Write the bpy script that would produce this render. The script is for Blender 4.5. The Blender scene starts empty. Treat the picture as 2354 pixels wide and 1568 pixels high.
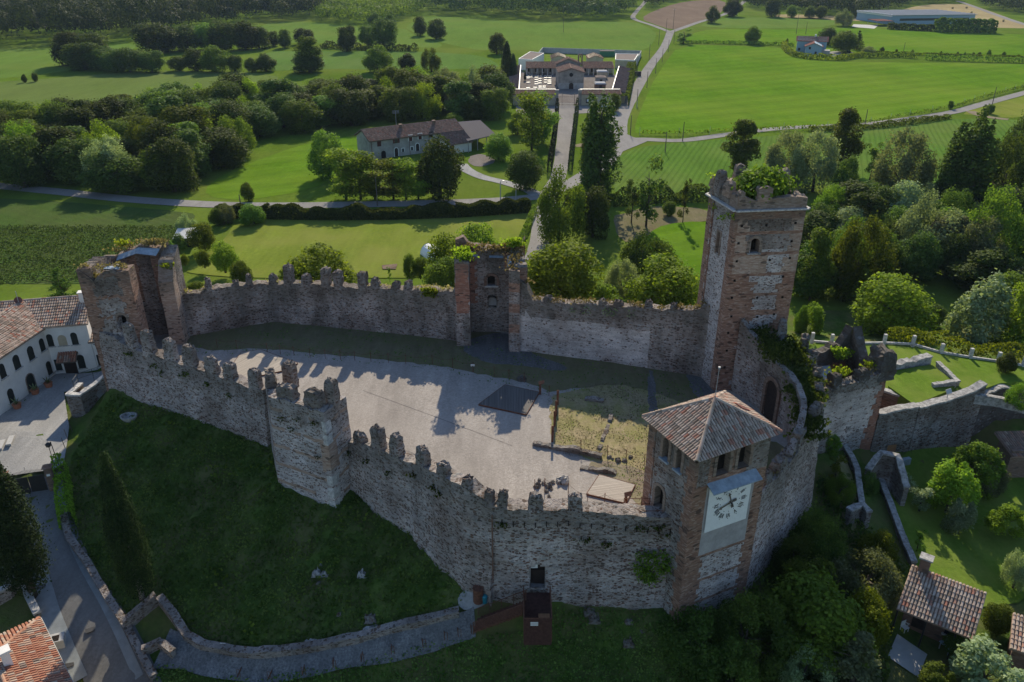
import bpy, math, random
import numpy as np
from math import sin, cos, pi, radians, sqrt, atan2, hypot
from mathutils import Vector, Matrix, noise

S = bpy.context.scene
C = S.collection
# ------------------------------------------------------------------ camera
TILT = radians(26.2)
CAMH = 50.0
cam = bpy.data.cameras.new('camera'); cam.lens = 28.0; cam.sensor_width = 36.0
cam.clip_start = 0.5; cam.clip_end = 6000
camo = bpy.data.objects.new('camera', cam); C.objects.link(camo)
camo.location = (0, 0, CAMH); camo.rotation_euler = (radians(90) - TILT, 0, 0)
S.camera = camo
# ------------------------------------------------------------------ sky and sun
SUN_EL = radians(30.0); SUN_AZ = radians(3.0)      # azimuth from +Y towards +X
w = bpy.data.worlds.new('World'); S.world = w; w.use_nodes = True
wn = w.node_tree.nodes; wl = w.node_tree.links
sky = wn.new('ShaderNodeTexSky'); sky.sky_type = 'NISHITA'; sky.sun_disc = False
sky.sun_elevation = SUN_EL; sky.sun_rotation = SUN_AZ
sky.air_density = 1.3; sky.dust_density = 0.6; sky.ozone_density = 2.5
wn['Background'].inputs['Strength'].default_value = 0.095
tint = wn.new('ShaderNodeMix'); tint.data_type = 'RGBA'; tint.blend_type = 'MULTIPLY'; tint.inputs[0].default_value = 1.0; tint.inputs[7].default_value = (0.93, 1.0, 1.12, 1)
wl.new(sky.outputs[0], tint.inputs[6]); wl.new(tint.outputs[2], wn['Background'].inputs['Color'])
sl = bpy.data.lights.new('sun', 'SUN'); sl.energy = 4.7; sl.angle = radians(0.5); sl.color = (1.0, 0.89, 0.69)
so = bpy.data.objects.new('sun', sl); C.objects.link(so)
sd = Vector((sin(SUN_AZ) * cos(SUN_EL), cos(SUN_AZ) * cos(SUN_EL), sin(SUN_EL)))
so.rotation_euler = sd.to_track_quat('Z', 'Y').to_euler()
S.view_settings.view_transform = 'Standard'; S.view_settings.look = 'None'
S.view_settings.exposure = 0.48; S.view_settings.gamma = 1.0
S.cycles.max_bounces = 5; S.cycles.diffuse_bounces = 3; S.cycles.transparent_max_bounces = 4
S.cycles.glossy_bounces = 2; S.cycles.transmission_bounces = 3

# ------------------------------------------------------------------ surveying helpers
# the photograph was measured as a 2354 x 1568 picture; a sight line through a measured point
# is intersected with a known height (G) or a known distance (U) to get real coordinates
F = 1831.0; CX = 1177.0; CY = 784.0
def ray(px, py):
    u = (px - CX) / F; v = (py - CY) / F
    return (u, cos(TILT) - v * sin(TILT), -(sin(TILT) + v * cos(TILT)))
def G(px, py, Z=0.0):
    r = ray(px, py); t = (Z - CAMH) / r[2]
    return Vector((r[0] * t, r[1] * t, Z))
def U(px, py, Y):
    r = ray(px, py); t = Y / r[1]
    return Vector((r[0] * t, Y, CAMH + r[2] * t))
def depth(p):
    return p.y * cos(TILT) + (CAMH - p.z) * sin(TILT)
def pxm(p): return F / depth(p)

# ------------------------------------------------------------------ mesh helpers
class MB:
    def __init__(s): s.v = []; s.f = []; s.m = []; s.a = []
    def vert(s, p): s.v.append((p[0], p[1], p[2])); return len(s.v) - 1
    def face(s, idx, m=0): s.f.append(tuple(idx)); s.m.append(m)
    def quad(s, a, b, c, d, m=0):
        n = len(s.v); s.v += [tuple(a), tuple(b), tuple(c), tuple(d)]; s.face((n, n+1, n+2, n+3), m)
    def box(s, x0, x1, y0, y1, z0, z1, m=0):
        s.obox(Vector(((x0+x1)/2, (y0+y1)/2, (z0+z1)/2)), Vector((1,0,0)), Vector((0,1,0)), (x1-x0, y1-y0, z1-z0), m)
    def obox(s, c, ux, uy, size, m=0, uz=None, taper=1.0):
        ux = Vector(ux).normalized(); uy = Vector(uy).normalized(); uz = Vector(uz) if uz else ux.cross(uy)
        n = len(s.v); hx, hy, hz = size[0]/2, size[1]/2, size[2]/2
        for k in (-1, 1):
            t = taper if k > 0 else 1.0
            for i, j in ((-1,-1), (1,-1), (1,1), (-1,1)):
                s.v.append(tuple(Vector(c) + ux*hx*i*t + uy*hy*j*t + uz*hz*k))
        for f in ((0,3,2,1), (4,5,6,7), (0,1,5,4), (1,2,6,5), (2,3,7,6), (3,0,4,7)):
            s.face([n+q for q in f], m)
    def prism(s, pts, z0, z1, m=0, mt=None):
        n = len(s.v); k = len(pts)
        for p in pts: s.v.append((p[0], p[1], z0))
        for p in pts: s.v.append((p[0], p[1], z1))
        s.face([n+k+i for i in range(k)], m if mt is None else mt)
        s.face([n+k-1-i for i in range(k)], m)
        for i in range(k): j = (i+1) % k; s.face((n+i, n+j, n+k+j, n+k+i), m)
    def tube(s, pts, rad, n=6, m=0, cap=True):
        rings = []
        for i, p in enumerate(pts):
            p = Vector(p); a = Vector(pts[max(0, i-1)]); b = Vector(pts[min(len(pts)-1, i+1)])
            d = (b - a).normalized() if (b-a).length > 1e-6 else Vector((0,0,1))
            ref = Vector((0,0,1)) if abs(d.z) < 0.9 else Vector((1,0,0))
            e1 = d.cross(ref).normalized(); e2 = d.cross(e1)
            r = rad[i] if isinstance(rad, (list, tuple)) else rad
            rings.append([s.vert(p + (e1*cos(2*pi*k/n) + e2*sin(2*pi*k/n))*r) for k in range(n)])
        for A, B in zip(rings, rings[1:]):
            for k in range(n): s.face((A[k], B[k], B[(k+1) % n], A[(k+1) % n]), m)
        if cap:
            s.face(rings[0], m); s.face(rings[-1][::-1], m)
    def mesh(s, name, mats, origin=None, smooth=False):
        me = bpy.data.meshes.new(name)
        v = s.v
        if origin is not None: ox, oy, oz = origin; v = [(a-ox, b-oy, c-oz) for a, b, c in v]
        me.from_pydata(v, [], s.f)
        for m in (mats if isinstance(mats, (list, tuple)) else [mats]): me.materials.append(m)
        if any(s.m): me.polygons.foreach_set('material_index', s.m)
        if s.a and len(s.a) == len(s.f):
            at = me.attributes.new('val', 'FLOAT', 'FACE'); at.data.foreach_set('value', s.a)
        if smooth: me.polygons.foreach_set('use_smooth', [True]*len(s.f))
        me.update(); return me

def obj(name, mb, mats, parent=None, world=True, smooth=False):
    """world=True: the mesh was drawn in world coordinates; otherwise in the parent's own frame"""
    org = None
    if world and parent is not None:
        par = parent
        while par is not None:
            org = par.location if par.type == 'EMPTY' else org
            par = par.parent
    if world and parent is None and mb.v:
        xs = [p[0] for p in mb.v]; ys = [p[1] for p in mb.v]; zs = [p[2] for p in mb.v]
        org = Vector(((min(xs)+max(xs))/2, (min(ys)+max(ys))/2, min(zs)))
    me = mb.mesh(name, mats, org, smooth)
    o = bpy.data.objects.new(name, me); C.objects.link(o)
    if parent is not None: o.parent = parent
    elif world and org is not None: o.location = org
    return o
def tag(o, label=None, cat=None, group=None, kind=None):
    if label: o['label'] = label
    if cat: o['category'] = cat
    if group: o['group'] = group
    if kind: o['kind'] = kind
    return o
def thing(name, label, cat, loc, rz=0.0, group=None):
    o = bpy.data.objects.new(name, None); C.objects.link(o)
    o.location = loc; o.rotation_euler = (0, 0, rz); o.empty_display_size = 0.5
    return tag(o, label, cat, group)
def dup(root, loc, rz=0.0, label=None, group=None, scale=None):
    r = root.copy(); C.objects.link(r); r.location = loc; r.rotation_euler = (0, 0, rz)
    if scale is not None: r.scale = scale
    if label: r['label'] = label
    if group: r['group'] = group
    for ch in list(root.children):
        c = ch.copy(); C.objects.link(c); c.parent = r
        for g in list(ch.children):
            d = g.copy(); C.objects.link(d); d.parent = c
    return r

# ------------------------------------------------------------------ materials
def mat(name, rough=0.85, spec=0.3):
    m = bpy.data.materials.new(name); m.use_nodes = True
    b = m.node_tree.nodes['Principled BSDF']; b.inputs['Roughness'].default_value = rough
    b.inputs['Specular IOR Level'].default_value = spec
    return m, m.node_tree.nodes, m.node_tree.links, b
class NT:
    """small node shorthand"""
    def __init__(s, m): s.n = m.node_tree.nodes; s.l = m.node_tree.links; s.b = s.n['Principled BSDF']
    def pos(s): return s.n.new('ShaderNodeNewGeometry').outputs['Position']
    def objc(s): return s.n.new('ShaderNodeTexCoord').outputs['Object']
    def mapp(s, vec, scale=(1,1,1), rz=0.0, loc=(0,0,0)):
        k = s.n.new('ShaderNodeMapping'); s.l.new(vec, k.inputs[0]); k.inputs['Scale'].default_value = scale
        k.inputs['Rotation'].default_value = (0,0,rz); k.inputs['Location'].default_value = loc; return k.outputs[0]
    def noise(s, vec, scale, detail=4, rough=0.6, dist=0.0):
        k = s.n.new('ShaderNodeTexNoise'); s.l.new(vec, k.inputs['Vector']); k.inputs['Scale'].default_value = scale
        k.inputs['Detail'].default_value = detail; k.inputs['Roughness'].default_value = rough
        k.inputs['Distortion'].default_value = dist; return k.outputs['Fac']
    def vor(s, vec, scale, feat='F1', rnd=1.0):
        k = s.n.new('ShaderNodeTexVoronoi'); k.feature = feat; s.l.new(vec, k.inputs['Vector']); k.inputs['Scale'].default_value = scale
        k.inputs['Randomness'].default_value = rnd; return k
    def wave(s, vec, scale, dist=0.0, det=2, dscale=1.0, axis='X'):
        k = s.n.new('ShaderNodeTexWave'); k.bands_direction = axis; s.l.new(vec, k.inputs['Vector']); k.inputs['Scale'].default_value = scale
        k.inputs['Distortion'].default_value = dist; k.inputs['Detail'].default_value = det; k.inputs['Detail Scale'].default_value = dscale
        return k.outputs['Fac']
    def ramp(s, fac, stops, const=False):
        k = s.n.new('ShaderNodeValToRGB'); e = k.color_ramp.elements
        while len(e) < len(stops): e.new(0.5)
        for q, (p, c) in zip(e, stops): q.position = p; q.color = (c[0], c[1], c[2], 1) if not isinstance(c, (int, float)) else (c, c, c, 1)
        if const: k.color_ramp.interpolation = 'CONSTANT'
        s.l.new(fac, k.inputs[0]); return k.outputs[0]
    def mix(s, f, a, b, mode='MIX'):
        k = s.n.new('ShaderNodeMix'); k.data_type = 'RGBA'; k.blend_type = mode
        for src, i in ((f, 0), (a, 6), (b, 7)):
            if isinstance(src, (int, float)): k.inputs[i].default_value = src if i == 0 else (src, src, src, 1)
            elif isinstance(src, (tuple, list)): k.inputs[i].default_value = (src[0], src[1], src[2], 1)
            else: s.l.new(src, k.inputs[i])
        return k.outputs[2]
    def math(s, op, a, b=0.0, c=None):
        k = s.n.new('ShaderNodeMath'); k.operation = op
        for src, i in ((a, 0), (b, 1), (c, 2)):
            if src is None: continue
            if isinstance(src, (int, float)): k.inputs[i].default_value = src
            else: s.l.new(src, k.inputs[i])
        return k.outputs[0]
    def attr(s, name='val'):
        k = s.n.new('ShaderNodeAttribute'); k.attribute_name = name; return k.outputs['Fac']
    def orand(s): return s.n.new('ShaderNodeObjectInfo').outputs['Random']
    def bump(s, h, strength=0.5, dist=0.1):
        k = s.n.new('ShaderNodeBump'); k.inputs['Strength'].default_value = strength; k.inputs['Distance'].default_value = dist
        s.l.new(h, k.inputs['Height']); s.l.new(k.outputs[0], s.b.inputs['Normal'])
    def col(s, c): s.l.new(c, s.b.inputs['Base Color'])
    def sep(s, vec):
        k = s.n.new('ShaderNodeSeparateXYZ'); s.l.new(vec, k.inputs[0]); return k.outputs

def flat(name, c, rough=0.8, spec=0.15, var=0.12, scale=3.0, metal=0.0):
    m, n, l, b = mat(name, rough, spec); t = NT(m)
    f = t.noise(t.pos(), scale, 5, 0.65)
    t.col(t.ramp(f, [(0.3, [x*(1-var*1.6) for x in c]), (0.7, [min(1, x*(1+var)) for x in c])]))
    b.inputs['Metallic'].default_value = metal
    return m

def rubble(name, mortar, stones, amount=0.5, sc=2.6, dark=0.35, brickband=0.0, bump=0.6):
    """rough stone-and-mortar masonry: flattened cells of mixed stones, weather stains"""
    m, n, l, b = mat(name, 0.92, 0.15); t = NT(m); P = t.pos()
    q = t.mapp(P, (sc, sc, sc*1.9))
    v = t.vor(q, 1.0); cellr = t.sep(v.outputs['Color'])[0]; cellg = t.sep(v.outputs['Color'])[1]
    e = t.vor(q, 1.0, 'DISTANCE_TO_EDGE').outputs['Distance']
    sc_ = t.ramp(cellg, stones)
    pick = t.ramp(cellr, [(amount-0.06, 1.0), (amount+0.04, 0.0)])
    edge = t.ramp(e, [(0.03, 0.0), (0.13, 1.0)])
    msk = t.math('MULTIPLY', pick, edge)
    fine = t.noise(P, 6.5, 6, 0.8); crs = t.noise(t.mapp(P, (0.5, 0.5, 3.2)), 1.0, 4, 0.7)
    mo = t.mix(t.ramp(fine, [(0.25, 0.0), (0.75, 1.0)]), [x*0.6 for x in mortar], [min(1, x*1.3) for x in mortar])
    c = t.mix(msk, mo, sc_)
    c = t.mix(t.ramp(crs, [(0.35, 0.38), (0.6, 0.0)]), c, (0.12, 0.085, 0.07))
    # second, finer layer of small dark holes and pebbles
    v2 = t.vor(t.mapp(P, (sc*2.1, sc*2.1, sc*3.4)), 1.0); r2 = t.sep(v2.outputs['Color'])[2]
    hole = t.math('MULTIPLY', t.ramp(r2, [(0.80, 0.0), (0.86, 1.0)]), t.ramp(v2.outputs['Distance'], [(0.25, 1.0), (0.5, 0.0)]))
    c = t.mix(t.math('MULTIPLY', hole, 0.75), c, (0.06, 0.05, 0.045))
    # courses
    if brickband > 0:
        z = t.sep(P)[2]
        k = t.math('FRACT', t.math('MULTIPLY', z, brickband)); bb = t.ramp(k, [(0.0, 1.0), (0.12, 1.0), (0.16, 0.0)])
        c = t.mix(t.math('MULTIPLY', bb, 0.6), c, (0.26, 0.11, 0.075))
    # stains: tall streaks and large patches of lichen
    st = t.noise(t.mapp(P, (0.45, 0.45, 0.13)), 1.0, 5, 0.65)
    c = t.mix(t.math('MULTIPLY', t.ramp(st, [(0.42, 0.0), (0.62, 1.0)]), dark), c, (0.085, 0.078, 0.066))
    # dark lichen band under the crest, measured in metres below the crest
    d = t.attr('val')
    dd = t.math('MULTIPLY', d, 0.1)
    band = t.ramp(t.math('ADD', dd, t.math('MULTIPLY', t.math('SUBTRACT', t.noise(P, 0.8, 5), 0.5), 0.35)), [(0.10, 1.0), (0.30, 0.0)])
    c = t.mix(t.math('MULTIPLY', band, 0.45), c, (0.09, 0.083, 0.066))
    c = t.mix(1.0, c, t.ramp(t.noise(P, 0.28, 4, 0.6), [(0.36, (0.76, 0.71, 0.68)), (0.5, (1.0, 0.99, 0.98)), (0.66, (1.24, 1.22, 1.21))]), 'MULTIPLY')
    t.col(c)
    h = t.math('ADD', t.math('MULTIPLY', edge, 0.6), fine)
    t.bump(h, bump, 0.12)
    return m
def bricky(name, c1, c2, c3, dark=0.3, bump=0.5):
    """thin brick courses, weathered"""
    m, n, l, b = mat(name, 0.9, 0.2); t = NT(m); P = t.pos()
    rows = t.noise(t.mapp(P, (1.3, 1.3, 9.0)), 1.0, 3, 0.6)
    cell = t.vor(t.mapp(P, (3.4, 3.4, 11.0)), 1.0); r = t.sep(cell.outputs['Color'])[0]
    c = t.mix(t.ramp(rows, [(0.35, 0.0), (0.65, 1.0)]), c1, c2)
    c = t.mix(t.math('MULTIPLY', t.ramp(r, [(0.6, 0.0), (0.95, 1.0)]), 0.6), c, c3)
    big = t.noise(P, 0.35, 5, 0.7); c = t.mix(t.math('MULTIPLY', t.ramp(big, [(0.45, 0.0), (0.65, 1.0)]), dark), c, (0.10, 0.075, 0.06))
    vv = t.vor(t.mapp(P, (2.2, 2.2, 5.0)), 1.0); hole = t.ramp(t.sep(vv.outputs['Color'])[1], [(0.9, 0.0), (0.93, 1.0)])
    c = t.mix(t.math('MULTIPLY', hole, 0.7), c, (0.05, 0.035, 0.03))
    d = t.attr('val'); dd = t.math('MULTIPLY', d, 0.1)
    band = t.ramp(t.math('ADD', dd, t.math('MULTIPLY', t.math('SUBTRACT', t.noise(P, 0.8, 5), 0.5), 0.35)), [(0.07, 1.0), (0.2, 0.0)])
    c = t.mix(t.math('MULTIPLY', band, 0.5), c, (0.10, 0.09, 0.075))
    t.col(c); t.bump(t.math('ADD', rows, t.noise(P, 6, 5, 0.7)), bump, 0.08)
    return m

STN = [(0.0, (0.20, 0.105, 0.075)), (0.25, (0.14, 0.085, 0.07)), (0.45, (0.10, 0.085, 0.08)), (0.62, (0.30, 0.21, 0.17)), (0.8, (0.36, 0.345, 0.34)), (1.0, (0.52, 0.51, 0.50))]
M = {}
M['rubble'] = rubble('rubble_masonry', (0.57, 0.50, 0.475), STN, 0.56, 3.5, 0.3)
M['rubble_in'] = rubble('inner_rubble_masonry', (0.49, 0.41, 0.37), STN, 0.55, 3.4, 0.6)
M['rubble_grey'] = rubble('grey_rubble_masonry', (0.42, 0.39, 0.37), STN, 0.6, 3.3, 0.4)
M['rubble_dark'] = rubble('dark_rubble_masonry', (0.15, 0.14, 0.135), [(0, (0.13,0.08,0.06)), (0.5, (0.08,0.075,0.07)), (0.8, (0.2,0.19,0.185)), (1, (0.33,0.33,0.33))], 0.6, 2.4, 0.5)
M['panel'] = rubble('pebble_panel_masonry', (0.64, 0.585, 0.57), STN, 0.42, 4.2, 0.12)
M['panel_old'] = rubble('weathered_panel_masonry', (0.43, 0.37, 0.34), STN, 0.5, 3.6, 0.4)
M['plaster'] = rubble('old_plaster', (0.60, 0.53, 0.50), STN, 0.16, 3.4, 0.2, bump=0.25)
M['brick'] = bricky('weathered_brick', (0.34, 0.195, 0.135), (0.2, 0.105, 0.075), (0.46, 0.34, 0.27))
M['brick_pale'] = bricky('pale_brick', (0.46, 0.33, 0.26), (0.30, 0.195, 0.14), (0.54, 0.45, 0.38), 0.22)
M['brick_red'] = bricky('red_brick', (0.36, 0.165, 0.11), (0.25, 0.11, 0.075), (0.42, 0.28, 0.22), 0.25)
M['white_stone'] = flat('pale_limestone', (0.52, 0.50, 0.48), 0.85, 0.3, 0.3, 4)
M['coping'] = flat('grey_coping_stone', (0.36, 0.345, 0.33), 0.9, 0.2, 0.4, 3)
M['cement'] = flat('smooth_cement_render', (0.37, 0.345, 0.335), 0.9, 0.2, 0.16, 1.2)
M['void'] = flat('dark_interior', (0.02, 0.016, 0.014), 0.95, 0.1, 0.2)
M['lead'] = flat('lead_sheet', (0.30, 0.36, 0.42), 0.5, 0.5, 0.25, 1.5)
M['white'] = flat('white_paint', (0.80, 0.79, 0.77), 0.7, 0.4, 0.04)
M['housewhite'] = flat('white_render', (0.76, 0.73, 0.69), 0.85, 0.3, 0.07, 0.8)
M['cream'] = flat('cream_render', (0.50, 0.42, 0.30), 0.9, 0.2, 0.12, 0.6)
M['greyrender'] = flat('aged_grey_render', (0.30, 0.265, 0.23), 0.9, 0.2, 0.28, 0.5)
M['farmwall'] = flat('stained_farmhouse_render', (0.40, 0.375, 0.345), 0.9, 0.2, 0.25, 0.4)
M['black'] = flat('black_painted_iron', (0.022, 0.02, 0.02), 0.5, 0.5, 0.2)
M['rust'] = flat('rusted_steel', (0.15, 0.065, 0.04), 0.85, 0.3, 0.35, 5)
M['steel'] = flat('galvanised_steel', (0.35, 0.36, 0.37), 0.45, 0.5, 0.1, 2)
M['woodpole'] = flat('weathered_wood_pole', (0.14, 0.115, 0.095), 0.9, 0.2, 0.25, 2)
M['door'] = flat('dark_brown_boards', (0.035, 0.022, 0.018), 0.75, 0.3, 0.3, 3)
M['shutter'] = flat('dark_green_shutter', (0.02, 0.025, 0.022), 0.7, 0.3, 0.2)
M['redshutter'] = flat('dark_red_shutter', (0.10, 0.03, 0.025), 0.7, 0.3, 0.2)
M['terracotta'] = flat('terracotta_pot_clay', (0.42, 0.16, 0.09), 0.85, 0.2, 0.1)
M['glass'] = flat('dark_window_glass', (0.03, 0.035, 0.04), 0.15, 0.6, 0.1)
M['bark'] = flat('tree_bark', (0.10, 0.08, 0.06), 0.95, 0.1, 0.3, 4)
M['barkpale'] = flat('pale_cypress_trunk', (0.24, 0.21, 0.19), 0.95, 0.1, 0.2, 4)
M['concrete'] = flat('pale_concrete', (0.42, 0.41, 0.40), 0.9, 0.2, 0.12, 0.7)
M['plastic_green'] = flat('green_sheet_cladding', (0.05, 0.19, 0.10), 0.6, 0.3, 0.1)
M['blue'] = flat('pale_blue_cladding', (0.28, 0.40, 0.48), 0.7, 0.3, 0.08)
M['carwhite'] = flat('silver_white_car_paint', (0.55, 0.58, 0.6), 0.25, 0.6, 0.02)
M['rubber'] = flat('black_rubber', (0.02, 0.02, 0.02), 0.8, 0.2)
M['marble'] = flat('white_marble', (0.46, 0.45, 0.44), 0.4, 0.5, 0.1, 3)
M['ply'] = flat('plywood_sheet', (0.36, 0.18, 0.09), 0.8, 0.2, 0.1)
M['steeldark'] = flat('dark_rusted_steel', (0.085, 0.042, 0.034), 0.9, 0.1, 0.3, 4)
M['straw'] = flat('straw_bale', (0.45, 0.34, 0.17), 0.95, 0.1, 0.2, 3)

def planks(name, c, period, rz, soft=0.5):
    m, n, l, b = mat(name, 0.85, 0.25); t = NT(m)
    q = t.mapp(t.pos(), (1, 1, 1), rz); x = t.sep(q)[0]; k = t.math('FRACT', t.math('MULTIPLY', x, 1/period))
    gap = t.ramp(k, [(0.0, 0.0), (0.1, 1.0), (0.9, 1.0), (1.0, 0.0)])
    idn = t.noise(t.mapp(q, (1/period, 0.15, 1)), 1.0, 3)
    base = t.ramp(idn, [(0.3, [v*0.7 for v in c]), (0.7, [v*1.2 for v in c])])
    t.col(t.mix(gap, [v*0.25 for v in c], base)); t.bump(gap, 0.6, 0.03)
    return m

# tiles: colour drawn per tile from a face attribute
def tilemat(name, stops, rough=0.85, lich=0.25):
    m, n, l, b = mat(name, 1.0, 0.0); t = NT(m)
    c = t.ramp(t.attr('val'), stops); f = t.noise(t.pos(), 7.0, 4, 0.7)
    c = t.mix(t.math('MULTIPLY', t.ramp(f, [(0.45, 0.0), (0.7, 1.0)]), lich), c, (0.11, 0.095, 0.075))
    g = t.noise(t.pos(), 0.5, 4, 0.6)
    c = t.mix(t.math('MULTIPLY', t.ramp(g, [(0.45, 0.0), (0.65, 1.0)]), lich*0.8), c, (0.13, 0.11, 0.09))
    t.col(c); return m
M['tile'] = tilemat('old_clay_tiles', [(0.0, (0.34, 0.26, 0.20)), (0.2, (0.55, 0.44, 0.36)), (0.42, (0.25, 0.19, 0.15)), (0.6, (0.58, 0.47, 0.39)), (0.86, (0.44, 0.30, 0.23)), (1.0, (0.44, 0.19, 0.13))], lich=0.25)
M['tile_orange'] = tilemat('orange_clay_tiles', [(0.0, (0.42, 0.20, 0.13)), (0.35, (0.34, 0.15, 0.10)), (0.7, (0.44, 0.25, 0.17)), (0.9, (0.46, 0.38, 0.31)), (1.0, (0.18, 0.13, 0.11))], lich=0.15)
M['tile_brown'] = tilemat('brown_clay_tiles', [(0.0, (0.21, 0.145, 0.12)), (0.4, (0.30, 0.20, 0.16)), (0.7, (0.16, 0.12, 0.10)), (0.9, (0.33, 0.26, 0.21)), (1.0, (0.30, 0.14, 0.10))])
M['tile_smooth'] = tilemat('dark_red_roof', [(0.0, (0.17, 0.085, 0.075)), (1.0, (0.21, 0.11, 0.095))], lich=0.1)
M['slate'] = tilemat('dark_grey_roof_sheet', [(0.0, (0.12, 0.11, 0.115)), (1.0, (0.15, 0.14, 0.145))], lich=0.15)
M['roofgrey'] = tilemat('grey_metal_roof', [(0.0, (0.40, 0.40, 0.41)), (1.0, (0.48, 0.48, 0.49))], 0.6, lich=0.05)
M['roofmud'] = tilemat('felted_flat_roof', [(0.0, (0.24, 0.20, 0.18)), (1.0, (0.28, 0.235, 0.21))], lich=0.2)

# leaves: each leaf face carries a random number; crowns vary a little from tree to tree
def leafmat(name, dark, mid, light, transl=0.4, hue=0.12, rough=0.7, spec=0.06):
    m = bpy.data.materials.new(name); m.use_nodes = True; t = NT(m); n = t.n; l = t.l
    b = t.b; b.inputs['Roughness'].default_value = rough; b.inputs['Specular IOR Level'].default_value = spec
    a = t.attr('val'); o = t.orand()
    k = t.math('ADD', t.math('MULTIPLY', a, 0.75), t.math('MULTIPLY', o, 0.25))
    c = t.ramp(k, [(0.1, dark), (0.55, mid), (0.95, light)])
    hs = n.new('ShaderNodeHueSaturation'); l.new(c, hs.inputs['Color'])
    l.new(t.math('ADD', t.math('MULTIPLY', o, hue*0.5), 0.5-hue*0.25), hs.inputs['Hue'])
    l.new(t.math('ADD', t.math('MULTIPLY', o, 0.75), 0.62), hs.inputs['Value'])
    cc = hs.outputs[0]; l.new(cc, b.inputs['Base Color'])
    tr = n.new('ShaderNodeBsdfTranslucent'); g = n.new('ShaderNodeMix'); g.data_type = 'RGBA'; g.blend_type = 'MULTIPLY'
    g.inputs[0].default_value = 1.0; l.new(cc, g.inputs[6]); g.inputs[7].default_value = (1.25, 1.2, 0.55, 1); l.new(g.outputs[2], tr.inputs['Color'])
    mx = n.new('ShaderNodeMixShader'); mx.inputs[0].default_value = transl
    l.new(b.outputs[0], mx.inputs[1]); l.new(tr.outputs[0], mx.inputs[2]); l.new(mx.outputs[0], n['Material Output'].inputs['Surface'])
    return m
M['leaf_dark'] = leafmat('dark_green_leaves', (0.034, 0.062, 0.014), (0.078, 0.118, 0.024), (0.145, 0.19, 0.036), 0.35)
M['leaf_mid'] = leafmat('mid_green_leaves', (0.052, 0.092, 0.012), (0.12, 0.182, 0.024), (0.2, 0.265, 0.036), 0.42)
M['leaf_bright'] = leafmat('bright_green_leaves', (0.08, 0.13, 0.012), (0.175, 0.25, 0.024), (0.28, 0.36, 0.04), 0.48)
M['leaf_silver'] = leafmat('silver_green_leaves', (0.11, 0.15, 0.07), (0.22, 0.275, 0.14), (0.34, 0.39, 0.24), 0.38)
M['leaf_cypress'] = leafmat('cypress_needles', (0.01, 0.02, 0.007), (0.022, 0.038, 0.011), (0.06, 0.085, 0.02), 0.12)
M['leaf_yellow'] = leafmat('yellow_green_leaves', (0.09, 0.13, 0.012), (0.19, 0.25, 0.025), (0.3, 0.34, 0.05), 0.5)
M['leaf_far'] = leafmat('far_wood_leaves', (0.02, 0.045, 0.018), (0.065, 0.105, 0.035), (0.17, 0.215, 0.06), 0.25)
M['grassblade'] = leafmat('grass_blades', (0.045, 0.08, 0.016), (0.09, 0.145, 0.028), (0.17, 0.215, 0.055), 0.35)
M['drygrass'] = leafmat('dry_grass_tufts', (0.14, 0.13, 0.06), (0.24, 0.21, 0.11), (0.36, 0.32, 0.2), 0.35)
M['cropblade'] = leafmat('maize_leaves', (0.045, 0.095, 0.025), (0.08, 0.15, 0.04), (0.16, 0.25, 0.09), 0.35)

def ground(name, c1, c2, c3, s1=0.05, s2=1.6, row=None, rz=0.0, rowdark=0.5, rowc=None, bump=0.6, bd=0.25, patch=0.5):
    m, n, l, b = mat(name, 1.0, 0.0); t = NT(m); P = t.pos()
    f1 = t.noise(P, s1, 5, 0.6); f2 = t.noise(P, s2, 6, 0.75)
    c = t.mix(t.ramp(f2, [(0.3, 0.0), (0.7, 1.0)]), c1, c2)
    sk = t.noise(t.mapp(P, (0.5*s1*6, 0.12*s1*6, 1), rz or 0.5), 1.0, 5, 0.7)
    c = t.mix(t.ramp(sk, [(0.3, 0.5), (0.62, 0.0)]), c, [x*0.55 for x in c1])
    sk2 = t.noise(t.mapp(P, (0.9, 0.12, 1), (rz or 0.9)+.7), 1.0, 4, 0.7)
    c = t.mix(t.ramp(sk2, [(0.3, 0.28), (0.6, 0.0)]), c, [x*0.6 for x in c1])
    c = t.mix(t.math('MULTIPLY', t.ramp(f1, [(0.42, 0.0), (0.62, 1.0)]), patch), c, c3)
    h = f2
    if row:
        q = t.mapp(P, (1, 1, 1), rz); wv = t.wave(q, 0.314/row, 1.2, 3, 0.6)
        r = t.ramp(wv, [(0.2, 0.0), (0.7, 1.0)])
        c = t.mix(t.math('MULTIPLY', t.math('SUBTRACT', 1.0, r), rowdark), c, rowc or [x*0.4 for x in c1])
        h = t.math('ADD', f2, t.math('MULTIPLY', r, 0.8))
    t.col(c); t.bump(h, bump, bd); return m
M['meadow'] = ground('meadow_grass', (0.08, 0.135, 0.016), (0.135, 0.21, 0.025), (0.155, 0.18, 0.04), 0.02, 0.7)
M['hillgrass'] = ground('rough_slope_grass', (0.05, 0.095, 0.018), (0.13, 0.19, 0.04), (0.15, 0.135, 0.06), 0.22, 1.8, patch=0.7, bd=0.35)
M['field_bright'] = ground('young_cereal_crop', (0.088, 0.178, 0.013), (0.132, 0.245, 0.02), (0.165, 0.23, 0.03), 0.015, 0.35, row=11.0, rz=1.1, rowdark=0.03, bd=0.3, patch=0.6)
M['field_rows'] = ground('row_crop', (0.105, 0.19, 0.04), (0.15, 0.25, 0.055), (0.15, 0.2, 0.06), 0.02, 0.8, row=2.6, rz=1.45, rowdark=0.35)
M['field_rows2'] = ground('leafy_row_crop', (0.085, 0.165, 0.028), (0.125, 0.225, 0.036), (0.15, 0.19, 0.05), 0.03, 1.0, row=1.5, rz=0.35, rowdark=0.07)
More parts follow.
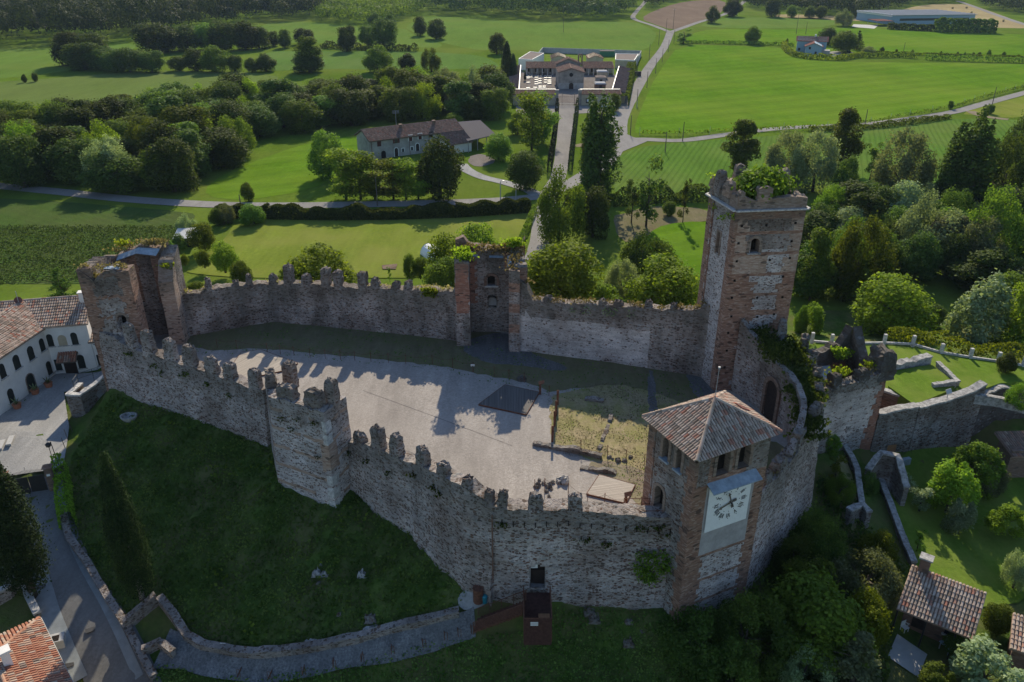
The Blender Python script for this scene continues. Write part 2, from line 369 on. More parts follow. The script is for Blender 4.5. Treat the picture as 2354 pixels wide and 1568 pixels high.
M['field_vine'] = ground('vineyard_rows', (0.125, 0.18, 0.045), (0.19, 0.26, 0.065), (0.16, 0.2, 0.06), 0.02, 1.1, row=2.4, rz=1.5, rowdark=0.5)
M['field_pale'] = ground('pale_young_crop', (0.115, 0.195, 0.035), (0.165, 0.26, 0.05), (0.16, 0.21, 0.045), 0.02, 0.9, row=2.2, rz=1.5, rowdark=0.3)
M['field_maize'] = ground('maize_field', (0.055, 0.115, 0.02), (0.10, 0.175, 0.035), (0.10, 0.12, 0.04), 0.08, 1.8, row=0.9, rz=1.35, rowdark=0.5, rowc=(0.06, 0.05, 0.035))
M['soil'] = ground('ploughed_soil', (0.21, 0.155, 0.115), (0.26, 0.2, 0.15), (0.18, 0.13, 0.10), 0.03, 1.0, row=3.0, rz=0.9, rowdark=0.25)
M['stubble'] = ground('straw_stubble', (0.36, 0.29, 0.15), (0.46, 0.38, 0.22), (0.3, 0.24, 0.13), 0.03, 1.0, row=4.0, rz=1.2, rowdark=0.25)
M['lawn'] = ground('mown_lawn', (0.15, 0.195, 0.03), (0.205, 0.255, 0.042), (0.225, 0.225, 0.06), 0.06, 1.3, bd=0.1)
M['lawn_green'] = ground('green_garden_lawn', (0.10, 0.17, 0.022), (0.155, 0.235, 0.035), (0.2, 0.23, 0.055), 0.2, 2.0, bd=0.12)
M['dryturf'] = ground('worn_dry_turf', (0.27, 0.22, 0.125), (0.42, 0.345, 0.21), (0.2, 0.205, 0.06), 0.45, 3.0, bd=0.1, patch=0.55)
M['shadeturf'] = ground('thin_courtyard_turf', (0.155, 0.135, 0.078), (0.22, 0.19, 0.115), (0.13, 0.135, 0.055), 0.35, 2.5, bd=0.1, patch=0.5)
M['gravel'] = ground('courtyard_gravel', (0.26, 0.23, 0.205), (0.5, 0.455, 0.415), (0.35, 0.315, 0.285), 0.1, 5.5, bump=0.7, bd=0.08, patch=0.35)
M['gravel_grey'] = ground('grey_gravel', (0.27, 0.265, 0.26), (0.46, 0.45, 0.44), (0.34, 0.33, 0.32), 0.2, 5.0, bump=0.7, bd=0.08, patch=0.35)
M['rubblefloor'] = ground('broken_stone_floor', (0.09, 0.085, 0.085), (0.26, 0.25, 0.245), (0.14, 0.13, 0.13), 0.4, 4.0, bd=0.15)
M['courtdirt'] = ground('brown_court_gravel', (0.19, 0.165, 0.15), (0.27, 0.24, 0.22), (0.2, 0.18, 0.165), 0.1, 2.0)
M['asphalt'] = ground('worn_asphalt', (0.25, 0.235, 0.225), (0.33, 0.315, 0.30), (0.28, 0.265, 0.25), 0.06, 1.5, bump=0.15, bd=0.03)
M['street'] = ground('old_street_paving', (0.15, 0.145, 0.14), (0.24, 0.235, 0.23), (0.17, 0.165, 0.16), 0.3, 4.0, bump=0.4, bd=0.04)
M['kerbstone'] = flat('smooth_kerb_stone', (0.24, 0.26, 0.27), 0.8, 0.3, 0.15, 1.0)
M['dirt'] = ground('bare_dirt', (0.24, 0.19, 0.14), (0.33, 0.27, 0.21), (0.2, 0.2, 0.1), 0.3, 2.0)
M['cobble'] = ground('cobbled_path', (0.08, 0.08, 0.085), (0.38, 0.38, 0.38), (0.14, 0.14, 0.145), 0.4, 5.5, bump=1.0, bd=0.1, patch=0.4)
m, n_, l_, b_ = mat('river_water', 0.08, 0.6); b_.inputs['Base Color'].default_value = (0.01, 0.018, 0.018, 1); M['water'] = m
# ------------------------------------------------------------------ foliage
def leaf_mesh(name, P, N, size, val, material, aspect=1.0):
    """P centres, N normals (k,3); one leaf-clump quad each"""
    k = len(P); rng = np.random.default_rng(k*7+3)
    N = N / (np.linalg.norm(N, axis=1)[:, None] + 1e-9)
    R = rng.normal(size=(k, 3)); T = np.cross(N, R); T /= (np.linalg.norm(T, axis=1)[:, None] + 1e-9); B = np.cross(N, T)
    s = (size * rng.uniform(0.6, 1.35, k))[:, None] * 0.5
    a = rng.uniform(0.55, 1.0, k)[:, None]
    bend = N * s * rng.uniform(-0.5, 0.5, k)[:, None]
    V = np.stack([P - T*s*aspect, P - B*s*a + bend, P + T*s*aspect, P + B*s*a + bend], 1).reshape(-1, 3)
    me = bpy.data.meshes.new(name); me.vertices.add(4*k); me.vertices.foreach_set('co', V.astype(np.float32).ravel())
    me.loops.add(4*k); me.loops.foreach_set('vertex_index', np.arange(4*k, dtype=np.int32))
    me.polygons.add(k); me.polygons.foreach_set('loop_start', np.arange(0, 4*k, 4, dtype=np.int32))
    try: me.polygons.foreach_set('loop_total', np.full(k, 4, dtype=np.int32))
    except Exception: pass
    at = me.attributes.new('val', 'FLOAT', 'FACE'); at.data.foreach_set('value', val.astype(np.float32))
    me.materials.append(material); me.update(calc_edges=True); return me
def lobes_points(C0, R0, n, rng, shell=0.72, upbias=0.35, droop=0.0):
    """points and normals on a set of ellipsoid lobes"""
    C0 = np.array(C0, float); R0 = np.array(R0, float); w = R0[:, 0]*R0[:, 2]; w /= w.sum()
    idx = rng.choice(len(C0), n, p=w)
    d = rng.normal(size=(n, 3)); d[:, 2] += upbias; d /= np.linalg.norm(d, axis=1)[:, None]
    r = shell + (1.08-shell) * rng.random(n)**0.6; r = np.where(rng.random(n) < 0.09, rng.uniform(1.05, 1.38, n), r)
    P = C0[idx] + d*R0[idx]*r[:, None]
    clump = rng.random(len(C0))
    val = 0.45*clump[idx] + 0.55*rng.random(n)
    Nn = d*1.1 + rng.normal(size=(n, 3))*0.75 + np.array([0, 0, 0.35])
    return P, Nn, val
def crown(kind, seed):
    rng = np.random.default_rng(seed); C0 = []; R0 = []
    # crowns are drawn for a tree 10 m high; returns points, normals, values, leaf size, trunk data
    if kind in ('round', 'oak'):
        k = 44 if kind == 'round' else 34
        for i in range(k):
            d = rng.normal(size=3); d[2] = abs(d[2])*1.1 - 0.75; d /= np.linalg.norm(d); fq = 1.0 if d[2] > -.2 else .88
            C0.append([d[0]*2.9*fq, d[1]*2.9*fq, 4.7 + d[2]*3.5]); r = rng.uniform(0.7, 1.9); R0.append([r, r, r*0.85])
        C0.append([0, 0, 4.8]); R0.append([2.9, 2.9, 3.6])
        n, sz, sh, ub = 10500, 0.36, 0.7, 0.3
    elif kind == 'tall':
        for i in range(26):
            z = rng.uniform(1.5, 9.2); q = (1-abs((z-5.2)/4.9)**2.2); a = rng.uniform(0, 2*pi); rr = 2.0*q*rng.uniform(0.3, 1)
            r = rng.uniform(0.7, 1.3); C0.append([rr*cos(a), rr*sin(a), z]); R0.append([r, r, r*1.0])
        n, sz, sh, ub = 7500, 0.34, 0.6, 0.3
    elif kind == 'willow':
        for i in range(46):
            d = rng.normal(size=3); d[2] = abs(d[2])*1.1-0.8; d /= np.linalg.norm(d)
            C0.append([d[0]*2.9, d[1]*2.9, 4.9 + d[2]*3.8]); r = rng.uniform(0.7, 1.35); R0.append([r*0.9, r*0.9, r*1.25])
        n, sz, sh, ub = 12000, 0.27, 0.35, 0.2
    elif kind == 'locust':
        for i in range(20):
            z = rng.uniform(3.0, 9.4); a = rng.uniform(0, 2*pi); rr = rng.uniform(0.2, 1.8)*(1-abs(z-7)/4.2)
            r = rng.uniform(0.55, 1.0); C0.append([rr*cos(a), rr*sin(a), z]); R0.append([r, r, r*0.75])
        n, sz, sh, ub = 4200, 0.3, 0.3, 0.3
    elif kind == 'sparse':
        for i in range(13):
            z = rng.uniform(2.4, 9.4); a = rng.uniform(0, 2*pi); rr = rng.uniform(0.2, 1.7)
            r = rng.uniform(0.45, 0.9); C0.append([rr*cos(a), rr*sin(a), z]); R0.append([r, r, r*1.1])
        n, sz, sh, ub = 1500, 0.36, 0.2, 0.3
    elif kind == 'poplar':
        for st in range(4):
            a = st*pi/2 + rng.uniform(-.4, .4); ox, oy = 0.75*cos(a), 0.75*sin(a); top = rng.uniform(8.6, 9.9)
            for i in range(15):
                z = 0.9 + (top-0.9)*(i+rng.random())/15; q = min(1, (top-z)/3.2+0.22)*min(1, z/2.2)
                C0.append([ox+rng.normal()*0.15, oy+rng.normal()*0.15, z]); R0.append([0.75*q, 0.75*q, 0.75])
        n, sz, sh, ub = 8000, 0.26, 0.6, 0.5
    elif kind == 'cypress':
        for i in range(26):
            z = 1.5 + 8.3*(i+0.5)/26; q = sin(pi*min(1, max(0, (z-1.1)/9.3))**0.62)**0.75
            C0.append([rng.normal()*0.06, rng.normal()*0.06, z]); R0.append([1.25*q+.05, 1.25*q+.05, 0.7])
        n, sz, sh, ub = 26000, 0.11, 0.85, 0.9
    elif kind == 'conifer':
        for i in range(90):
            z = 1.2 + 8.4*rng.random()**1.25; L = 3.1*(1-(z/10.2)); a = rng.uniform(0, 2*pi)
            for q in (0.35, 0.65, 0.95):
                C0.append([L*q*cos(a), L*q*sin(a), z + 0.25*q*L*0.5]); R0.append([0.28+0.12*L, 0.28+0.12*L, 0.22])
        n, sz, sh, ub = 9000, 0.24, 0.2, 0.2
    elif kind == 'shrub':
        for i in range(16):
            d = rng.normal(size=3); d[2] = abs(d[2])*0.9; d /= np.linalg.norm(d)
            C0.append([d[0]*3.4, d[1]*3.4, 3.2 + d[2]*4.0]); r = rng.uniform(1.5, 2.6); R0.append([r, r, r])
        n, sz, sh, ub = 2600, 0.75, 0.5, 0.35
    elif kind == 'bigleaf':
        for i in range(30):
            d = rng.normal(size=3); d[2] = abs(d[2])*0.9 - 0.2; d /= np.linalg.norm(d)
            C0.append([d[0]*2.9, d[1]*2.9, 4.6 + d[2]*3.6]); r = rng.uniform(0.7, 1.4); R0.append([r, r, r*0.9])
        n, sz, sh, ub = 6500, 0.42, 0.4, 0.4
    P, Nn, val = lobes_points(C0, R0, n, rng, sh, ub)
    if kind == 'willow':
        P[:, 2] -= np.hypot(P[:, 0], P[:, 1])**2*0.03; Nn[:, 2] *= 0.3
    lo = dict(round=0.7, oak=0.6, tall=0.8, willow=0.5, locust=1.1, sparse=1.6, poplar=0.5, cypress=1.3, conifer=0.5, shrub=0.1, bigleaf=0.4)[kind]
    P[:, :2] -= np.median(P[:, :2], axis=0); r = np.percentile(np.hypot(P[:, 0], P[:, 1]), 96.5); P[:, :2] *= WID[kind]*0.5/r
    a, b = np.percentile(P[:, 2], [1.5, 99.3]); P[:, 2] = lo + (P[:, 2]-a)*(9.9-lo)/(b-a); P[:, 2] = np.maximum(P[:, 2], 0.1)
    return P, Nn, val, sz
TW = dict(round=2.2, oak=2.2, tall=1.1, willow=2.2, locust=1.1, sparse=1.0, poplar=1.05, cypress=0.6, conifer=1.6, shrub=2.6, bigleaf=2.2)
WID = dict(round=8.2, oak=8.0, tall=5.6, willow=8.2, locust=4.6, sparse=4.4, poplar=3.2, cypress=2.6, conifer=6.0, shrub=10.5, bigleaf=7.8)  # crown width per 10 m of height
def trunk_mb(kind, seed, bare=1.0):
    rnd = random.Random(seed); mb = MB()
    h = dict(round=5.5, oak=5.5, tall=7.5, willow=5.5, locust=7.5, sparse=8, poplar=8.5, cypress=5, conifer=9, shrub=3, bigleaf=5)[kind]
    r = dict(round=.30, oak=.32, tall=.22, willow=.28, locust=.13, sparse=.16, poplar=.34, cypress=.2, conifer=.2, shrub=.18, bigleaf=.16)[kind]
    pts = [(0, 0, -0.6), (0.03, 0.02, h*0.25), (rnd.uniform(-.15, .15), rnd.uniform(-.15, .15), h*0.6), (rnd.uniform(-.25, .25), rnd.uniform(-.25, .25), h)]
    mb.tube(pts, [r*1.25, r, r*0.65, r*0.2], 6)
    if kind != 'cypress':
        for i in range(7 if kind not in ('sparse', 'locust') else 10):
            z = h*rnd.uniform(0.3, 0.85); a = rnd.uniform(0, 2*pi); L = (2.3 if kind not in ('poplar', 'locust', 'sparse', 'tall') else 1.2)*rnd.uniform(0.6, 1.1)
            mb.tube([(0, 0, z), (L*.5*cos(a), L*.5*sin(a), z+L*.45), (L*cos(a), L*sin(a), z+L*rnd.uniform(.6, 1.1))], [r*.42, r*.28, r*.08], 4)
    return mb
_cm = {}
def crown_mesh(kind, mname, seed):
    key = (kind, mname, seed)
    if key not in _cm:
        gk = (kind, seed)
        if gk not in _cm: _cm[gk] = crown(kind, seed*13+hash(kind) % 1 + len(kind))
        P, Nn, val, sz = _cm[gk]
        _cm[key] = leaf_mesh('crown', P, Nn, sz, val, M[mname], 1.0)
    return _cm[key]
_tm = {}
NTREE = [0]
def tree(kind, mname, p, height, width, name, label, cat='tree', group=None, seed=None, bark='bark', rz=None):
    """one tree: an empty at its foot with a crown and a trunk"""
    NTREE[0] += 1; k = NTREE[0]; seed = (k % 3) if seed is None else seed
    sx = width/WID[kind]; sz = height/10.0
    t = thing(name, label, cat, p, (k*2.399) % 6.28 if rz is None else rz, group)
    t.scale = (sx, sx, sz)
    o = bpy.data.objects.new('crown', crown_mesh(kind, mname, seed)); C.objects.link(o); o.parent = t
    key = (kind, seed, bark)
    if key not in _tm: _tm[key] = trunk_mb(kind, seed).mesh('trunk', M[bark], None, True)
    o = bpy.data.objects.new('trunk', _tm[key]); C.objects.link(o); o.parent = t
    return t
def tree_b(kind, mname, bx, by, ty, wpx, label, Z=0.0, **kw):
    """by its foot, top row and crown width as measured"""
    p = G(bx, by, Z); h = U(bx, ty, p.y).z - Z; c = Vector((p.x, p.y, Z + h*0.6)); wd = wpx/pxm(c)
    return tree(kind, mname, p, max(h, 0.5), wd, kw.pop('name', 'tree'), label, **kw)
def tree_c(kind, mname, cx, cy, rpx, label, Z=0.0, H=8.0, f=0.58, **kw):
    """by the middle of its crown"""
    q = G(cx, cy, Z + H*f); wd = 2*rpx/pxm(q)
    return tree(kind, mname, Vector((q.x, q.y, Z)), H, wd, kw.pop('name', 'tree'), label, **kw)
def bush(name, label, p, r, h, mname='leaf_mid', n=260, group=None, parent=None, leaf=0.2, seed=1, cat='shrub', flat_top=False):
    """a shrub or a plant: leaf clumps over a few low lobes"""
    rng = np.random.default_rng(seed*31+7); k = max(3, int(5)); C0 = []; R0 = []
    for i in range(k+3):
        a = rng.uniform(0, 2*pi); rr = r*0.5*rng.random(); C0.append([rr*cos(a), rr*sin(a), h*rng.uniform(0.35, 0.6)]); q = rng.uniform(.45, .65); R0.append([r*q, r*q, h*q*0.85])
    P, Nn, val = lobes_points(C0, R0, n, rng, 0.3, 0.3); P[:, 2] = np.maximum(P[:, 2], 0.03)
    me = leaf_mesh(name, P, Nn, leaf, val, M[mname]); o = bpy.data.objects.new(name, me); C.objects.link(o); o.location = p
    if parent: o.parent = parent; o.location = Vector(p) - parent.location; return o
    return tag(o, label, cat, group)
def hedge(name, label, pts, width, h, mname, n_per_m=60, leaf=0.25, cat='hedge', group=None, zf=None, jag=0.15, parent=None, vine=0.0):
    """clipped hedge along a line of points: leaf clumps over a long box"""
    rng = np.random.default_rng(int(abs(pts[0][0]*10)+abs(pts[0][1])) + 5); PP = []; NN = []
    for a, b in zip(pts, pts[1:]):
        a = Vector(a); b = Vector(b); L = (b-a).length; n = max(8, int(L*n_per_m)); d = (b-a)/L; nn = Vector((-d.y, d.x, 0))
        s = rng.random(n)*L; side = rng.random(n)
        hh = h*(1 + jag*np.array([noise.noise(Vector((a.x*0.3 + x*0.35, a.y*0.3, 1.7))) for x in s])*2)
        u = np.where(side < 0.35, -1, np.where(side < 0.7, 1, rng.uniform(-1, 1, n))); z = np.where(side < 0.7, rng.random(n), 1.0)*hh
        if vine: z = (vine + (1-vine)*rng.random(n))*hh
        off = u*width/2*(1-0.25*(z/h)**2) + rng.normal(size=n)*0.06
        base = np.array(a)[None, :] + np.outer(s, np.array(d)) + np.outer(off, np.array(nn)); base[:, 2] += z
        PP.append(base); NN.append(np.outer(u, np.array(nn)) + np.array([0, 0, 0.6]) + rng.normal(size=(n, 3))*0.6)
    P = np.concatenate(PP); Nn = np.concatenate(NN); val = rng.random(len(P)); org = P.mean(0); org[2] = min(p[2] for p in pts)
    me = leaf_mesh(name, P-org, Nn, leaf, val, M[mname]); o = bpy.data.objects.new(name, me); C.objects.link(o); o.location = org
    if parent: o.parent = parent; o.location = Vector(org) - parent.location; return o
    return tag(o, label, cat, group)

# ------------------------------------------------------------------ masonry
def wob(p, amp=0.07, f=0.9):
    v = Vector(p); return v + noise.noise_vector(v*f)*amp + noise.noise_vector(v*f*3.1 + Vector((7, 3, 1)))*amp*0.5
class Wall:
    """a masonry strip along a line of stations. path = [(x, y, zbase, ztop)], thickness goes to `side` (left +1 / right -1)"""
    def __init__(s, path, thick, side, ds=0.45, rows=0.45, rag=0.35, amp=0.07, matf=None, seed=0, topfn=None, closed_ends=True, openings=(), battr=0.0, inner_base=None):
        mb = MB(); s.mb = mb; rnd = random.Random(seed+11); s.st = []
        tot = 0.0; path = [tuple(map(float, p)) for p in path]
        for i, (a, b) in enumerate(zip(path, path[1:])):
            L = hypot(b[0]-a[0], b[1]-a[1]); n = max(1, int(L/ds))
            for k in range(n + (1 if i == len(path)-2 else 0)):
                f = k/n; s.st.append((a[0]+(b[0]-a[0])*f, a[1]+(b[1]-a[1])*f, a[2]+(b[2]-a[2])*f, a[3]+(b[3]-a[3])*f, tot+L*f))
            tot += L
        s.length = tot; ns = len(s.st); nrm = []
        for i in range(ns):
            a = s.st[max(0, i-1)]; b = s.st[min(ns-1, i+1)]; d = Vector((b[0]-a[0], b[1]-a[1], 0)).normalized(); nrm.append(Vector((-d.y, d.x, 0))*side)
        s.nrm = nrm; H = max(t[3]-t[2] for t in s.st); nr = max(2, int(H/rows)); outer = []; inner = []; tops = []
        for i, (x, y, zb, zt, sd_) in enumerate(s.st):
            j = (noise.noise(Vector((sd_*0.9, seed*3.3, 0.5)))*0.7 + noise.noise(Vector((sd_*2.7, seed*5.1, 9.5)))*0.5 + rnd.uniform(-.25, .25))*rag
            zt2 = (topfn(sd_, zt) if topfn else zt) + j; tops.append(zt2)
            co, ci = [], []
            for r in range(nr+1):
                z = zb + (zt2-zb)*r/nr; bt = battr*max(0, 1-r/nr)
                p = Vector((x, y, z)) - nrm[i]*bt; co.append(mb.vert(wob(p, amp)))
                q = Vector((x, y, z)) + nrm[i]*thick; ci.append(mb.vert(wob(q, amp)))
            outer.append(co); inner.append(ci)
        s.tops = tops; s.ns = ns
        def mf(i, z, side_):
            sd_ = s.st[i][4]; return matf(sd_, z, side_, s.st[i]) if matf else 0
        for i in range(ns-1):
            zb = (s.st[i][2]+s.st[i+1][2])/2; zt = (tops[i]+tops[i+1])/2
            for r in range(nr):
                z = zb + (zt-zb)*(r+.5)/nr; d = zt - z; sm = (s.st[i][4]+s.st[i+1][4])/2
                if any(o[0] <= sm <= o[1] and o[2] <= z <= o[3] for o in openings): 
                    s.hole = True; continue
                A = (outer[i][r], outer[i+1][r], outer[i+1][r+1], outer[i][r+1]); B = (inner[i][r], inner[i+1][r], inner[i+1][r+1], inner[i][r+1])
                if side > 0: mb.face(A, mf(i, z, 0)); mb.face(B[::-1], mf(i, z, 1))
                else: mb.face(A[::-1], mf(i, z, 0)); mb.face(B, mf(i, z, 1))
                mb.a += [d, d]
            T = (outer[i][nr], outer[i+1][nr], inner[i+1][nr], inner[i][nr])
            # crumbled middle of the top
            mb.face(T if side > 0 else T[::-1], mf(i, zt, 2)); mb.a.append(0.0)
        if closed_ends:
            for i, fl in ((0, 1), (ns-1, -1)):
                for r in range(nr):
                    Q = (outer[i][r], outer[i][r+1], inner[i][r+1], inner[i][r]); mb.face(Q if fl*side > 0 else Q[::-1], mf(min(i, ns-2), s.st[i][2]+(tops[i]-s.st[i][2])*r/nr, 0)); mb.a.append(tops[i]-s.st[i][2]-(tops[i]-s.st[i][2])*r/nr)
    def at(s, sd_, t=0.0):
        """point on the crest at distance sd_, t metres into the thickness"""
        i = min(range(s.ns), key=lambda k: abs(s.st[k][4]-sd_)); x, y, zb, zt, _ = s.st[i]
        a = s.st[max(0, i-1)]; b = s.st[min(s.ns-1, i+1)]; d = Vector((b[0]-a[0], b[1]-a[1], 0)).normalized()
        return Vector((x, y, s.tops[i])) + s.nrm[i]*t, d, s.nrm[i]
def crag(mb, c, ux, uy, size, m=0, seed=0, amp=0.14, nx=4, nz=5, taper=0.86, top=0.35):
    top *= 0.7
    """a lump of ruined masonry: a gridded block, worn round at the top. c = centre of its base"""
    rnd = random.Random(seed); ux = Vector(ux).normalized(); uy = Vector(uy).normalized(); hx, hy, hz = size[0]/2, size[1]/2, size[2]
    ny = 3; base = len(mb.v); idx = {}
    def P(i, j, k):
        key = (i, j, k)
        if key in idx: return idx[key]
        f = k/nz; tp = 1-(1-taper)*f**2; x = (2*i/nx-1)*hx*tp; y = (2*j/ny-1)*hy*tp; z = hz*f
        if k == nz: z -= top*((2*i/nx-1)**4*0.6 + rnd.random()*0.9)
        p = Vector(c) + ux*x + uy*y + Vector((0, 0, z)); nv = noise.noise_vector(p*1.7 + Vector((seed, 0, 0)))*amp*.75 + noise.noise_vector(p*4.5)*amp*0.7 + noise.noise_vector(p*11.0)*amp*0.5
        if k == 0: nv *= 0.3
        idx[key] = mb.vert(p + nv); return idx[key]
    def add(f, d): mb.face(f, m); mb.a.append(d)
    for i in range(nx):
        for k in range(nz):
            add((P(i,0,k), P(i+1,0,k), P(i+1,0,k+1), P(i,0,k+1)), hz*(1-k/nz)); add((P(i+1,ny,k), P(i,ny,k), P(i,ny,k+1), P(i+1,ny,k+1)), hz*(1-k/nz))
        for j in range(ny): add((P(i,j,nz), P(i+1,j,nz), P(i+1,j+1,nz), P(i,j+1,nz)), 0)
    for j in range(ny):
        for k in range(nz):
            add((P(0,j+1,k), P(0,j,k), P(0,j,k+1), P(0,j+1,k+1)), hz*(1-k/nz)); add((P(nx,j,k), P(nx,j+1,k), P(nx,j+1,k+1), P(nx,j,k+1)), hz*(1-k/nz))
def merlons(root, W, poss, wid, hgt, thick, mats, seed=0, sink=0.5, name='merlon', t0=None, taper=0.84):
    for k, q in enumerate(poss):
        sd_, ww, hh = (q if isinstance(q, tuple) else (q, wid, hgt)); ww = ww or wid; hh = hh or hgt
        p, d, n = W.at(sd_, (thick/2+0.02) if t0 is None else t0); mb = MB(); i = min(range(W.ns), key=lambda z: abs(W.st[z][4]-sd_)); zt = W.st[i][3]
        crag(mb, Vector((p.x, p.y, zt-sink)), d, n, (ww, thick, hh+sink), 0, seed*17+k, 0.15, 8, 9, taper, 0.4)
        obj(name, mb, mats, root)
def tufts(name, pts, mname, parent, n=30, size=0.35, spread=0.5, seed=0, height=0.5, label=None):
    """weeds rooted on masonry, a part of the wall they grow on"""
    rng = np.random.default_rng(seed+91); A = []
    for p in pts:
        q = np.array(p)[None, :] + np.stack([rng.normal(size=n)*spread, rng.normal(size=n)*spread*0.6, rng.random(n)*height], 1); A.append(q)
    P = np.concatenate(A); Nn = rng.normal(size=P.shape); Nn[:, 2] *= 0.25
    org = np.array(parent.location); me = leaf_mesh(name, P-org, Nn, size, rng.random(len(P)), M[mname], 1.0)
    o = bpy.data.objects.new(name, me); C.objects.link(o); o.parent = parent
    o['kind'] = 'stuff'
    if label: o['label'] = label
    return o

# ------------------------------------------------------------------ roofs of barrel tiles
def tiles(mb, O, ux, uv, poly, pitch=0.22, tl=0.42, r=None, seg=3, seed=0, m=0, lift=0.03):
    """rows of half-round tiles laid up the slope. O origin, ux along the eave, uv up the slope (unit), poly = convex outline in (u, v)"""
    rnd = random.Random(seed); ux = Vector(ux).normalized(); uv = Vector(uv).normalized(); nn = ux.cross(uv).normalized()
    if nn.z < 0: nn = -nn
    O = Vector(O); r = r or pitch*0.5; us = [p[0] for p in poly]; u = min(us) + pitch/2
    while u < max(us):
        vs = []
        for a, b in zip(poly, poly[1:] + poly[:1]):
            if (a[0]-u)*(b[0]-u) < 0 or a[0] == u: 
                if a[0] != b[0]: vs.append(a[1] + (b[1]-a[1])*(u-a[0])/(b[0]-a[0]))
        if len(vs) >= 2:
            v0, v1 = min(vs), max(vs); v = v0 - 0.05
            while v < v1 - 0.08:
                e = min(v + tl*1.06, v1 + 0.05); val = rnd.random(); jx = rnd.uniform(-.012, .012); jz = rnd.uniform(0, .015); w0, w1 = r*0.98, r*0.82; base = len(mb.v)
                for vv, ww, lf in ((v, w0, 0.035), (e, w1, 0.0)):
                    for k in range(seg+1):
                        an = pi*k/seg; mb.v.append(tuple(O + ux*(u+jx-ww*cos(an)) + uv*vv + nn*(ww*1.15*sin(an) + lf + lift + jz)))
                n1 = seg+1
                for k in range(seg): mb.face((base+k, base+k+1, base+n1+k+1, base+n1+k), m); mb.a.append(val)
                mb.face([base+k for k in range(n1)], m); mb.a.append(val)
                v += tl
        u += pitch
def ridge_tiles(mb, a, b, r=0.16, tl=0.45, seed=0, m=0, lift=0.04):
    rnd = random.Random(seed); a = Vector(a); b = Vector(b); L = (b-a).length; d = (b-a)/L; sx = d.cross(Vector((0,0,1))).normalized(); nn = sx.cross(d).normalized()
    if nn.z < 0: nn = -nn
    v = 0.0
    while v < L:
        e = min(v+tl*1.08, L); val = rnd.random(); base = len(mb.v); seg = 5
        for vv, ww, lf in ((v, r, 0.02), (e, r*0.86, 0.05)):
            for k in range(seg+1):
                an = pi*k/seg; mb.v.append(tuple(a + d*vv + sx*(-ww*cos(an)) + nn*(ww*0.9*sin(an)+lf+lift)))
        n1 = seg+1
        for k in range(seg): mb.face((base+k, base+k+1, base+n1+k+1, base+n1+k), m); mb.a.append(val)
        mb.face([base+k for k in range(n1)], m); mb.a.append(val); mb.face([base+n1+k for k in range(n1)], m); mb.a.append(val)
        v += tl
def arch_pts(wd, h, n=7, rise=None):
    """outline of an arched opening, width wd, total height h, in (x, z) about the bottom middle"""
    r = wd/2; rise = r if rise is None else rise; pts = [(-r, 0), (r, 0)]
    for k in range(n+1): a = pi*k/n; pts.append((r*cos(a), h-rise+rise*sin(a)))
    return pts
def panel(mb, o, ux, pts, out, m=0, depth=0.06):
    """thin plate with outline pts (x, z) at o, facing `out`"""
    ux = Vector(ux).normalized(); out = Vector(out).normalized(); n = len(mb.v); k = len(pts)
    for d in (0.0, depth):
        for x, z in pts: mb.v.append(tuple(Vector(o) + ux*x + Vector((0, 0, z)) + out*d))
    mb.face([n+k+i for i in range(k)], m); mb.face([n+k-1-i for i in range(k)], m)
    for i in range(k): j = (i+1) % k; mb.face((n+i, n+j, n+k+j, n+k+i), m)
    if mb.a is not None and len(mb.a): mb.a += [0.5]*(k+2)
def ring(mb, o, ux, pts, out, wd=0.14, depth=0.1, m=0, skip_bottom=True, z0=0.0):
    """frame round an outline"""
    ux = Vector(ux).normalized(); out = Vector(out).normalized(); cx = 0; cz = sum(p[1] for p in pts)/len(pts); outer = []
    for x, z in pts:
        d = Vector((x-cx, z-cz)); q = 1 + wd/max(0.2, d.length); outer.append((x + (wd if x > 0 else -wd)*min(1, abs(x)/max(.05, max(abs(p[0]) for p in pts))), z + (wd*max(0, (z-cz))/max(0.2, max(p[1] for p in pts)-cz))))
    k = len(pts); base = len(mb.v)
    for L in (pts, outer):
        for x, z in L: mb.v.append(tuple(Vector(o)+ux*x+Vector((0,0,z))+out*depth))
    for x, z in outer: mb.v.append(tuple(Vector(o)+ux*x+Vector((0,0,z))))
    for i in range(k):
        j = (i+1) % k
        if skip_bottom and i == 0: continue
        mb.face((base+i, base+j, base+k+j, base+k+i), m); mb.face((base+k+i, base+k+j, base+2*k+j, base+2*k+i), m)
        if len(mb.a): mb.a += [3, 3]
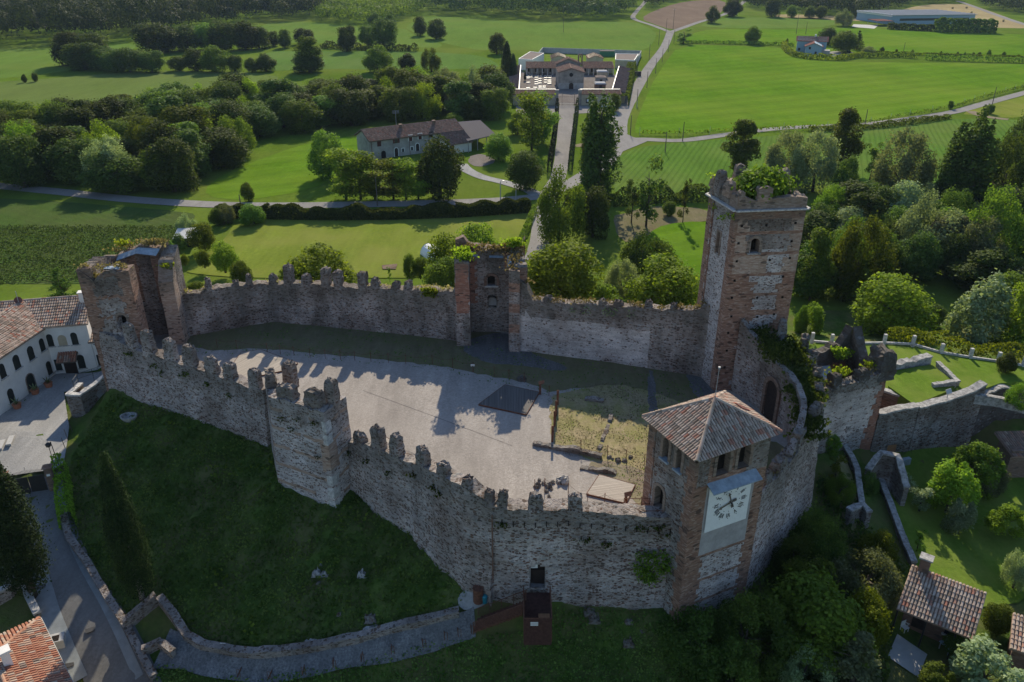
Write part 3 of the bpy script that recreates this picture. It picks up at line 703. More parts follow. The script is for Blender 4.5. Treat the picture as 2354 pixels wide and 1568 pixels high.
# ------------------------------------------------------------------ terrain
HC = 9.0            # level of the castle courtyard above the plain
cp = []
def K(px, py, Z): g = G(px, py, Z); cp.append((g.x, g.y, Z))
for a in [(255,890,6.2),(330,910,6.2),(450,950,6.0),(625,1020,5.9),(640,1110,5.4),(765,1160,4.9),(805,1110,5.4),(950,1225,4.8),(1100,1365,4.0),(1250,1375,3.9),(1400,1385,3.7),(1530,1395,3.4),
          (1560,1430,3.0),(1720,1360,3.2),(300,1000,4.6),(200,1010,2.8),(178,985,2.8),(215,940,3.4),(240,905,4.4),(160,930,2.9),(200,880,3.0),(230,1100,2.3),(400,1200,2.2),(600,1300,2.2),(800,1300,3.0),(900,1400,2.2),(600,1450,0.6),(360,1390,0.3),(200,1250,0.6),(1000,1400,2.8),
          (75,1120,2.4),(110,1250,1.0),(190,1400,-.6),(300,1560,-2.2),(60,1000,2.9),(110,900,2.9),(0,900,2.9),(110,1080,2.6),(-60,1000,2.9),(-60,1300,0.5),(0,1560,-1.6),
          (600,1560,-1.7),(1000,1510,0.2),(1200,1565,-.2),(1400,1500,.9),(1500,1560,.2),(900,1565,-1.0),(400,1500,-1.2),(700,1520,-.4),(900,1490,.7),(1080,1430,2.2),
          (1800,1380,1.8),(1900,1230,2.3),(1890,1120,3.2),(1970,1130,2.6),(1925,1040,3.6),(2060,1100,1.0),(2300,1100,.9),(2060,1250,.7),(2300,1300,.4),(2150,1500,0),(1900,1500,0),(2350,1560,0),(2200,1010,1.0),(2354,1040,1.0)]: K(*a)
for x, y, z in [(-52,95,2.6),(-44,94,4.2),(-30,96,4.5),(-8,93,4.6),(2,93,4.4),(12,88,4.2),(20,84,4.0),(32,80,5.8),(45,82,6.0),(60,82,5.5),(30,88,3.6),(45,92,4.0),(62,92,3.6),(75,75,3.5),(80,55,0.5),
                (-44,104,1.2),(-28,108,1.0),(-8,106,1.0),(3,106,1.0),(14,100,1.0),(24,98,0.9),(45,104,0.4),(64,104,0.3),(-62,92,2.2),(-70,80,2.6),(-75,60,1.5),(-70,40,-1),(60,35,-1),(0,33,-2),(-30,33,-3),
                (-20,75,8.3),(0,70,8.3),(-30,82,8.3),(15,66,8.3),(5,56,8.3),(-5,80,8.3),(22,62,8.3),(-40,84,7.4)]: cp.append((x, y, z))
for X in range(-120, 121, 20): cp.append((X, 118, 0)); cp.append((X, 126, 0))
for Y in (20, 40, 60, 80, 100): cp.append((-120, Y, 0)); cp.append((120, Y, 0))
cp = np.array(cp); _D = np.linalg.norm(cp[:, None, :2]-cp[None, :, :2], axis=2)
_w = np.linalg.solve(_D + np.eye(len(cp))*0.4, cp[:, 2]-0.0)
def hgt_arr(X, Y):
    X = np.asarray(X, float); Y = np.asarray(Y, float); out = np.zeros(X.shape)
    for (x, y, _), ww in zip(cp, _w): out += ww*np.hypot(X-x, Y-y)
    bl = np.clip((126-Y)/10, 0, 1)*np.clip((118-np.abs(X))/14, 0, 1)
    return out*bl
def hgt(x, y): return float(hgt_arr([x], [y])[0])
def GT(px, py):
    """sight line meets the terrain"""
    z = 2.0
    for _ in range(12): g = G(px, py, z); z = 0.5*z + 0.5*hgt(g.x, g.y)
    g = G(px, py, z); g.z = hgt(g.x, g.y); return g

def axis(lo, hi, step, far, k=1.28):
    a = list(np.arange(lo, hi+1e-6, step)); s_ = step; x = hi
    while x < far: s_ *= k; x += s_; a.append(x)
    s_ = step; x = lo; pre = []
    while x > -far and lo < 0: s_ *= k; x -= s_; pre.append(x)
    return np.array(pre[::-1] + a)
ax = axis(-96, 96, 0.9, 2600); ay = axis(24, 128, 0.9, 3200)
ay = np.concatenate([[-300, -60, 0], ay])
XX, YY = np.meshgrid(ax, ay); ZZ = hgt_arr(XX, np.clip(YY, 24, None)); ZZ[YY > 126] = 0
near = (YY < 124) & (YY > 20)
rg = np.random.default_rng(4); ZZ = ZZ + near*np.clip(ZZ*0.05, 0, 0.12)*rg.normal(size=ZZ.shape)
me = bpy.data.meshes.new('ground'); nx, ny = len(ax), len(ay)
V = np.stack([XX, YY, ZZ], -1).reshape(-1, 3); ii = np.arange(nx*ny).reshape(ny, nx)
Fq = np.stack([ii[:-1, :-1], ii[:-1, 1:], ii[1:, 1:], ii[1:, :-1]], -1).reshape(-1, 4)
me.from_pydata(V.tolist(), [], Fq.tolist()); me.materials.append(M['meadow']); me.materials.append(M['hillgrass'])
cy_ = (YY[:-1, :-1]+YY[1:, 1:]).ravel()/2; me.polygons.foreach_set('material_index', (cy_ < 112).astype(np.int32)); me.update()
me.polygons.foreach_set('use_smooth', [True]*len(me.polygons))
go = bpy.data.objects.new('ground', me); C.objects.link(go); tag(go, kind='structure')

import bmesh
def smooth_poly(pts, it=2):
    for _ in range(it):
        q = []
        for a, b in zip(pts, pts[1:]+pts[:1]): q += [a*0.75+b*0.25, a*0.25+b*0.75]
        pts = q
    return pts
def area(name, pts, m, off=0.03, drape=False, z=None, smooth=1, cell=2.0, kind='structure', wobble=0.0, label=None):
    """a sheet of ground with the outline pts (world x, y)"""
    pts = [Vector((p[0], p[1], 0)) for p in pts]
    if smooth: pts = smooth_poly(pts, smooth)
    if wobble:
        q = []
        for a, b in zip(pts, pts[1:]+pts[:1]):
            n = max(1, int((b-a).length/max(0.6, wobble*1.5)))
            for k in range(n): p = a.lerp(b, k/n); v = noise.noise_vector(p*(0.9/wobble))*wobble; q.append(p+Vector((v.x, v.y, 0)))
        pts = q
    bm = bmesh.new(); vs = [bm.verts.new(p) for p in pts]; f = bm.faces.new(vs)
    if f.calc_area() and f.normal.z < 0: f.normal_flip()
    bmesh.ops.triangulate(bm, faces=bm.faces[:])
    if drape:
        x0, x1 = min(p.x for p in pts), max(p.x for p in pts); y0, y1 = min(p.y for p in pts), max(p.y for p in pts)
        for ax_, lo, hi in ((0, x0, x1), (1, y0, y1)):
            c = math.floor(lo/cell)*cell + cell
            while c < hi:
                co = (c, 0, 0) if ax_ == 0 else (0, c, 0); no = (1, 0, 0) if ax_ == 0 else (0, 1, 0)
                bmesh.ops.bisect_plane(bm, geom=bm.verts[:]+bm.edges[:]+bm.faces[:], plane_co=co, plane_no=no); c += cell
        X = np.array([v.co.x for v in bm.verts]); Y = np.array([v.co.y for v in bm.verts]); H = hgt_arr(X, Y)
        for v, h in zip(bm.verts, H): v.co.z = h + off
    else:
        for v in bm.verts: v.co.z = (z or 0) + off
    bmesh.ops.recalc_face_normals(bm, faces=bm.faces[:])
    if sum(f.normal.z for f in bm.faces) < 0: bmesh.ops.reverse_faces(bm, faces=bm.faces[:])
    me = bpy.data.meshes.new(name); bm.to_mesh(me); bm.free(); me.materials.append(m)
    o = bpy.data.objects.new(name, me); C.objects.link(o); return tag(o, label, kind=kind)
def PX(l, Z=0.0): return [G(x, y, Z) for x, y in l]
def catmull(P, n=8):
    out = []
    for i in range(len(P)-1):
        p0 = P[max(0, i-1)]; p1 = P[i]; p2 = P[i+1]; p3 = P[min(len(P)-1, i+2)]
        for k in range(n):
            t = k/n; out.append(0.5*((2*p1) + (p2-p0)*t + (2*p0-5*p1+4*p2-p3)*t*t + (3*p1-p0-3*p2+p3)*t**3))
    out.append(P[-1]); return out
def road(name, P, width, m, off=0.06, drape=False, n=8, thick=0.0):
    P = [Vector((p[0], p[1], 0)) for p in P]; wd = width if isinstance(width, (list, tuple)) else [width]*len(P)
    Q = catmull(P, n); mb = MB(); rows = []
    for i, p in enumerate(Q):
        a = Q[max(0, i-1)]; b = Q[min(len(Q)-1, i+1)]; d = (b-a).normalized(); nn = Vector((-d.y, d.x, 0)); f = i/n; k = min(len(wd)-2, int(f)) if len(wd) > 1 else 0
        w_ = (wd[k] + (wd[k+1]-wd[k])*(f-k))/2; row = []
        for u in (-1, -.5, 0, .5, 1):
            e = 1 + (0.06*noise.noise(Vector((p.x*.35, p.y*.35, u)))) if abs(u) == 1 else 1
            q = p + nn*w_*u*e; q.z = (hgt(q.x, q.y) if drape else 0) + off; row.append(mb.vert(q))
        rows.append(row)
    for A, B in zip(rows, rows[1:]):
        for k in range(4): mb.face((A[k], A[k+1], B[k+1], B[k]))
    # make faces look up
    if len(mb.f) and (Vector(mb.v[mb.f[0][1]])-Vector(mb.v[mb.f[0][0]])).cross(Vector(mb.v[mb.f[0][2]])-Vector(mb.v[mb.f[0][1]])).z < 0: mb.f = [f[::-1] for f in mb.f]
    me = mb.mesh(name, m, None, True); o = bpy.data.objects.new(name, me); C.objects.link(o); return tag(o, kind='structure')

# --- fields of the plain
area('cereal_field', PX([(1562,102),(1700,106),(1822,112),(1832,134),(1900,142),(2100,144),(2500,150),(2500,170),(2354,192),(2240,232),(2100,264),(1900,291),(1700,301),(1475,309),(1457,303),(1468,262),(1510,170)]), M['field_bright'], 0.03, smooth=1)
area('upper_cereal_field', PX([(1586,78),(1640,66),(1800,68),(1985,64),(2100,72),(2500,84),(2500,134),(2000,126),(1990,122),(1910,125),(1830,106),(1700,99),(1568,97)]), M['field_bright'], 0.03)
area('row_crop_field_upper', PX([(1602,58),(1660,42),(1700,39),(1917,42),(1920,62),(1780,66),(1640,64)]), M['field_pale'], 0.05)
area('pale_crop_field', PX([(985,37),(1080,41),(1177,50),(1300,52),(1457,48),(1508,72),(1508,88),(1487,117),(1400,119),(1232,114),(1110,117),(1060,108),(990,92),(945,72),(930,62),(960,45)]), M['field_pale'], 0.03)
area('sloping_crop_field', PX([(588,55),(700,48),(790,60),(850,64),(930,64),(950,80),(1000,95),(1020,104),(1000,112),(850,100),(740,100),(620,98)]), M['field_pale'], 0.03)
area('lower_crop_field', PX([(590,118),(740,117),(980,119),(1030,122),(1110,128),(1150,150),(1140,160),(1050,158),(900,160),(740,158),(600,165)]), M['field_rows'], 0.03)
area('hay_meadow', PX([(-120,118),(60,112),(150,112),(320,98),(340,104),(300,112),(300,135),(160,165),(-120,192)]), M['field_pale'], 0.03)
area('vineyard', PX([(-120,195),(60,185),(230,170),(400,162),(640,168),(640,205),(430,250),(200,262),(-120,290)]), M['field_vine'], 0.05)
area('ploughed_field', PX([(1472,43),(1500,26),(1552,8),(1602,0),(1669,0),(1666,26),(1620,44),(1577,62),(1545,69),(1505,56)]), M['soil'], 0.03)
area('stubble_field', PX([(2065,25),(2110,13),(2160,9),(2230,10),(2300,34),(2366,60),(2366,66),(2270,63),(2240,56),(2100,52),(1955,48),(1900,46),(1780,40),(1785,32),(1900,36),(2010,42),(2040,42)]), M['stubble'], 0.05)
area('maize_field_below_road', PX([(1405,372),(1445,346),(1500,333),(1680,319),(1900,303),(2190,268),(2500,285),(2500,380),(2000,440),(1850,420),(1640,440),(1560,455),(1440,462),(1412,450)]), M['field_rows2'], 0.03)
area('pale_far_meadow', PX([(2200,262),(2290,236),(2500,190),(2500,260),(2354,268),(2320,272),(2260,266)]), M['lawn'], 0.04)
area('maize_field_left', PX([(-160,452),(60,458),(220,470),(440,488),(452,500),(400,560),(360,610),(330,645),(200,655),(-160,650)]), M['field_maize'], 0.03, cell=4)
area('garden_lawn_behind_castle', PX([(540,512),(700,496),(1000,482),(1205,478),(1224,484),(1205,530),(1180,575),(1130,612),(1000,640),(760,640),(560,640),(460,632),(420,625),(470,590),(520,548)]), M['lawn'], 0.10, drape=True)
area('sloping_meadow_beside_farmhouse', PX([(470,452),(480,420),(560,380),(700,330),(820,310),(840,330),(800,400),(700,440),(560,462)]), M['field_bright'], 0.04)
area('meadow_below_poplar', PX([(1490,520),(1640,505),(1700,560),(1680,640),(1540,650),(1480,600)]), M['field_bright'], 0.10, drape=True, smooth=2)
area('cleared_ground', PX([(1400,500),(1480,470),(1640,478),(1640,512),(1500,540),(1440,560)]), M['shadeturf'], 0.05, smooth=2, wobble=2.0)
area('field_track', PX([(1640,60),(1644,66),(1200,70),(1200,69)]), M['dirt'], 0.045) if False else None

# --- roads
R1 = PX([(-200,408),(0,428),(150,443),(300,459),(470,470),(620,473),(800,471),(1000,467),(1150,461),(1240,452)])
road('country_road_left', R1, 4.4, M['asphalt'], 0.09)
drv = PX([(1303,236),(1300,290),(1287,392),(1266,440),(1248,500),(1240,560),(1228,600)])
road('cemetery_driveway', drv, [5.0,4.6,3.7,3.9,3.8,3.8,3.8], M['asphalt'], 0.10)
road('country_road_right', PX([(1541,74),(1527,108),(1496,150),(1473,187),(1443,238),(1424,275),(1417,305),(1408,338),(1388,372),(1340,408),(1280,436),(1240,452)]), [5,4.6,4.6,4.6,5,5.6,6.5,7,6,5,4.6,4.4], M['asphalt'], 0.08)
road('country_road_east', PX([(1412,328),(1440,325),(1480,321),(1569,323),(1677,309),(1800,295),(1990,285),(2090,273),(2190,258),(2265,238),(2354,214),(2460,186)]), [8,6.5,4.8,4.2,4.2,4.2,4.2,4.2,4.2,4.2,4.2,4.2], M['asphalt'], 0.085)
area('road_junction', PX([(1415,300),(1440,308),(1462,319),(1500,320),(1470,333),(1440,345),(1412,358),(1400,345)]), M['asphalt'], 0.095, smooth=1)
road('farm_lane_north', PX([(1541,74),(1502,59),(1457,43),(1462,28),(1480,8),(1484,0)]), 4.0, M['asphalt'], 0.075)
road('lane_north_east', PX([(1541,74),(1570,64),(1604,52),(1667,32),(1700,12),(1712,2)]), 4.6, M['asphalt'], 0.07)
road('lane_far_right', PX([(2200,2),(2230,12),(2278,30),(2330,48),(2400,70)]), 5.0, M['asphalt'], 0.07)
road('side_lane', PX([(2230,256),(2255,266),(2290,272),(2318,275)]), 3.4, M['dirt'], 0.09)
road('farmhouse_lane', PX([(1060,378),(1075,392),(1110,408),(1160,420),(1210,436),(1236,450)]), 3.2, M['gravel_grey'], 0.10)
area('farmhouse_yard', PX([(1075,362),(1100,352),(1130,360),(1142,372),(1112,384),(1080,382)]), M['courtdirt'], 0.06, smooth=1, wobble=1.0)
area('cemetery_forecourt', PX([(1186,244),(1278,243),(1330,243),(1424,244),(1424,256),(1320,262),(1186,262)]), M['asphalt'], 0.07, smooth=0)
area('cemetery_court', PX([(1200,153),(1420,153),(1420,241),(1186,240)]), M['courtdirt'], 0.05, smooth=0)
area('cemetery_back_lawn', PX([(1232,125),(1460,128),(1446,168),(1420,172),(1200,165)]), M['lawn_green'], 0.055, smooth=0)
area('roadside_path', PX([(1405,240),(1440,168),(1452,172),(1424,245)]), M['dirt'], 0.05)
road('track_by_poplar', PX([(1320,336),(1340,333),(1372,322),(1400,312)]), 3.0, M['dirt'], 0.07)

# --- castle mound: courtyard slab
court = [(-44.6,84.5),(-38.5,85.6),(-29.3,89.8),(-6.9,84.8),(-6.4,87),(0.8,87),(1.4,82.2),(10.7,79.2),(19.6,75.6),(21.5,72.5),(23.6,71.2),(25.4,66.8),(26.0,63.4),(25.6,60.2),(24.4,57.2),(22.4,55.0),(19.8,53.2),(17.5,50.5),(12.2,48.3),(-1.2,49.0),(-8.3,55.4),(-14.6,61.6),(-21.4,61.8),(-23.6,67.6),(-33.2,73.4),(-43.6,79.4)]
mb = MB(); mb.prism(court[::-1], HC-5.5, HC, 0)
o = obj('courtyard_gravel', mb, M['gravel']); tag(o, kind='structure')
def CYD(l): return PX(l, HC)
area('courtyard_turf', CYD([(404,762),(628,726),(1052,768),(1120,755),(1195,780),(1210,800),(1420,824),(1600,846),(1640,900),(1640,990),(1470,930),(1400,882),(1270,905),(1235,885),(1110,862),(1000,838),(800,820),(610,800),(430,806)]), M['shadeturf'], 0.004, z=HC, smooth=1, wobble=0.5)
area('courtyard_dry_turf', CYD([(1263,915),(1290,905),(1400,880),(1500,900),(1640,950),(1640,1080),(1500,1190),(1480,1150),(1420,1090),(1385,1062),(1278,1032),(1266,985)]), M['dryturf'], 0.008, z=HC, smooth=1, wobble=0.35)
area('courtyard_rubble', CYD([(1060,788),(1120,766),(1180,766),(1200,806),(1310,842),(1290,855),(1190,838),(1120,836),(1070,812)]), M['rubblefloor'], 0.012, z=HC, smooth=1, wobble=0.25)
area('courtyard_rubble_strip', CYD([(1488,850),(1505,856),(1512,980),(1492,975)]), M['rubblefloor'], 0.012, z=HC, smooth=1, wobble=0.3)
area('courtyard_rubble_corner', CYD([(1575,852),(1618,868),(1650,900),(1640,960),(1590,900)]), M['rubblefloor'], 0.012, z=HC, smooth=1, wobble=0.3)
area('courtyard_bare_patch', CYD([(1370,1055),(1440,1068),(1490,1090),(1490,1180),(1420,1110),(1345,1080)]), M['dirt'], 0.012, z=HC, smooth=1, wobble=0.3)

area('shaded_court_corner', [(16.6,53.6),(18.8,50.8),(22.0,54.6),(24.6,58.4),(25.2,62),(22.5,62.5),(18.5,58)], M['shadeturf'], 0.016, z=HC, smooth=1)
road('drain_line', CYD([(834,898),(1000,958),(1177,1025)]), 0.09, M['courtdirt'], HC+.006, n=2)
# --- yard of the white house, street, paths
area('house_yard', [GT(x, y) for x, y in [(19,950),(129,862),(240,856),(246,864),(186,900),(148,905),(160,985),(148,1070),(124,1085),(40,1096),(-60,1110),(-90,960)]], M['gravel_grey'], 0.25, drape=True, smooth=0, cell=1)
street = [GT(x, y) for x, y in [(78,1105),(96,1180),(128,1262),(172,1360),(225,1450),(270,1540),(300,1620)]]
road('street', street, [4.8,4.4,4.2,4.4,4.6,4.8,5.0], M['street'], 0.10, drape=True)
road('street_gutter_strip', [GT(x, y) for x, y in [(137,1120),(150,1200),(186,1290),(236,1380),(280,1470),(320,1560)]], 0.7, M['kerbstone'], 0.14, drape=True)
road('pavement', [GT(x, y) for x, y in [(78,1290),(92,1335),(118,1420),(150,1500),(180,1568)]], [1.2,1.5,1.6,1.5,1.5], M['kerbstone'], 0.16, drape=True)
# raised lawn on the right with its own level
HL = 7.0
lawn = PX([(1876,786),(1960,782),(2100,800),(2330,838),(2560,880)], HL) + [Vector(q) for q in [(75,66),(67.2,70.8),(62,75.8),(58,77.2),(54,76.9),(50.6,75.2),(49,74.2),(46,73.2),(44.1,72.4),(39.4,76.6),(37.8,77.5),(36.5,76.8),(33.4,75.4),(30.8,73.6)]]
mb = MB(); pl = [(p.x, p.y) for p in lawn]
ar = sum(a[0]*b[1]-b[0]*a[1] for a, b in zip(pl, pl[1:]+pl[:1]))
mb.prism(pl if ar > 0 else pl[::-1], 1.0, HL, 0); o = obj('terrace_lawn', mb, M['lawn_green']); tag(o, kind='structure')
area('lower_garden_lawn', [GT(x, y) for x, y in [(2025,1080),(2120,1020),(2300,1020),(2420,1060),(2450,1300),(2300,1420),(2140,1330),(2085,1290),(2050,1190)]], M['lawn_green'], 0.10, drape=True, cell=2)
area('stone_slab_patio', [GT(x, y) for x, y in [(2062,1460),(2131,1507),(2110,1560),(2040,1512)]], M['concrete'], 0.14, drape=True, smooth=0)
area('dry_bank', [GT(x, y) for x, y in [(1925,1040),(1950,1060),(1975,1180),(1965,1240),(1935,1200),(1920,1100)]], M['dryturf'], 0.10, drape=True)
area('river', PX([(1850,492),(1890,500),(1950,498),(2000,506),(1960,514),(1900,524),(1865,512)]), M['water'], 0.05)
# ------------------------------------------------------------------ castle
def proj(p):
    z = depth(p); x = p[0]; y = -(p[1]*sin(TILT) - (CAMH-p[2])*cos(TILT)); return CX + F*x/z, CY + F*((CAMH-p[2])*cos(TILT) - p[1]*sin(TILT))/z
def st_px(W, px):
    """station of a wall standing under the measured column px"""
    return min(W.st, key=lambda s: abs(proj(Vector((s[0], s[1], s[3])))[0]-px))[4]
def mer_px(root, W, lst, thick, mats, seed=0, sink=0.5, dh=0.0, taper=0.85):
    out = []
    for (x0, x1, ty) in lst:
        s0 = st_px(W, x0); s1 = st_px(W, x1); sm = (s0+s1)/2; i = min(range(W.ns), key=lambda z: abs(W.st[z][4]-sm)); y = W.st[i][1]
        zt = U((x0+x1)/2, ty, y+thick*0.5).z; out.append((sm, max(0.75, abs(s1-s0)*.64), max(0.6, zt-W.st[i][3]+dh+.3)))
    merlons(root, W, out, 1, 1, thick, mats, seed, sink, taper=taper)
def keys(lst):
    """[(bx, by, zb, tx, ty)] -> stations"""
    out = []
    for bx, by, zb, tx, ty in lst:
        p = G(bx, by, zb); out.append((p.x, p.y, zb-1.2, U(tx, ty, p.y).z))
    return out
def face_uv(px, py, A, B):
    """sight line meets the vertical plane through A-B: distance along it and height"""
    r = ray(px, py); dx, dy = B[0]-A[0], B[1]-A[1]; L = hypot(dx, dy); nx, ny = -dy/L, dx/L
    t = (A[0]*nx + A[1]*ny)/(r[0]*nx + r[1]*ny); p = (r[0]*t, r[1]*t, CAMH+r[2]*t)
    return (p[0]-A[0])*dx/L + (p[1]-A[1])*dy/L, p[2]
def niche(name, root, A, B, s_, z, wd, h, inside, mats, arch=True, dep=0.6, rw=0.28, proud=0.08, sill=None, back='void', n=7, frame=True):
    """an opening in masonry: frame, reveals and the dark inside"""
    d = Vector((B[0]-A[0], B[1]-A[1], 0)).normalized(); o = Vector((A[0], A[1], z)) + d*s_; inn = Vector(inside).normalized(); out = -inn
    pts = arch_pts(wd, h, n) if arch else [(-wd/2, 0), (wd/2, 0), (wd/2, h), (-wd/2, h)]
    mb = MB(); k = len(pts)
    if frame: ring(mb, o, d, pts, out, rw, proud, 0)
    b0 = len(mb.v)
    for off in (proud if frame else 0.02, -dep):
        for x, zz in pts: mb.v.append(tuple(o + d*x + Vector((0, 0, zz)) + out*off))
    for i in range(k): j = (i+1) % k; mb.face((b0+i, b0+j, b0+k+j, b0+k+i), 0)
    w = obj(name, mb, mats, root)
    m2 = MB(); panel(m2, o - out*dep, d, [(x*1.02, zz) for x, zz in pts], out, 0, 0.03); obj('dark_recess' if back == 'void' else 'door_leaf', m2, M[back], w)
    if sill:
        m3 = MB(); m3.obox(o + out*(proud+0.0) + Vector((0, 0, -0.06)) - out*0.1, d, out, (wd+0.35, 0.5, 0.14)); obj('sill', m3, M[sill], w)
    return w
IN = M['rubble_in']; RB = M['rubble']

# ---- left ruined corner tower (open at the back)
lt = thing('ruined_tower', 'hollow ruined brick tower at the left end of the castle, weeds on its broken top', 'tower', (-42, 80, 5))
def brk(mid0, mid1, period=2.4, b=0.34):
    def f(s_, z, side, st):
        if side == 1: return 2
        zz = z % period; t = 0.25 if int(z*1.4) % 2 else -0.15
        if zz < b: return 0
        return 1 if (mid0+t < s_ < mid1-t) else 0
    return f
TM = [M['brick'], M['panel_old'], M['rubble_in']]
W = Wall([(-45.3,77.5,4,20.2),(-43.8,77.6,4,19.0),(-42.4,77.7,4,19.9),(-40.1,77.9,4,19.8)], 1.9, 1, 0.3, 0.35, 0.35, 0.05, brk(1.2, 3.9), 3, openings=[(2.9,4.0,12.2,15.0)]); obj('front_wall', W.mb, TM, lt); LTW = W
niche('window', lt, (-45.3,77.5), (-40.1,77.9), 3.45, 12.2, 0.95, 2.7, (0,1,0), [M['brick_pale'], M['void']], True, 0.9, 0.25)
W = Wall([(-46.2,86.6,3,18.6),(-45.9,82,4,19.6),(-45.25,77.6,4,20.3)], 1.3, 1, 0.35, 0.4, 0.5, 0.06, brk(1.5, 8.0), 5); obj('side_wall', W.mb, TM, lt)
W = Wall([(-44.9,84.9,6,18.8),(-42,85.2,6,19.9),(-39.4,85.2,8,19.7)], 1.6, 1, 0.3, 0.4, 0.5, 0.08, lambda s_, z, a, b: 0 if z > 13 and (1 < s_ < 2.2 or 3.8 < s_ < 4.8) else 2, 6); obj('back_wall', W.mb, TM, lt)
W2 = Wall([(-39.35,82.3,8,16.7),(-39.5,83.6,8,18.6),(-39.6,86.0,8,19.8)], 1.6, -1, 0.3, 0.4, 0.3, 0.05, lambda s_, z, a, b: 0 if s_ < 1.6 else 2, 7); obj('pillar', W2.mb, [M['brick_pale'], M['panel_old'], M['rubble_in']], lt)
mb = MB(); 
for a, b, c_, d_ in (((-44.2,84.6,19.2),(-42.0,85.0,19.9),(-42.0,84.2,19.5),(-44.2,83.7,18.8)), ((-42.0,85.0,19.9),(-39.7,85.2,19.7),(-39.9,84.3,19.2),(-42.0,84.2,19.5)), ((-42.6,78.6,20.15),(-41.2,78.7,20.0),(-41.2,78.1,19.95),(-42.7,78.0,20.05))):
    mb = MB(); mb.quad(a, b, c_, d_); mb.quad(*[(q[0], q[1], q[2]-0.06) for q in (d_, c_, b, a)]); obj('lead_flashing', mb, M['lead'], lt)
tufts('weeds', [LTW.at(s_, 0.9)[0] for s_ in (0.6, 1.6, 2.5, 4.3)] + [(-41.5+i*.6, 85.8, 19.9) for i in range(4)] + [(-44.5, 85.4, 19.3), (-43.6, 86, 19.6)], 'drygrass', lt, 70, 0.3, 0.45, 1, 0.7)
tufts('shrub_growth', [(-43.9, 85.2, 20.1), (-38.6, 83.5, 18.0)], 'leaf_yellow', lt, 120, 0.3, 0.45, 2, 0.6)

# ---- far curtain wall, left length
wa = thing('curtain_wall', 'long ruined far castle wall left of the hollow middle tower, four tall square merlons on it', 'wall', (-22, 87, 9))
FA = Wall(keys([(404,772,9,402,684),(425,775,9,430,682),(520,758,9,520,662),(628,740,9,628,652),(740,750,9,740,652),(840,760,9,850,661),(980,775,9,980,669),(1052,784,9,1046,670)]), 1.3, 1, 0.5, 0.45, 0.35, 0.09, lambda s_, z, a, b: 0 if a != 1 else 1, 12)
obj('masonry', FA.mb, [IN, RB], wa)
mer_px(wa, FA, [(646,673,612),(727,754,619),(768,795,626),(808,836,628)], 1.0, IN, 3, taper=0.94)
mer_px(wa, FA, [(468,494,642),(530,548,650),(566,590,634),(612,642,634),(686,716,633),(850,880,642),(900,925,650),(928,958,649)], 1.1, IN, 4, taper=0.6)
tufts('weeds', [FA.at(st_px(FA, x), 0.6)[0] for x in (430, 470, 620, 700, 860, 900, 960, 990, 1010, 1030)], 'drygrass', wa, 36, 0.25, 0.5, 3, 0.35)
tufts('ivy', [FA.at(st_px(FA, x), -0.15)[0] - Vector((0, 0, 0.7)) for x in (982, 990, 998)], 'leaf_yellow', wa, 150, 0.3, 0.35, 5, 0.9)

# ---- hollow middle tower of the far wall
ct = thing('ruined_tower', 'hollow ruined tower in the middle of the far castle wall, bushes on its top', 'tower', (-2.5, 84, 9))
def cmf(s_, z, a, st): return 0 if (int(z*1.3+0.5) % 4 == 0 and z < 13) else 1
CM = [M['brick_red'], M['rubble_in'], M['brick'], M['rubble_grey']]
W = Wall([(-4.9,85.8,8,19.0),(-3.4,85.8,8,19.2),(-0.3,85.8,8,18.8)], 1.5, 1, 0.28, 0.3, 0.2, 0.04, lambda s_, z, a, b: 0 if (s_ < 0.45+0.2*(int(z*2) % 2) and z > 12.8) or (z > 17.2 and s_ > 3.9) else 1, 21, openings=[(2.1,3.0,15.0,16.3),(2.1,3.1,12.2,13.6)]); obj('back_wall', W.mb, CM, ct); CB = W
niche('window', ct, (-4.9,85.8), (-0.3,85.8), 2.55, 14.95, 1.15, 1.25, (0,1,0), [M['brick_red'], M['void']], True, 0.9, 0.3, sill='white_stone')
niche('niche', ct, (-4.9,85.8), (-0.3,85.8), 2.6, 12.2, 0.95, 1.25, (0,1,0), [M['rubble_in'], M['void']], True, 0.6, 0.12, back='cement')
W = Wall([(-6.35,82.1,7.5,19.6),(-4.75,82.1,7.5,19.0)], 0.9, 1, 0.28, 0.35, 0.4, 0.06, lambda s_, z, a, b: 0 if 14.6 < z < 16.6 else (3 if z >= 16.6 else 1), 22); obj('left_pier', W.mb, CM, ct)
W = Wall([(-4.75,82.1,7.5,19.0),(-4.85,86,7.5,19.2)], 1.5, 1, 0.3, 0.35, 0.3, 0.05, lambda s_, z, a, b: 0 if z > 13 else 1, 23); obj('left_wall', W.mb, CM, ct)
W = Wall([(-0.35,80.5,7.5,18.7),(0.85,80.5,7.5,18.9)], 0.9, 1, 0.28, 0.35, 0.35, 0.05, lambda s_, z, a, b: 2 if (z > 9.9 and int(z*.8) % 2) else 1, 24); obj('right_pier', W.mb, CM, ct)
W = Wall([(0.3,81.2,7.5,18.9),(-0.2,86,7.5,19.3)], 1.4, -1, 0.3, 0.35, 0.4, 0.06, lambda s_, z, a, b: 2 if a == 0 else 3, 25); obj('right_wall', W.mb, CM, ct)
W = Wall([(-6.5,87.2,3,19.9),(-5.6,87.2,3,20.3),(-5.0,87.2,3,19.4),(1.0,87.2,3,19.0),(1.5,87.2,3,20.2)], 0.9, 1, 0.3, 0.4, 0.3, 0.06, lambda s_, z, a, b: 2, 26); obj('outer_wall', W.mb, CM, ct)
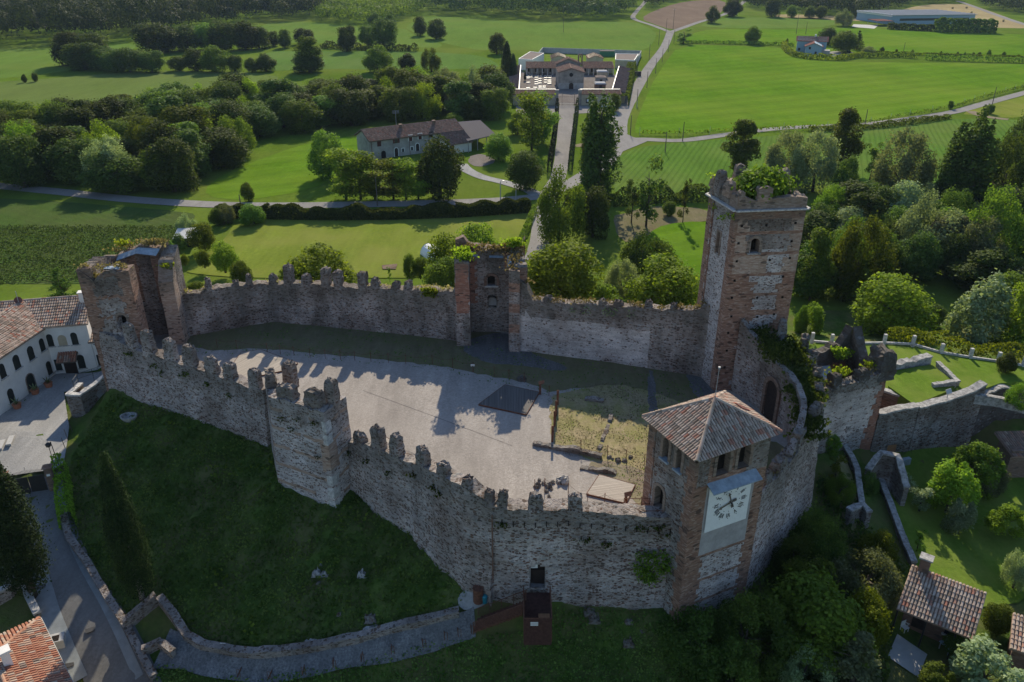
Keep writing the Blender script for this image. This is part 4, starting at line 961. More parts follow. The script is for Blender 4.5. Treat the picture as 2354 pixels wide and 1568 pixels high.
for x0, x1, z in ((-5.4,-3.9,18.7),(-2.6,-1.0,18.55)):
    mb = MB(); mb.quad((x0,85.5,z),(x1,85.5,z-.05),(x1,86.4,z+.3),(x0,86.4,z+.35)); mb.quad((x0,86.4,z+.29),(x1,86.4,z+.24),(x1,85.5,z-.11),(x0,85.5,z-.06)); obj('lead_flashing', mb, M['lead'], ct)
mb = MB(); mb.quad((-0.5,82.4,18.6),(-0.1,82.4,18.7),(0.0,84.8,19.1),(-0.5,84.8,19.0)); obj('lead_flashing', mb, M['lead'], ct)
rr = random.Random(5)
tufts('weeds', [(-5+6*rr.random(), 85.6+1.2*rr.random(), 19.0) for _ in range(16)] + [(0.2, 82.5, 18.9), (0.3, 83.5, 19), (0.4, 84.6, 19.2), (-0.1, 81.3, 18.4)], 'drygrass', ct, 60, 0.3, 0.45, 8, 0.8)
tufts('bushes', [(-5.7,82.6,19.3),(-5.2,83.2,19.2),(0.6,85.5,19.9),(0.0,86,19.8),(-5.6,84.5,19.4)], 'leaf_bright', ct, 170, 0.32, 0.5, 9, 0.8)

# ---- far curtain wall, right length
wb = thing('curtain_wall', 'far castle wall between the hollow middle tower and the tallest tower, blackened under its crest', 'wall', (10, 79, 9))
FB = Wall(keys([(1192,806,9,1190,640),(1206,808,9,1206,656),(1222,809,9,1222,690),(1300,820,9,1300,697),(1400,832,9,1400,704),(1510,850,9,1506,712),(1590,862,9,1590,712),(1625,872,9,1622,694)]), 1.3, 1, 0.5, 0.45, 0.3, 0.08, lambda s_, z, a, b: 1 if s_ < 14.5 and z < 13.4 and a == 0 else (0 if a != 1 else 2), 32)
obj('masonry', FB.mb, [IN, M['plaster'], RB], wb)
mer_px(wb, FB, [(1250,1278,688),(1366,1392,697),(1412,1442,697),(1472,1504,694),(1530,1560,703)], 1.0, IN, 8, taper=0.6)
tufts('weeds', [FB.at(st_px(FB, x), 0.5)[0] for x in (1215, 1240, 1270, 1290, 1330, 1350, 1400, 1450, 1460, 1520, 1555, 1590, 1615)], 'drygrass', wb, 46, 0.26, 0.5, 12, 0.4)
tufts('hanging_weeds', [FB.at(st_px(FB, x), -0.1)[0] - Vector((0, 0, 1.2)) for x in (1310, 1355, 1400, 1410, 1450)], 'leaf_silver', wb, 30, 0.22, 0.3, 13, 0.9)

# ---- tallest tower
tt = thing('stone_tower', 'tallest square castle tower of brick and stone panels with a green thicket on its roof', 'tower', (23.6, 75, 9))
Lc, Fc, Rc, Bc = (19.55,77.3), (20.85,71.7), (27.6,72.5), (26.3,78.1)
def ttm(s_, z, a, st):
    if a == 1: return 0
    if s_ < 5.75:                       # left face
        return 1 if 0.8+0.3*(int(z*1.3) % 2) < s_ < 4.6 else 0
    q = s_-5.75
    if q < 6.9:
        zz = (z-9.3) % 2.05
        if zz < 0.36 or z > 27.2: return 0
        if 21.9 < z < 23.9 and q < 3.4: return 2
        lo = 1.3 + 0.28*(int(z*1.5) % 2) + (0.9 if 15 < z < 21 else 0) + 0.35*zz; hi = 5.6 - 0.3*(int(z*1.5+1) % 2) + 0.0*z
        if z > 24.5: lo = 1.2 + 0.2*(int(z*1.5) % 2)
        return (1 if z < 24.4 else 3) if lo < q < hi - (0.35*(2.0-zz) if z < 24 else 0) else (0 if z < 21.5 else 2)
    return 0
TMs = [M['brick'], M['panel'], M['brick_pale'], M['panel_old']]
s1, z1 = face_uv(1732, 581, Fc, Rc)
TW_ = Wall([(*Lc,0.5,28.2),(*Fc,0.5,28.2),(*Rc,0.5,28.2),(*Bc,0.5,28.2),(*Lc,0.5,28.2)], 1.4, 1, 0.3, 0.3, 0.0, 0.035, ttm, 41, closed_ends=False,
            openings=[(5.75+s1-.5,5.75+s1+.5,z1,z1+1.5),(2.7,3.4,23.0,25.4)]); obj('shaft', TW_.mb, TMs, tt)
niche('window', tt, Fc, Rc, s1, z1, 0.95, 1.45, (-.12,1,0), [M['brick_pale'], M['void']], True, 0.9, 0.28, sill='coping')
niche('window', tt, Lc, Fc, 3.05, 23.0, 0.6, 2.3, (1,.23,0), [M['brick_pale'], M['void']], False, 0.8, 0.2)
mb = MB(); cc = [Vector((*q, 0)) for q in (Lc, Fc, Rc, Bc)]; ctr = sum(cc, Vector())/4
for a, b in zip(cc, cc[1:]+cc[:1]):
    a2 = a + (a-ctr).normalized()*0.17; b2 = b + (b-ctr).normalized()*0.17; d = b2-a2; mb.obox((a2+b2)/2 + Vector((0,0,28.2)), d, Vector((-d.y, d.x, 0)), (d.length, 0.5, 0.13))
obj('string_course', mb, M['white_stone'], tt)
for k, (fc, s_, z) in enumerate([(0,.35,26.7),(0,2.75,26.7),(0,5.6,26.8),(0,.25,25.0),(0,5.5,25.0),(0,.3,23.2),(0,3.6,23.2),(0,5.6,23.3),(0,.35,21.2),(0,5.2,21.4),(0,.3,19.4),(0,5.5,19.2),(0,.5,17.4),(0,3.2,17.2),(0,4.9,17.4),(0,.4,15.6),(0,5.2,15.6),(0,.5,13.6),(0,5.4,13.6),(0,.5,11.7),(0,2.9,19.3)]):
    mb = MB(); d = Vector((Rc[0]-Fc[0], Rc[1]-Fc[1], 0)).normalized(); o = Vector((*Fc, z)) + d*(s_+.35); mb.obox(o - Vector((-d.y, d.x, 0))*0.03, d, Vector((-d.y, d.x, 0)), (0.2, 0.1, 0.2)); obj('putlog_hole', mb, M['void'], tt)
par = Wall([(*Lc,28.3,30.0),(20.1,75.0,28.3,29.8),(*Fc,28.3,29.4),(22.2,71.9,28.3,29.2),(*Rc,28.3,29.35),(*Bc,28.3,29.3),(*Lc,28.3,30)], 0.8, 1, 0.35, 0.3, 0.25, 0.05, lambda s_, z, a, b: 3 if s_ < 4 else 2, 43, closed_ends=False); obj('parapet', par.mb, TMs, tt)
for k, (x, y, w_, h_, dx, dy) in enumerate([(19.95,77.0,1.1,1.1,1.3,-5.6),(20.1,75.6,1.2,1.9,1.3,-5.6),(20.55,73.8,1.3,1.35,1.3,-5.6),(21.2,72.1,.6,.9,6.7,.8),(23.4,72.35,1.35,1.25,6.7,.8),(22.4,77.6,1.1,2.0,6.7,.8),(26.7,77.3,1.2,1.6,1.3,-5.6)]):
    mb = MB(); crag(mb, Vector((x, y, 29.0)), (dx, dy, 0), (-dy, dx, 0), (w_, 0.8, h_+.2), 0, 70+k, 0.09, 5, 5, 0.92 if k == 4 else .75, 0.3); obj('merlon', mb, TMs[2 if k != 1 else 3], tt)
tufts('weeds', [(19.7,76.6,29.9),(20.9,72.2,27.2),(20.6,73.0,27),(20.4,74,26.5),(19.95,75.6,27.2)], 'leaf_yellow', tt, 36, 0.25, 0.3, 44, 0.6)
bush('thicket', 'broad green thicket growing on the roof of the tallest castle tower', Vector((24.0,75.2,28.5)), 4.0, 2.7, 'leaf_mid', 4200, leaf=0.36, seed=5, cat='thicket')

# ---- left front wall
wl = thing('curtain_wall', 'front castle wall from the left hollow tower down to the projecting bastion, a row of worn merlons', 'wall', (-33, 73, 6))
LW = Wall(keys([(256,886,6.3,250,760),(290,896,6.2,300,775),(330,915,6.2,352,803),(400,937,6.1,405,824),(450,955,6.0,455,840),(525,981,6.0,520,865),(588,1007,5.9,588,890),(624,1022,5.9,618,898)]), 1.25, 1, 0.42, 0.42, 0.3, 0.1, lambda s_, z, a, b: 0, 52, battr=0.5)
obj('masonry', LW.mb, RB, wl)
mer_px(wl, LW, [(284,316,745),(322,358,763),(369,403,783),(414,453,798),(464,500,824),(513,548,837),(564,596,852)], 0.72, RB, 9, sink=0.7, taper=0.8)
mb = MB(); crag(mb, Vector((-42.9,78.0,11.5)), (1,-.3,0), (.3,1,0), (2.0,1.0,3.6), 0, 4, 0.25, 6, 8, 0.5, 0.9); obj('broken_stub', mb, RB, wl)
tufts('weeds', [LW.at(s_, -0.1)[0] - Vector((0, 0, 1.0+0.5*(k % 3))) for k, s_ in enumerate((5, 8.5, 9.5, 13, 16, 19))], 'leaf_dark', wl, 40, 0.25, 0.3, 15, 0.5)

# ---- projecting bastion of the front wall
mt = thing('bastion', 'projecting square bastion of the front castle wall with white corner stones and broken merlons', 'tower', (-18, 60, 5))
def mtm(s_, z, a, st):
    if a == 1: return 0
    q = z % 1.9
    if abs(s_-(6.3+5.95)) < 0.55 and (z < 8 or 11.3 < z < 13.8) and int(z*2.2) % 3 != 0: return 2
    if q < 0.2 or (8.6 < z < 11.3 and abs(s_-12.2) < 1.0): return 1
    return 0
MT = Wall([(-23.6,66.6,3.5,13.6),(-21.5,60.9,3.5,14.7),(-16.0,58.1,3.2,14.7),(-14.7,61.0,3.5,14.5)], 1.2, 1, 0.35, 0.32, 0.3, 0.07, mtm, 61, battr=0.4)
obj('masonry', MT.mb, [M['panel'], M['brick_pale'], M['white_stone']], mt)
W = Wall([(-22.3,66.6,8.5,13.5),(-20.4,62.2,8.5,14.5)], 0.3, -1, 0.5, 0.5, 0.3, 0.08, None, 62) 
for k, (x, y, w_, h_, dx, dy, zb) in enumerate([(-22.0,63.6,2.0,2.0,2.1,-5.7,13.9),(-20.7,65.2,1.1,2.9,1,-.3,13.0),(-19.7,60.75,1.9,1.75,5.5,-2.8,14.2),(-17.0,59.4,1.7,1.9,5.5,-2.8,14.3),(-15.6,60.0,0.95,3.0,1.3,2.9,13.9)]):
    mb = MB(); crag(mb, Vector((x, y, zb)), (dx, dy, 0), (-dy, dx, 0), (w_, 0.95, h_), 0, 90+k, 0.14, 6, 7, 0.85 if k in (1, 4) else .8, 0.4); obj('merlon', mb, M['panel_old'], mt)
niche('arrow_slit', mt, (-21.5,60.9), (-16.0,58.1), 2.6, 8.2, 0.14, 0.7, (0.45,0.9,0), [M['void'], M['void']], False, 0.1, 0.02, 0.12, frame=False)
tufts('weeds', [MT.at(s_, -0.15)[0] - Vector((0, 0, h_)) for s_, h_ in ((7.5, 2), (8.5, 3.0), (9.5, 1.6), (11.3, 1.5), (11.0, 5))], 'leaf_dark', mt, 30, 0.2, 0.25, 17, 0.4)

# ---- right front wall, down to the corner by the door
wr = thing('curtain_wall', 'front castle wall from the bastion to the corner left of the entrance door, rounded merlons on top', 'wall', (-8, 54, 5))
RW = Wall(keys([(801,1108,5.4,806,1012),(876,1172,5.1,884,1030),(951,1221,4.8,936,1060),(1014,1296,4.3,990,1088),(1076,1348,4.0,1044,1118),(1135,1372,3.9,1130,1163)]), 1.25, 1, 0.42, 0.42, 0.28, 0.1, lambda s_, z, a, b: 0, 72, battr=0.55)
obj('masonry', RW.mb, RB, wr)
mer_px(wr, RW, [(803,830,998),(842,879,983),(891,924,1002),(944,976,1032),(997,1031,1067),(1055,1087,1100),(1110,1136,1131)], 0.72, RB, 10, sink=0.7, taper=0.8)
tufts('weeds', [RW.at(s_, -0.15)[0] - Vector((0, 0, 1.2+0.4*(k % 3))) for k, s_ in enumerate((1, 4, 7, 10, 13.4, 14.2))], 'leaf_dark', wr, 36, 0.22, 0.3, 18, 0.4)

# ---- front wall with the entrance door
wf = thing('entrance_wall', 'front castle wall holding the dark entrance door, between the corner and the clock tower', 'wall', (5, 47.5, 4))
FAk = [(1131,1371,3.9,1131,1163),(1180,1376,3.9,1180,1172),(1300,1380,3.8,1300,1174),(1400,1386,3.7,1400,1180),(1545,1396,3.3,1536,1196)]
kk = keys(FAk); A_, B_ = kk[0], kk[-1]
sd0, zd0 = face_uv(1235.5, 1348, A_, B_)
FW = Wall(kk, 1.3, 1, 0.4, 0.36, 0.25, 0.09, lambda s_, z, a, b: 0, 82, openings=[(sd0-0.62, sd0+0.62, zd0, zd0+2.35)], battr=0.15)
obj('masonry', FW.mb, RB, wf)
mer_px(wf, FW, [(1137,1160,1131),(1202,1257,1140),(1291,1346,1142)], 0.72, RB, 11, sink=0.7, taper=0.78)
yn = (0.0, 1.0, 0.0)
dr = niche('door', wf, A_, B_, sd0, zd0, 1.12, 2.35, yn, [M['panel'], M['void']], False, 0.35, 0.42, 0.16, back='door')
mb = MB(); dpos = Vector((A_[0], A_[1], 0)).lerp(Vector((B_[0], B_[1], 0)), sd0/hypot(B_[0]-A_[0], B_[1]-A_[1]))
mb.box(dpos.x-.55, dpos.x+.0, dpos.y+.26, dpos.y+.3, zd0+1.62, zd0+2.3); obj('notice_sheet', mb, M['white'], dr)
mb = MB(); 
for k in range(4): mb.box(dpos.x-.33, dpos.x-.16, dpos.y+.252, dpos.y+.258, zd0+1.85+k*.08, zd0+1.88+k*.08)
obj('notice_lines', mb, M['steel'], dr)
mb = MB(); mb.box(dpos.x-.56, dpos.x+.56, dpos.y+.2, dpos.y+.34, zd0+1.5, zd0+1.56); obj('door_rail', mb, M['void'], dr)
mb = MB(); c0 = Vector((A_[0], A_[1]-.12, 0)); mb.tube([(c0.x+.1, c0.y-.1, 5.6), (c0.x+.1, c0.y-.14, 12.2)], 0.06, 5); obj('rusty_downpipe', mb, M['brick_red'], wf)
tufts('ivy', [Vector((10.6+random.Random(k).uniform(-1, 1.1), 46.75, 6.3+random.Random(k+9).uniform(-.4, 2.4))) for k in range(16)], 'leaf_mid', wf, 60, 0.22, 0.36, 19, 0.7)
tufts('weeds', [FW.at(s_, -0.15)[0] - Vector((0, 0, h_)) for s_, h_ in ((0.8, 1.7), (7, 2.8), (9, 3), (11.5, 1.2), (12.6, 1.0), (12.9, 1.8))], 'leaf_dark', wf, 40, 0.22, 0.3, 20, 0.5)
for k in range(16):
    mb = MB(); s_ = 0.8 + k*.85; p, d, n = FW.at(min(s_, FW.length-.3), -0.1); mb.obox(p - Vector((0, 0, 1.25)), d, n, (0.06, 0.1, 0.42)); obj('drain_slot', mb, M['void'], wf)

# ---- clock tower
kt = thing('clock_tower', 'square clock tower with tiled hip roof and white clock face at the castle front', 'tower', (14.4, 49.3, 3))
Lk, Fk, Rk, Bk = (10.15,50.25), (12.75,45.6), (18.7,48.45), (16.1,53.1); LFl = hypot(2.6, 4.65); FRl = hypot(5.95, 2.85)
dFR = Vector((5.95, 2.85, 0)).normalized(); dLF = Vector((2.6, -4.65, 0)).normalized(); inFR = Vector((-dFR.y, dFR.x, 0)); inLF = Vector((-dLF.y, dLF.x, 0))
opn = []; spec = []
for (x0, x1, yt, yb) in ((1644,1672,1036,1089),(1693,1718,1021,1073)):
    s_, z = face_uv((x0+x1)/2+1, yb, Fk, Rk); s0, _ = face_uv(x0, yb-10, Fk, Rk); s1_, _ = face_uv(x1, yb-10, Fk, Rk); _, zt = face_uv((x0+x1)/2+2, yt, Fk, Rk)
    spec.append((Fk, Rk, s_, z, abs(s1_-s0), min(zt-z, 2.4), inFR, LFl))
for (x0, x1, yt, yb) in ((1522,1536,1004,1056),(1553,1565,1029,1081)):
    s_, z = face_uv((x0+x1)/2, yb, Lk, Fk); s0, _ = face_uv(x0, yb-10, Lk, Fk); s1_, _ = face_uv(x1, yb-10, Lk, Fk); _, zt = face_uv((x0+x1)/2, yt, Lk, Fk)
    spec.append((Lk, Fk, s_, z, abs(s1_-s0), min(zt-z, 2.4), inLF, 0.0))
s_, z = face_uv(1513, 1168, Lk, Fk); spec.append((Lk, Fk, s_, z, 0.95, 2.0, inLF, 0.0))
for A, B, s_, z, w_, h_, inn, off in spec: opn.append((off+s_-w_/2-.12, off+s_+w_/2+.12, z-.05, z+h_+.05))
pan = [face_uv(x, y, Fk, Rk) for x, y in ((1630.9,1115.5),(1727,1095.7),(1712.2,1189.2),(1617,1224.3))]
cem = [face_uv(x, y, Fk, Rk) for x, y in ((1622,1130),(1732,1098),(1717,1236),(1600,1282))]
ps0 = (pan[0][0]+pan[3][0])/2; ps1 = (pan[1][0]+pan[2][0])/2; pz0 = (pan[3][1]+pan[2][1])/2; pz1 = (pan[0][1]+pan[1][1])/2
cs0 = ps0-0.28; cs1 = ps1+0.3; cz0 = (cem[3][1]+cem[2][1])/2
print('clock panel', ps0, ps1, pz0, pz1, cz0, 'openings', [tuple(round(q, 2) for q in (a[2], a[3], a[4], a[5])) for a in spec])
def ktm(s_, z, a, st):
    if a == 1: return 0
    if s_ < LFl:
        if s_ > LFl-0.75-0.25*(int(z*1.5) % 2): return 0
        if s_ < 0.5+0.25*(int(z*1.5) % 2): return 0
        return 3 if z > 15.6 else 2
    q = s_-LFl
    if q > FRl: return 0
    if cs0 < q < cs1 and z > cz0 and z < pz1+.2: return 1
    if z > 15.6: return 3 if (q < 1.0 or q > 4.6) and z > 16.0 else 0
    if z < cz0-0.15:
        if abs((z-cz0+.3) % 2.3) < 0.2: return 0
        return 4 if 1.25+0.25*(int(z*1.8) % 2) < q < 5.4-0.25*(int(z*1.8) % 2) else 0
    return 0
KMs = [M['brick'], M['cement'], M['rubble_grey'], M['panel_old'], M['panel']]
KW = Wall([(*Lk,1.0,18.6),(*Fk,1.0,18.6),(*Rk,1.0,18.6),(*Bk,1.0,18.6),(*Lk,1.0,18.6)], 0.9, 1, 0.24, 0.24, 0.0, 0.035, ktm, 91, closed_ends=False, openings=opn); obj('shaft', KW.mb, KMs, kt)
for k, (A, B, s_, z, w_, h_, inn, off) in enumerate(spec):
    niche('window' if k < 4 else 'doorway', kt, A, B, s_, z, w_, h_, inn, [M['brick_pale'], M['void']], True, 0.55, 0.26, 0.07, sill='lead' if k in (2, 3) else None)
# clock face
def onface(s_, z, out=0.1): return Vector((*Fk, z)) + dFR*s_ - inFR*out
mb = MB(); panel(mb, onface((ps0+ps1)/2, pz0, 0.06), dFR, [(-(ps1-ps0)/2, 0), ((ps1-ps0)/2, 0), ((ps1-ps0)/2, pz1-pz0), (-(ps1-ps0)/2, pz1-pz0)], -inFR, 0, 0.06); ckf = obj('clock_face', mb, M['white'], kt)
cs_, cz_ = face_uv(1675.5, 1150.8, Fk, Rk)
Rn = 1.24
def stroke(mb, x0, z0, x1, z1, w_):
    a = onface(cs_+x0, cz_+z0, 0.135); b = onface(cs_+x1, cz_+z1, 0.135); d = b-a; mb.obox((a+b)/2, d, d.cross(inFR), (d.length, w_, 0.02), 0)
NUM = {12: 'XII', 1: 'I', 2: 'II', 3: 'III', 4: 'IIII', 5: 'V', 6: 'VI', 7: 'VII', 8: 'VIII', 9: 'IX', 10: 'X', 11: 'XI'}
gl = {'I': (0.12, [(0, -1, 0, 1, .055)]), 'V': (0.23, [(-.085, 1, 0, -1, .055), (.085, 1, 0, -1, .03)]), 'X': (0.25, [(-.095, 1, .095, -1, .055), (.095, 1, -.095, -1, .03)])}
for hnum, txt in NUM.items():
    mb = MB(); th = radians(90-30*hnum); e_r = Vector((cos(th), sin(th))); e_t = Vector((sin(th), -cos(th))); tot = sum(gl[c][0] for c in txt); x = -tot/2
    for c in txt:
        w_, strokes = gl[c]; x += w_/2
        for a, b, c2, d2, wd in strokes:
            P0 = e_r*(Rn+b*0.19) + e_t*(x+a); P1 = e_r*(Rn+d2*0.19) + e_t*(x+c2); stroke(mb, P0.x, P0.y, P1.x, P1.y, wd)
        x += w_/2
    obj('numeral', mb, M['black'], ckf)
mb = MB()
for k in range(12):
    th = radians(30*k); 
    for r_ in (Rn+.3, Rn-.36): p = onface(cs_+r_*cos(th), cz_+r_*sin(th), 0.13); mb.obox(p, dFR, Vector((0, 0, 1)), (.06, .06, .015))
tag(obj('hour_dots', mb, M['black'], ckf), kind='stuff')
def hand(ang, L, tail, wd, out):
    mb = MB(); th = radians(90-ang); c_, s__ = cos(th), sin(th)
    def P(r_, t_): return onface(cs_ + r_*c_ + t_*s__, cz_ + r_*s__ - t_*c_, out)
    a, b = P(-tail, 0), P(L-.2, 0); d = b-a; mb.obox((a+b)/2, d, d.cross(inFR), (d.length, wd, 0.04))
    n = len(mb.v)
    for o2 in (0, .04):
        for q in (P(L, 0), P(L-.26, .13), P(L-.26, -.13)): mb.v.append(tuple(q - inFR*o2))
    mb.face((n, n+1, n+2)); mb.face((n+5, n+4, n+3)); mb.face((n, n+3, n+4, n+1)); mb.face((n+1, n+4, n+5, n+2)); mb.face((n+2, n+5, n+3, n))
    for q in (tail*.6, tail*.9): a, b = P(-q, -.11), P(-q, .11); d = b-a; mb.obox((a+b)/2, d, d.cross(inFR), (d.length, .12, 0.04))
    return mb
obj('clock_hand', hand(-19, 1.08, .45, .1, .30), M['woodpole'], ckf); obj('clock_hand', hand(-106, 1.12, .5, .09, .24), M['woodpole'], ckf)
mb = MB(); mb.tube([onface(cs_, cz_, 0.06), onface(cs_, cz_, 0.38)], 0.07, 8); obj('hand_axle', mb, M['black'], ckf)
# lead ledge over the clock
mb = MB(); lz = pz1+.02
a, b = onface(ps0-.25, lz+.42, -.02), onface(ps1+.3, lz+.42, -.02); c_, d_ = onface(ps1+.3, lz, .85), onface(ps0-.25, lz, .85)
mb.quad(a, b, c_, d_); dn = Vector((0, 0, .07)); mb.quad(d_-dn, c_-dn, b-dn, a-dn); mb.quad(d_, c_, c_-dn, d_-dn); mb.quad(b, b-dn, c_-dn, c_); mb.quad(a, d_, d_-dn, a-dn); obj('lead_ledge', mb, M['lead'], kt)
# roof
EZ = 18.95; e = [Vector((9.75,50.45,EZ)), Vector((12.5,44.75,EZ)), Vector((19.25,48.35,EZ)), Vector((16.6,54.0,EZ))]; apx = Vector((14.5,49.25,21.15))
mb = MB(); n = len(mb.v)
for p in e: mb.v.append(tuple(p-Vector((0,0,.22))))
for p in e: mb.v.append(tuple(p-Vector((0,0,.04))))
mb.v.append(tuple(apx-Vector((0,0,.04))))
mb.face((3,2,1,0))
for i in range(4): j = (i+1) % 4; mb.face((i, j, 4+j, 4+i)); mb.face((4+i, 4+j, 8))
rf = obj('roof', mb, M['door'], kt)  # slab coloured near-black to stand in for shade between the tile rows
mb = MB()
for i in range(4):
    A = e[i]; B = e[(i+1) % 4]; ux = (B-A).normalized(); mid = apx-A; up_ = (mid - ux*mid.dot(ux)); L = up_.length; tiles(mb, A, ux, up_, [(0, -.12), ((B-A).length, -.12), (mid.dot(ux), L)], 0.235, 0.42, seed=i, r=.1)
obj('roof_tiles', mb, M['tile'], rf)
mb = MB()
for i in range(4): ridge_tiles(mb, e[i] + (e[i]-apx).normalized()*0.05, apx, 0.15, 0.5, i)
obj('hip_tiles', mb, M['tile'], rf)
mb = MB(); A, B = e[2], e[3]; ux = (B-A).normalized(); mid = apx-A; up_ = (mid - ux*mid.dot(ux)).normalized(); nn_ = ux.cross(up_); nn_ = nn_ if nn_.z > 0 else -nn_
mb.obox(A + ux*2.6 + up_*1.75 + nn_*.16, ux, up_, (0.75, 0.9, 0.12)); obj('roof_hatch', mb, M['tile_smooth'], rf)
mb = MB(); mb.tube([apx, apx + Vector((0.05, 0.05, 2.5))], 0.025, 5); p = apx + Vector((.05, .05, 2.5)); mb.obox(p, (1,0,0), (0,1,0), (.14, .14, .14)); obj('lightning_rod', mb, M['steel'], rf)

# ---- curved gate wall between the tallest tower and the clock tower
gw = thing('gate_wall', 'curved wall with the tall arched gateway between the tallest tower and the clock tower', 'wall', (24, 62, 9))
gpath = [(22.6,71.6,8,17.2),(23.6,70.0,8,16.0),(24.9,66.8,8,15.0),(25.5,63.8,8,14.8),(25.3,60.5,8,14.6),(24.2,57.6,8,14.2),(22.6,55.0,8,12.6)]
gpath = [tuple(q) for q in catmull([Vector((a, b, d)) for a, b, c, d in gpath], 3)]; gpath = [(q[0], q[1], 8.0, q[2]) for q in gpath]
GW = Wall(gpath, 0.55, 1, 0.4, 0.4, 0.2, 0.07, lambda s_, z, a, b: 0 if a == 0 else 2, 101, ); obj('masonry', GW.mb, [M['panel_old'], M['brick'], RB], gw)
# recessed arch and door
a0 = [q for q in GW.st if q[4] >= 4.2][0]; a1 = [q for q in GW.st if q[4] >= 6.6][0]
dA = Vector((a1[0]-a0[0], a1[1]-a0[1], 0)); inn = Vector((-dA.y, dA.x, 0)).normalized()
niche('gateway', gw, (a0[0], a0[1]), (a1[0], a1[1]), dA.length/2, 9.0, 1.9, 4.1, inn, [M['brick'], M['void']], True, 0.02, 0.4, 0.2, back='door')
ring_ = [(23.2,71.6),(24.5,68.9),(25.6,66.0),(26.0,63.4),(25.8,60.6),(24.9,58.0),(24.2,57.0),(25.4,58.6),(27.0,61.2),(28.0,64.0),(28.8,67.4),(28.5,70.6),(27.2,72.2)]
wz = lambda y: min(14.6, 12.9 + (y-56)*0.17)
mb = MB(); n_ = len(ring_)
for x, y in ring_: mb.v.append((x, y, wz(y)))
for x, y in ring_: mb.v.append((x, y, 3.0))
L_, R_ = [0,1,2,3,4,5,6], [0,12,11,10,9,8,7]
mb.face((0, 12, 11, 1)[::-1]); 
for k in range(1, 6): mb.face((L_[k], L_[k+1], R_[k+2] if k+2 < 7 else R_[6], R_[k+1])[::-1] if k < 5 else (L_[5], L_[6], R_[6])[::-1])
for i in range(n_): j = (i+1) % n_; mb.face((i, j, n_+j, n_+i))
tag(obj('wall_walk', mb, M['hillgrass']), kind='structure')
tufts('ivy_thicket', [(24.4+.9*rr.random(), 71.2-5.5*t, 15.0+0.8*rr.random()) for t in np.linspace(0, 1, 22)] + [(26.6+rr.random(), 66+5*rr.random(), 14.3+rr.random()) for _ in range(22)], 'leaf_dark', gw, 55, 0.3, 0.55, 21, 0.9)
tufts('grass_growth', [(yy*.22+11.6+2.2*rr.random(), yy, wz(yy)) for yy in [56.5+9*rr.random() for q in range(70)]], 'grassblade', gw, 50, 0.3, 0.45, 22, 0.35)
for k, (x, y, w_, h_, zb) in enumerate([(26.6,70.9,1.6,3.2,14.4),(28.6,69.8,1.5,2.3,14.2),(28.3,67.2,1.2,1.8,13.6)]):
    mb = MB(); crag(mb, Vector((x, y, zb)), (.3,1,0), (-1,.3,0), (w_, 0.9, h_), 0, 120+k, 0.16, 5, 6, .65, 0.5); obj('broken_stub', mb, M['rubble_grey'], gw)

# ---- outer wall right of the clock tower
ow = thing('curtain_wall', 'outer castle wall climbing behind the clock tower on its right, jagged crest in the shade', 'wall', (24, 56, 4))
OW = Wall([(18.3,48.9,1.5,12.0),(20.5,51.5,1.5,12.2),(22.6,54.0,2,12.0),(24.8,56.8,2,12.6),(27.2,59.8,2,13.3),(28.6,63.6,3,13.4),(29.5,67.3,5,13.8),(29.2,71,6,14.2)], 1.1, 1, 0.4, 0.42, 0.3, 0.09, lambda s_, z, a, b: 0, 111, battr=0.7)
obj('masonry', OW.mb, RB, ow)
merlons(ow, OW, [(3.0,1.3,1.2),(6.0,1.8,1.1),(9.6,1.9,1.5),(13.6,1.9,1.4),(17.2,1.4,1.4),(20.0,1.6,1.6),(23,1.3,1.5)], 1.4, 1.3, 0.95, M['rubble_grey'], 31, 0.6, taper=0.7)
tufts('weeds', [OW.at(s_, 0.4)[0] for s_ in (4.5, 8, 11.5, 16, 19, 22)], 'drygrass', ow, 30, 0.22, 0.3, 33, 0.3)

# ---- plastered bastion wall on the right
pw = thing('plastered_wall', 'pale plastered bastion wall with two merlons and a brick corner, right of the clock tower', 'wall', (34, 69, 3))
def pwm(s_, z, a, st):
    if a == 1: return 2
    if s_ > PL-1.1-0.3*(int(z*1.4) % 2)+0.12*(z-7): return 1
    return 0 if 5.6+0.5*noise.noise(Vector((s_, z, 0)))*3 < z < 10.6 else 2
PL = 9.3
PWl = Wall([(29.2,66.6,1.5,11.7),(34.3,69.0,1.2,11.6),(37.7,70.3,.5,11.9)], 1.2, 1, 0.35, 0.35, 0.3, 0.06, pwm, 121); obj('masonry', PWl.mb, [M['plaster'], M['brick_red'], M['rubble_grey']], pw)
mer_px(pw, PWl, [(1912,1945,863),(1970,2004,853)], 1.0, M['rubble_dark'], 14, taper=0.85)
mb = MB(); crag(mb, Vector((37.3,71.3,11.0)), (1,.3,0), (-.3,1,0), (1.9,2.4,3.2), 0, 7, 0.25, 6, 7, .75, 0.5); obj('corner_stub', mb, M['rubble_dark'], pw)
W = Wall([(37.75,70.3,.5,11.8),(36.9,76.5,5,10.5)], 1.0, 1, 0.4, 0.4, 0.4, 0.08, lambda s_, z, a, b: 0, 122); obj('return_wall', W.mb, M['brick_red'], pw)
tufts('shrub_growth', [(32.4,69.6,11.9),(33.0,70.2,11.6),(36.2,71,12.0)], 'leaf_bright', pw, 110, 0.3, 0.5, 34, 0.8)
tufts('weeds', [(35.8,70.4,11.8),(30.8,68,11.9),(36.5,70.6,12)], 'drygrass', pw, 40, 0.22, 0.35, 35, 0.4)

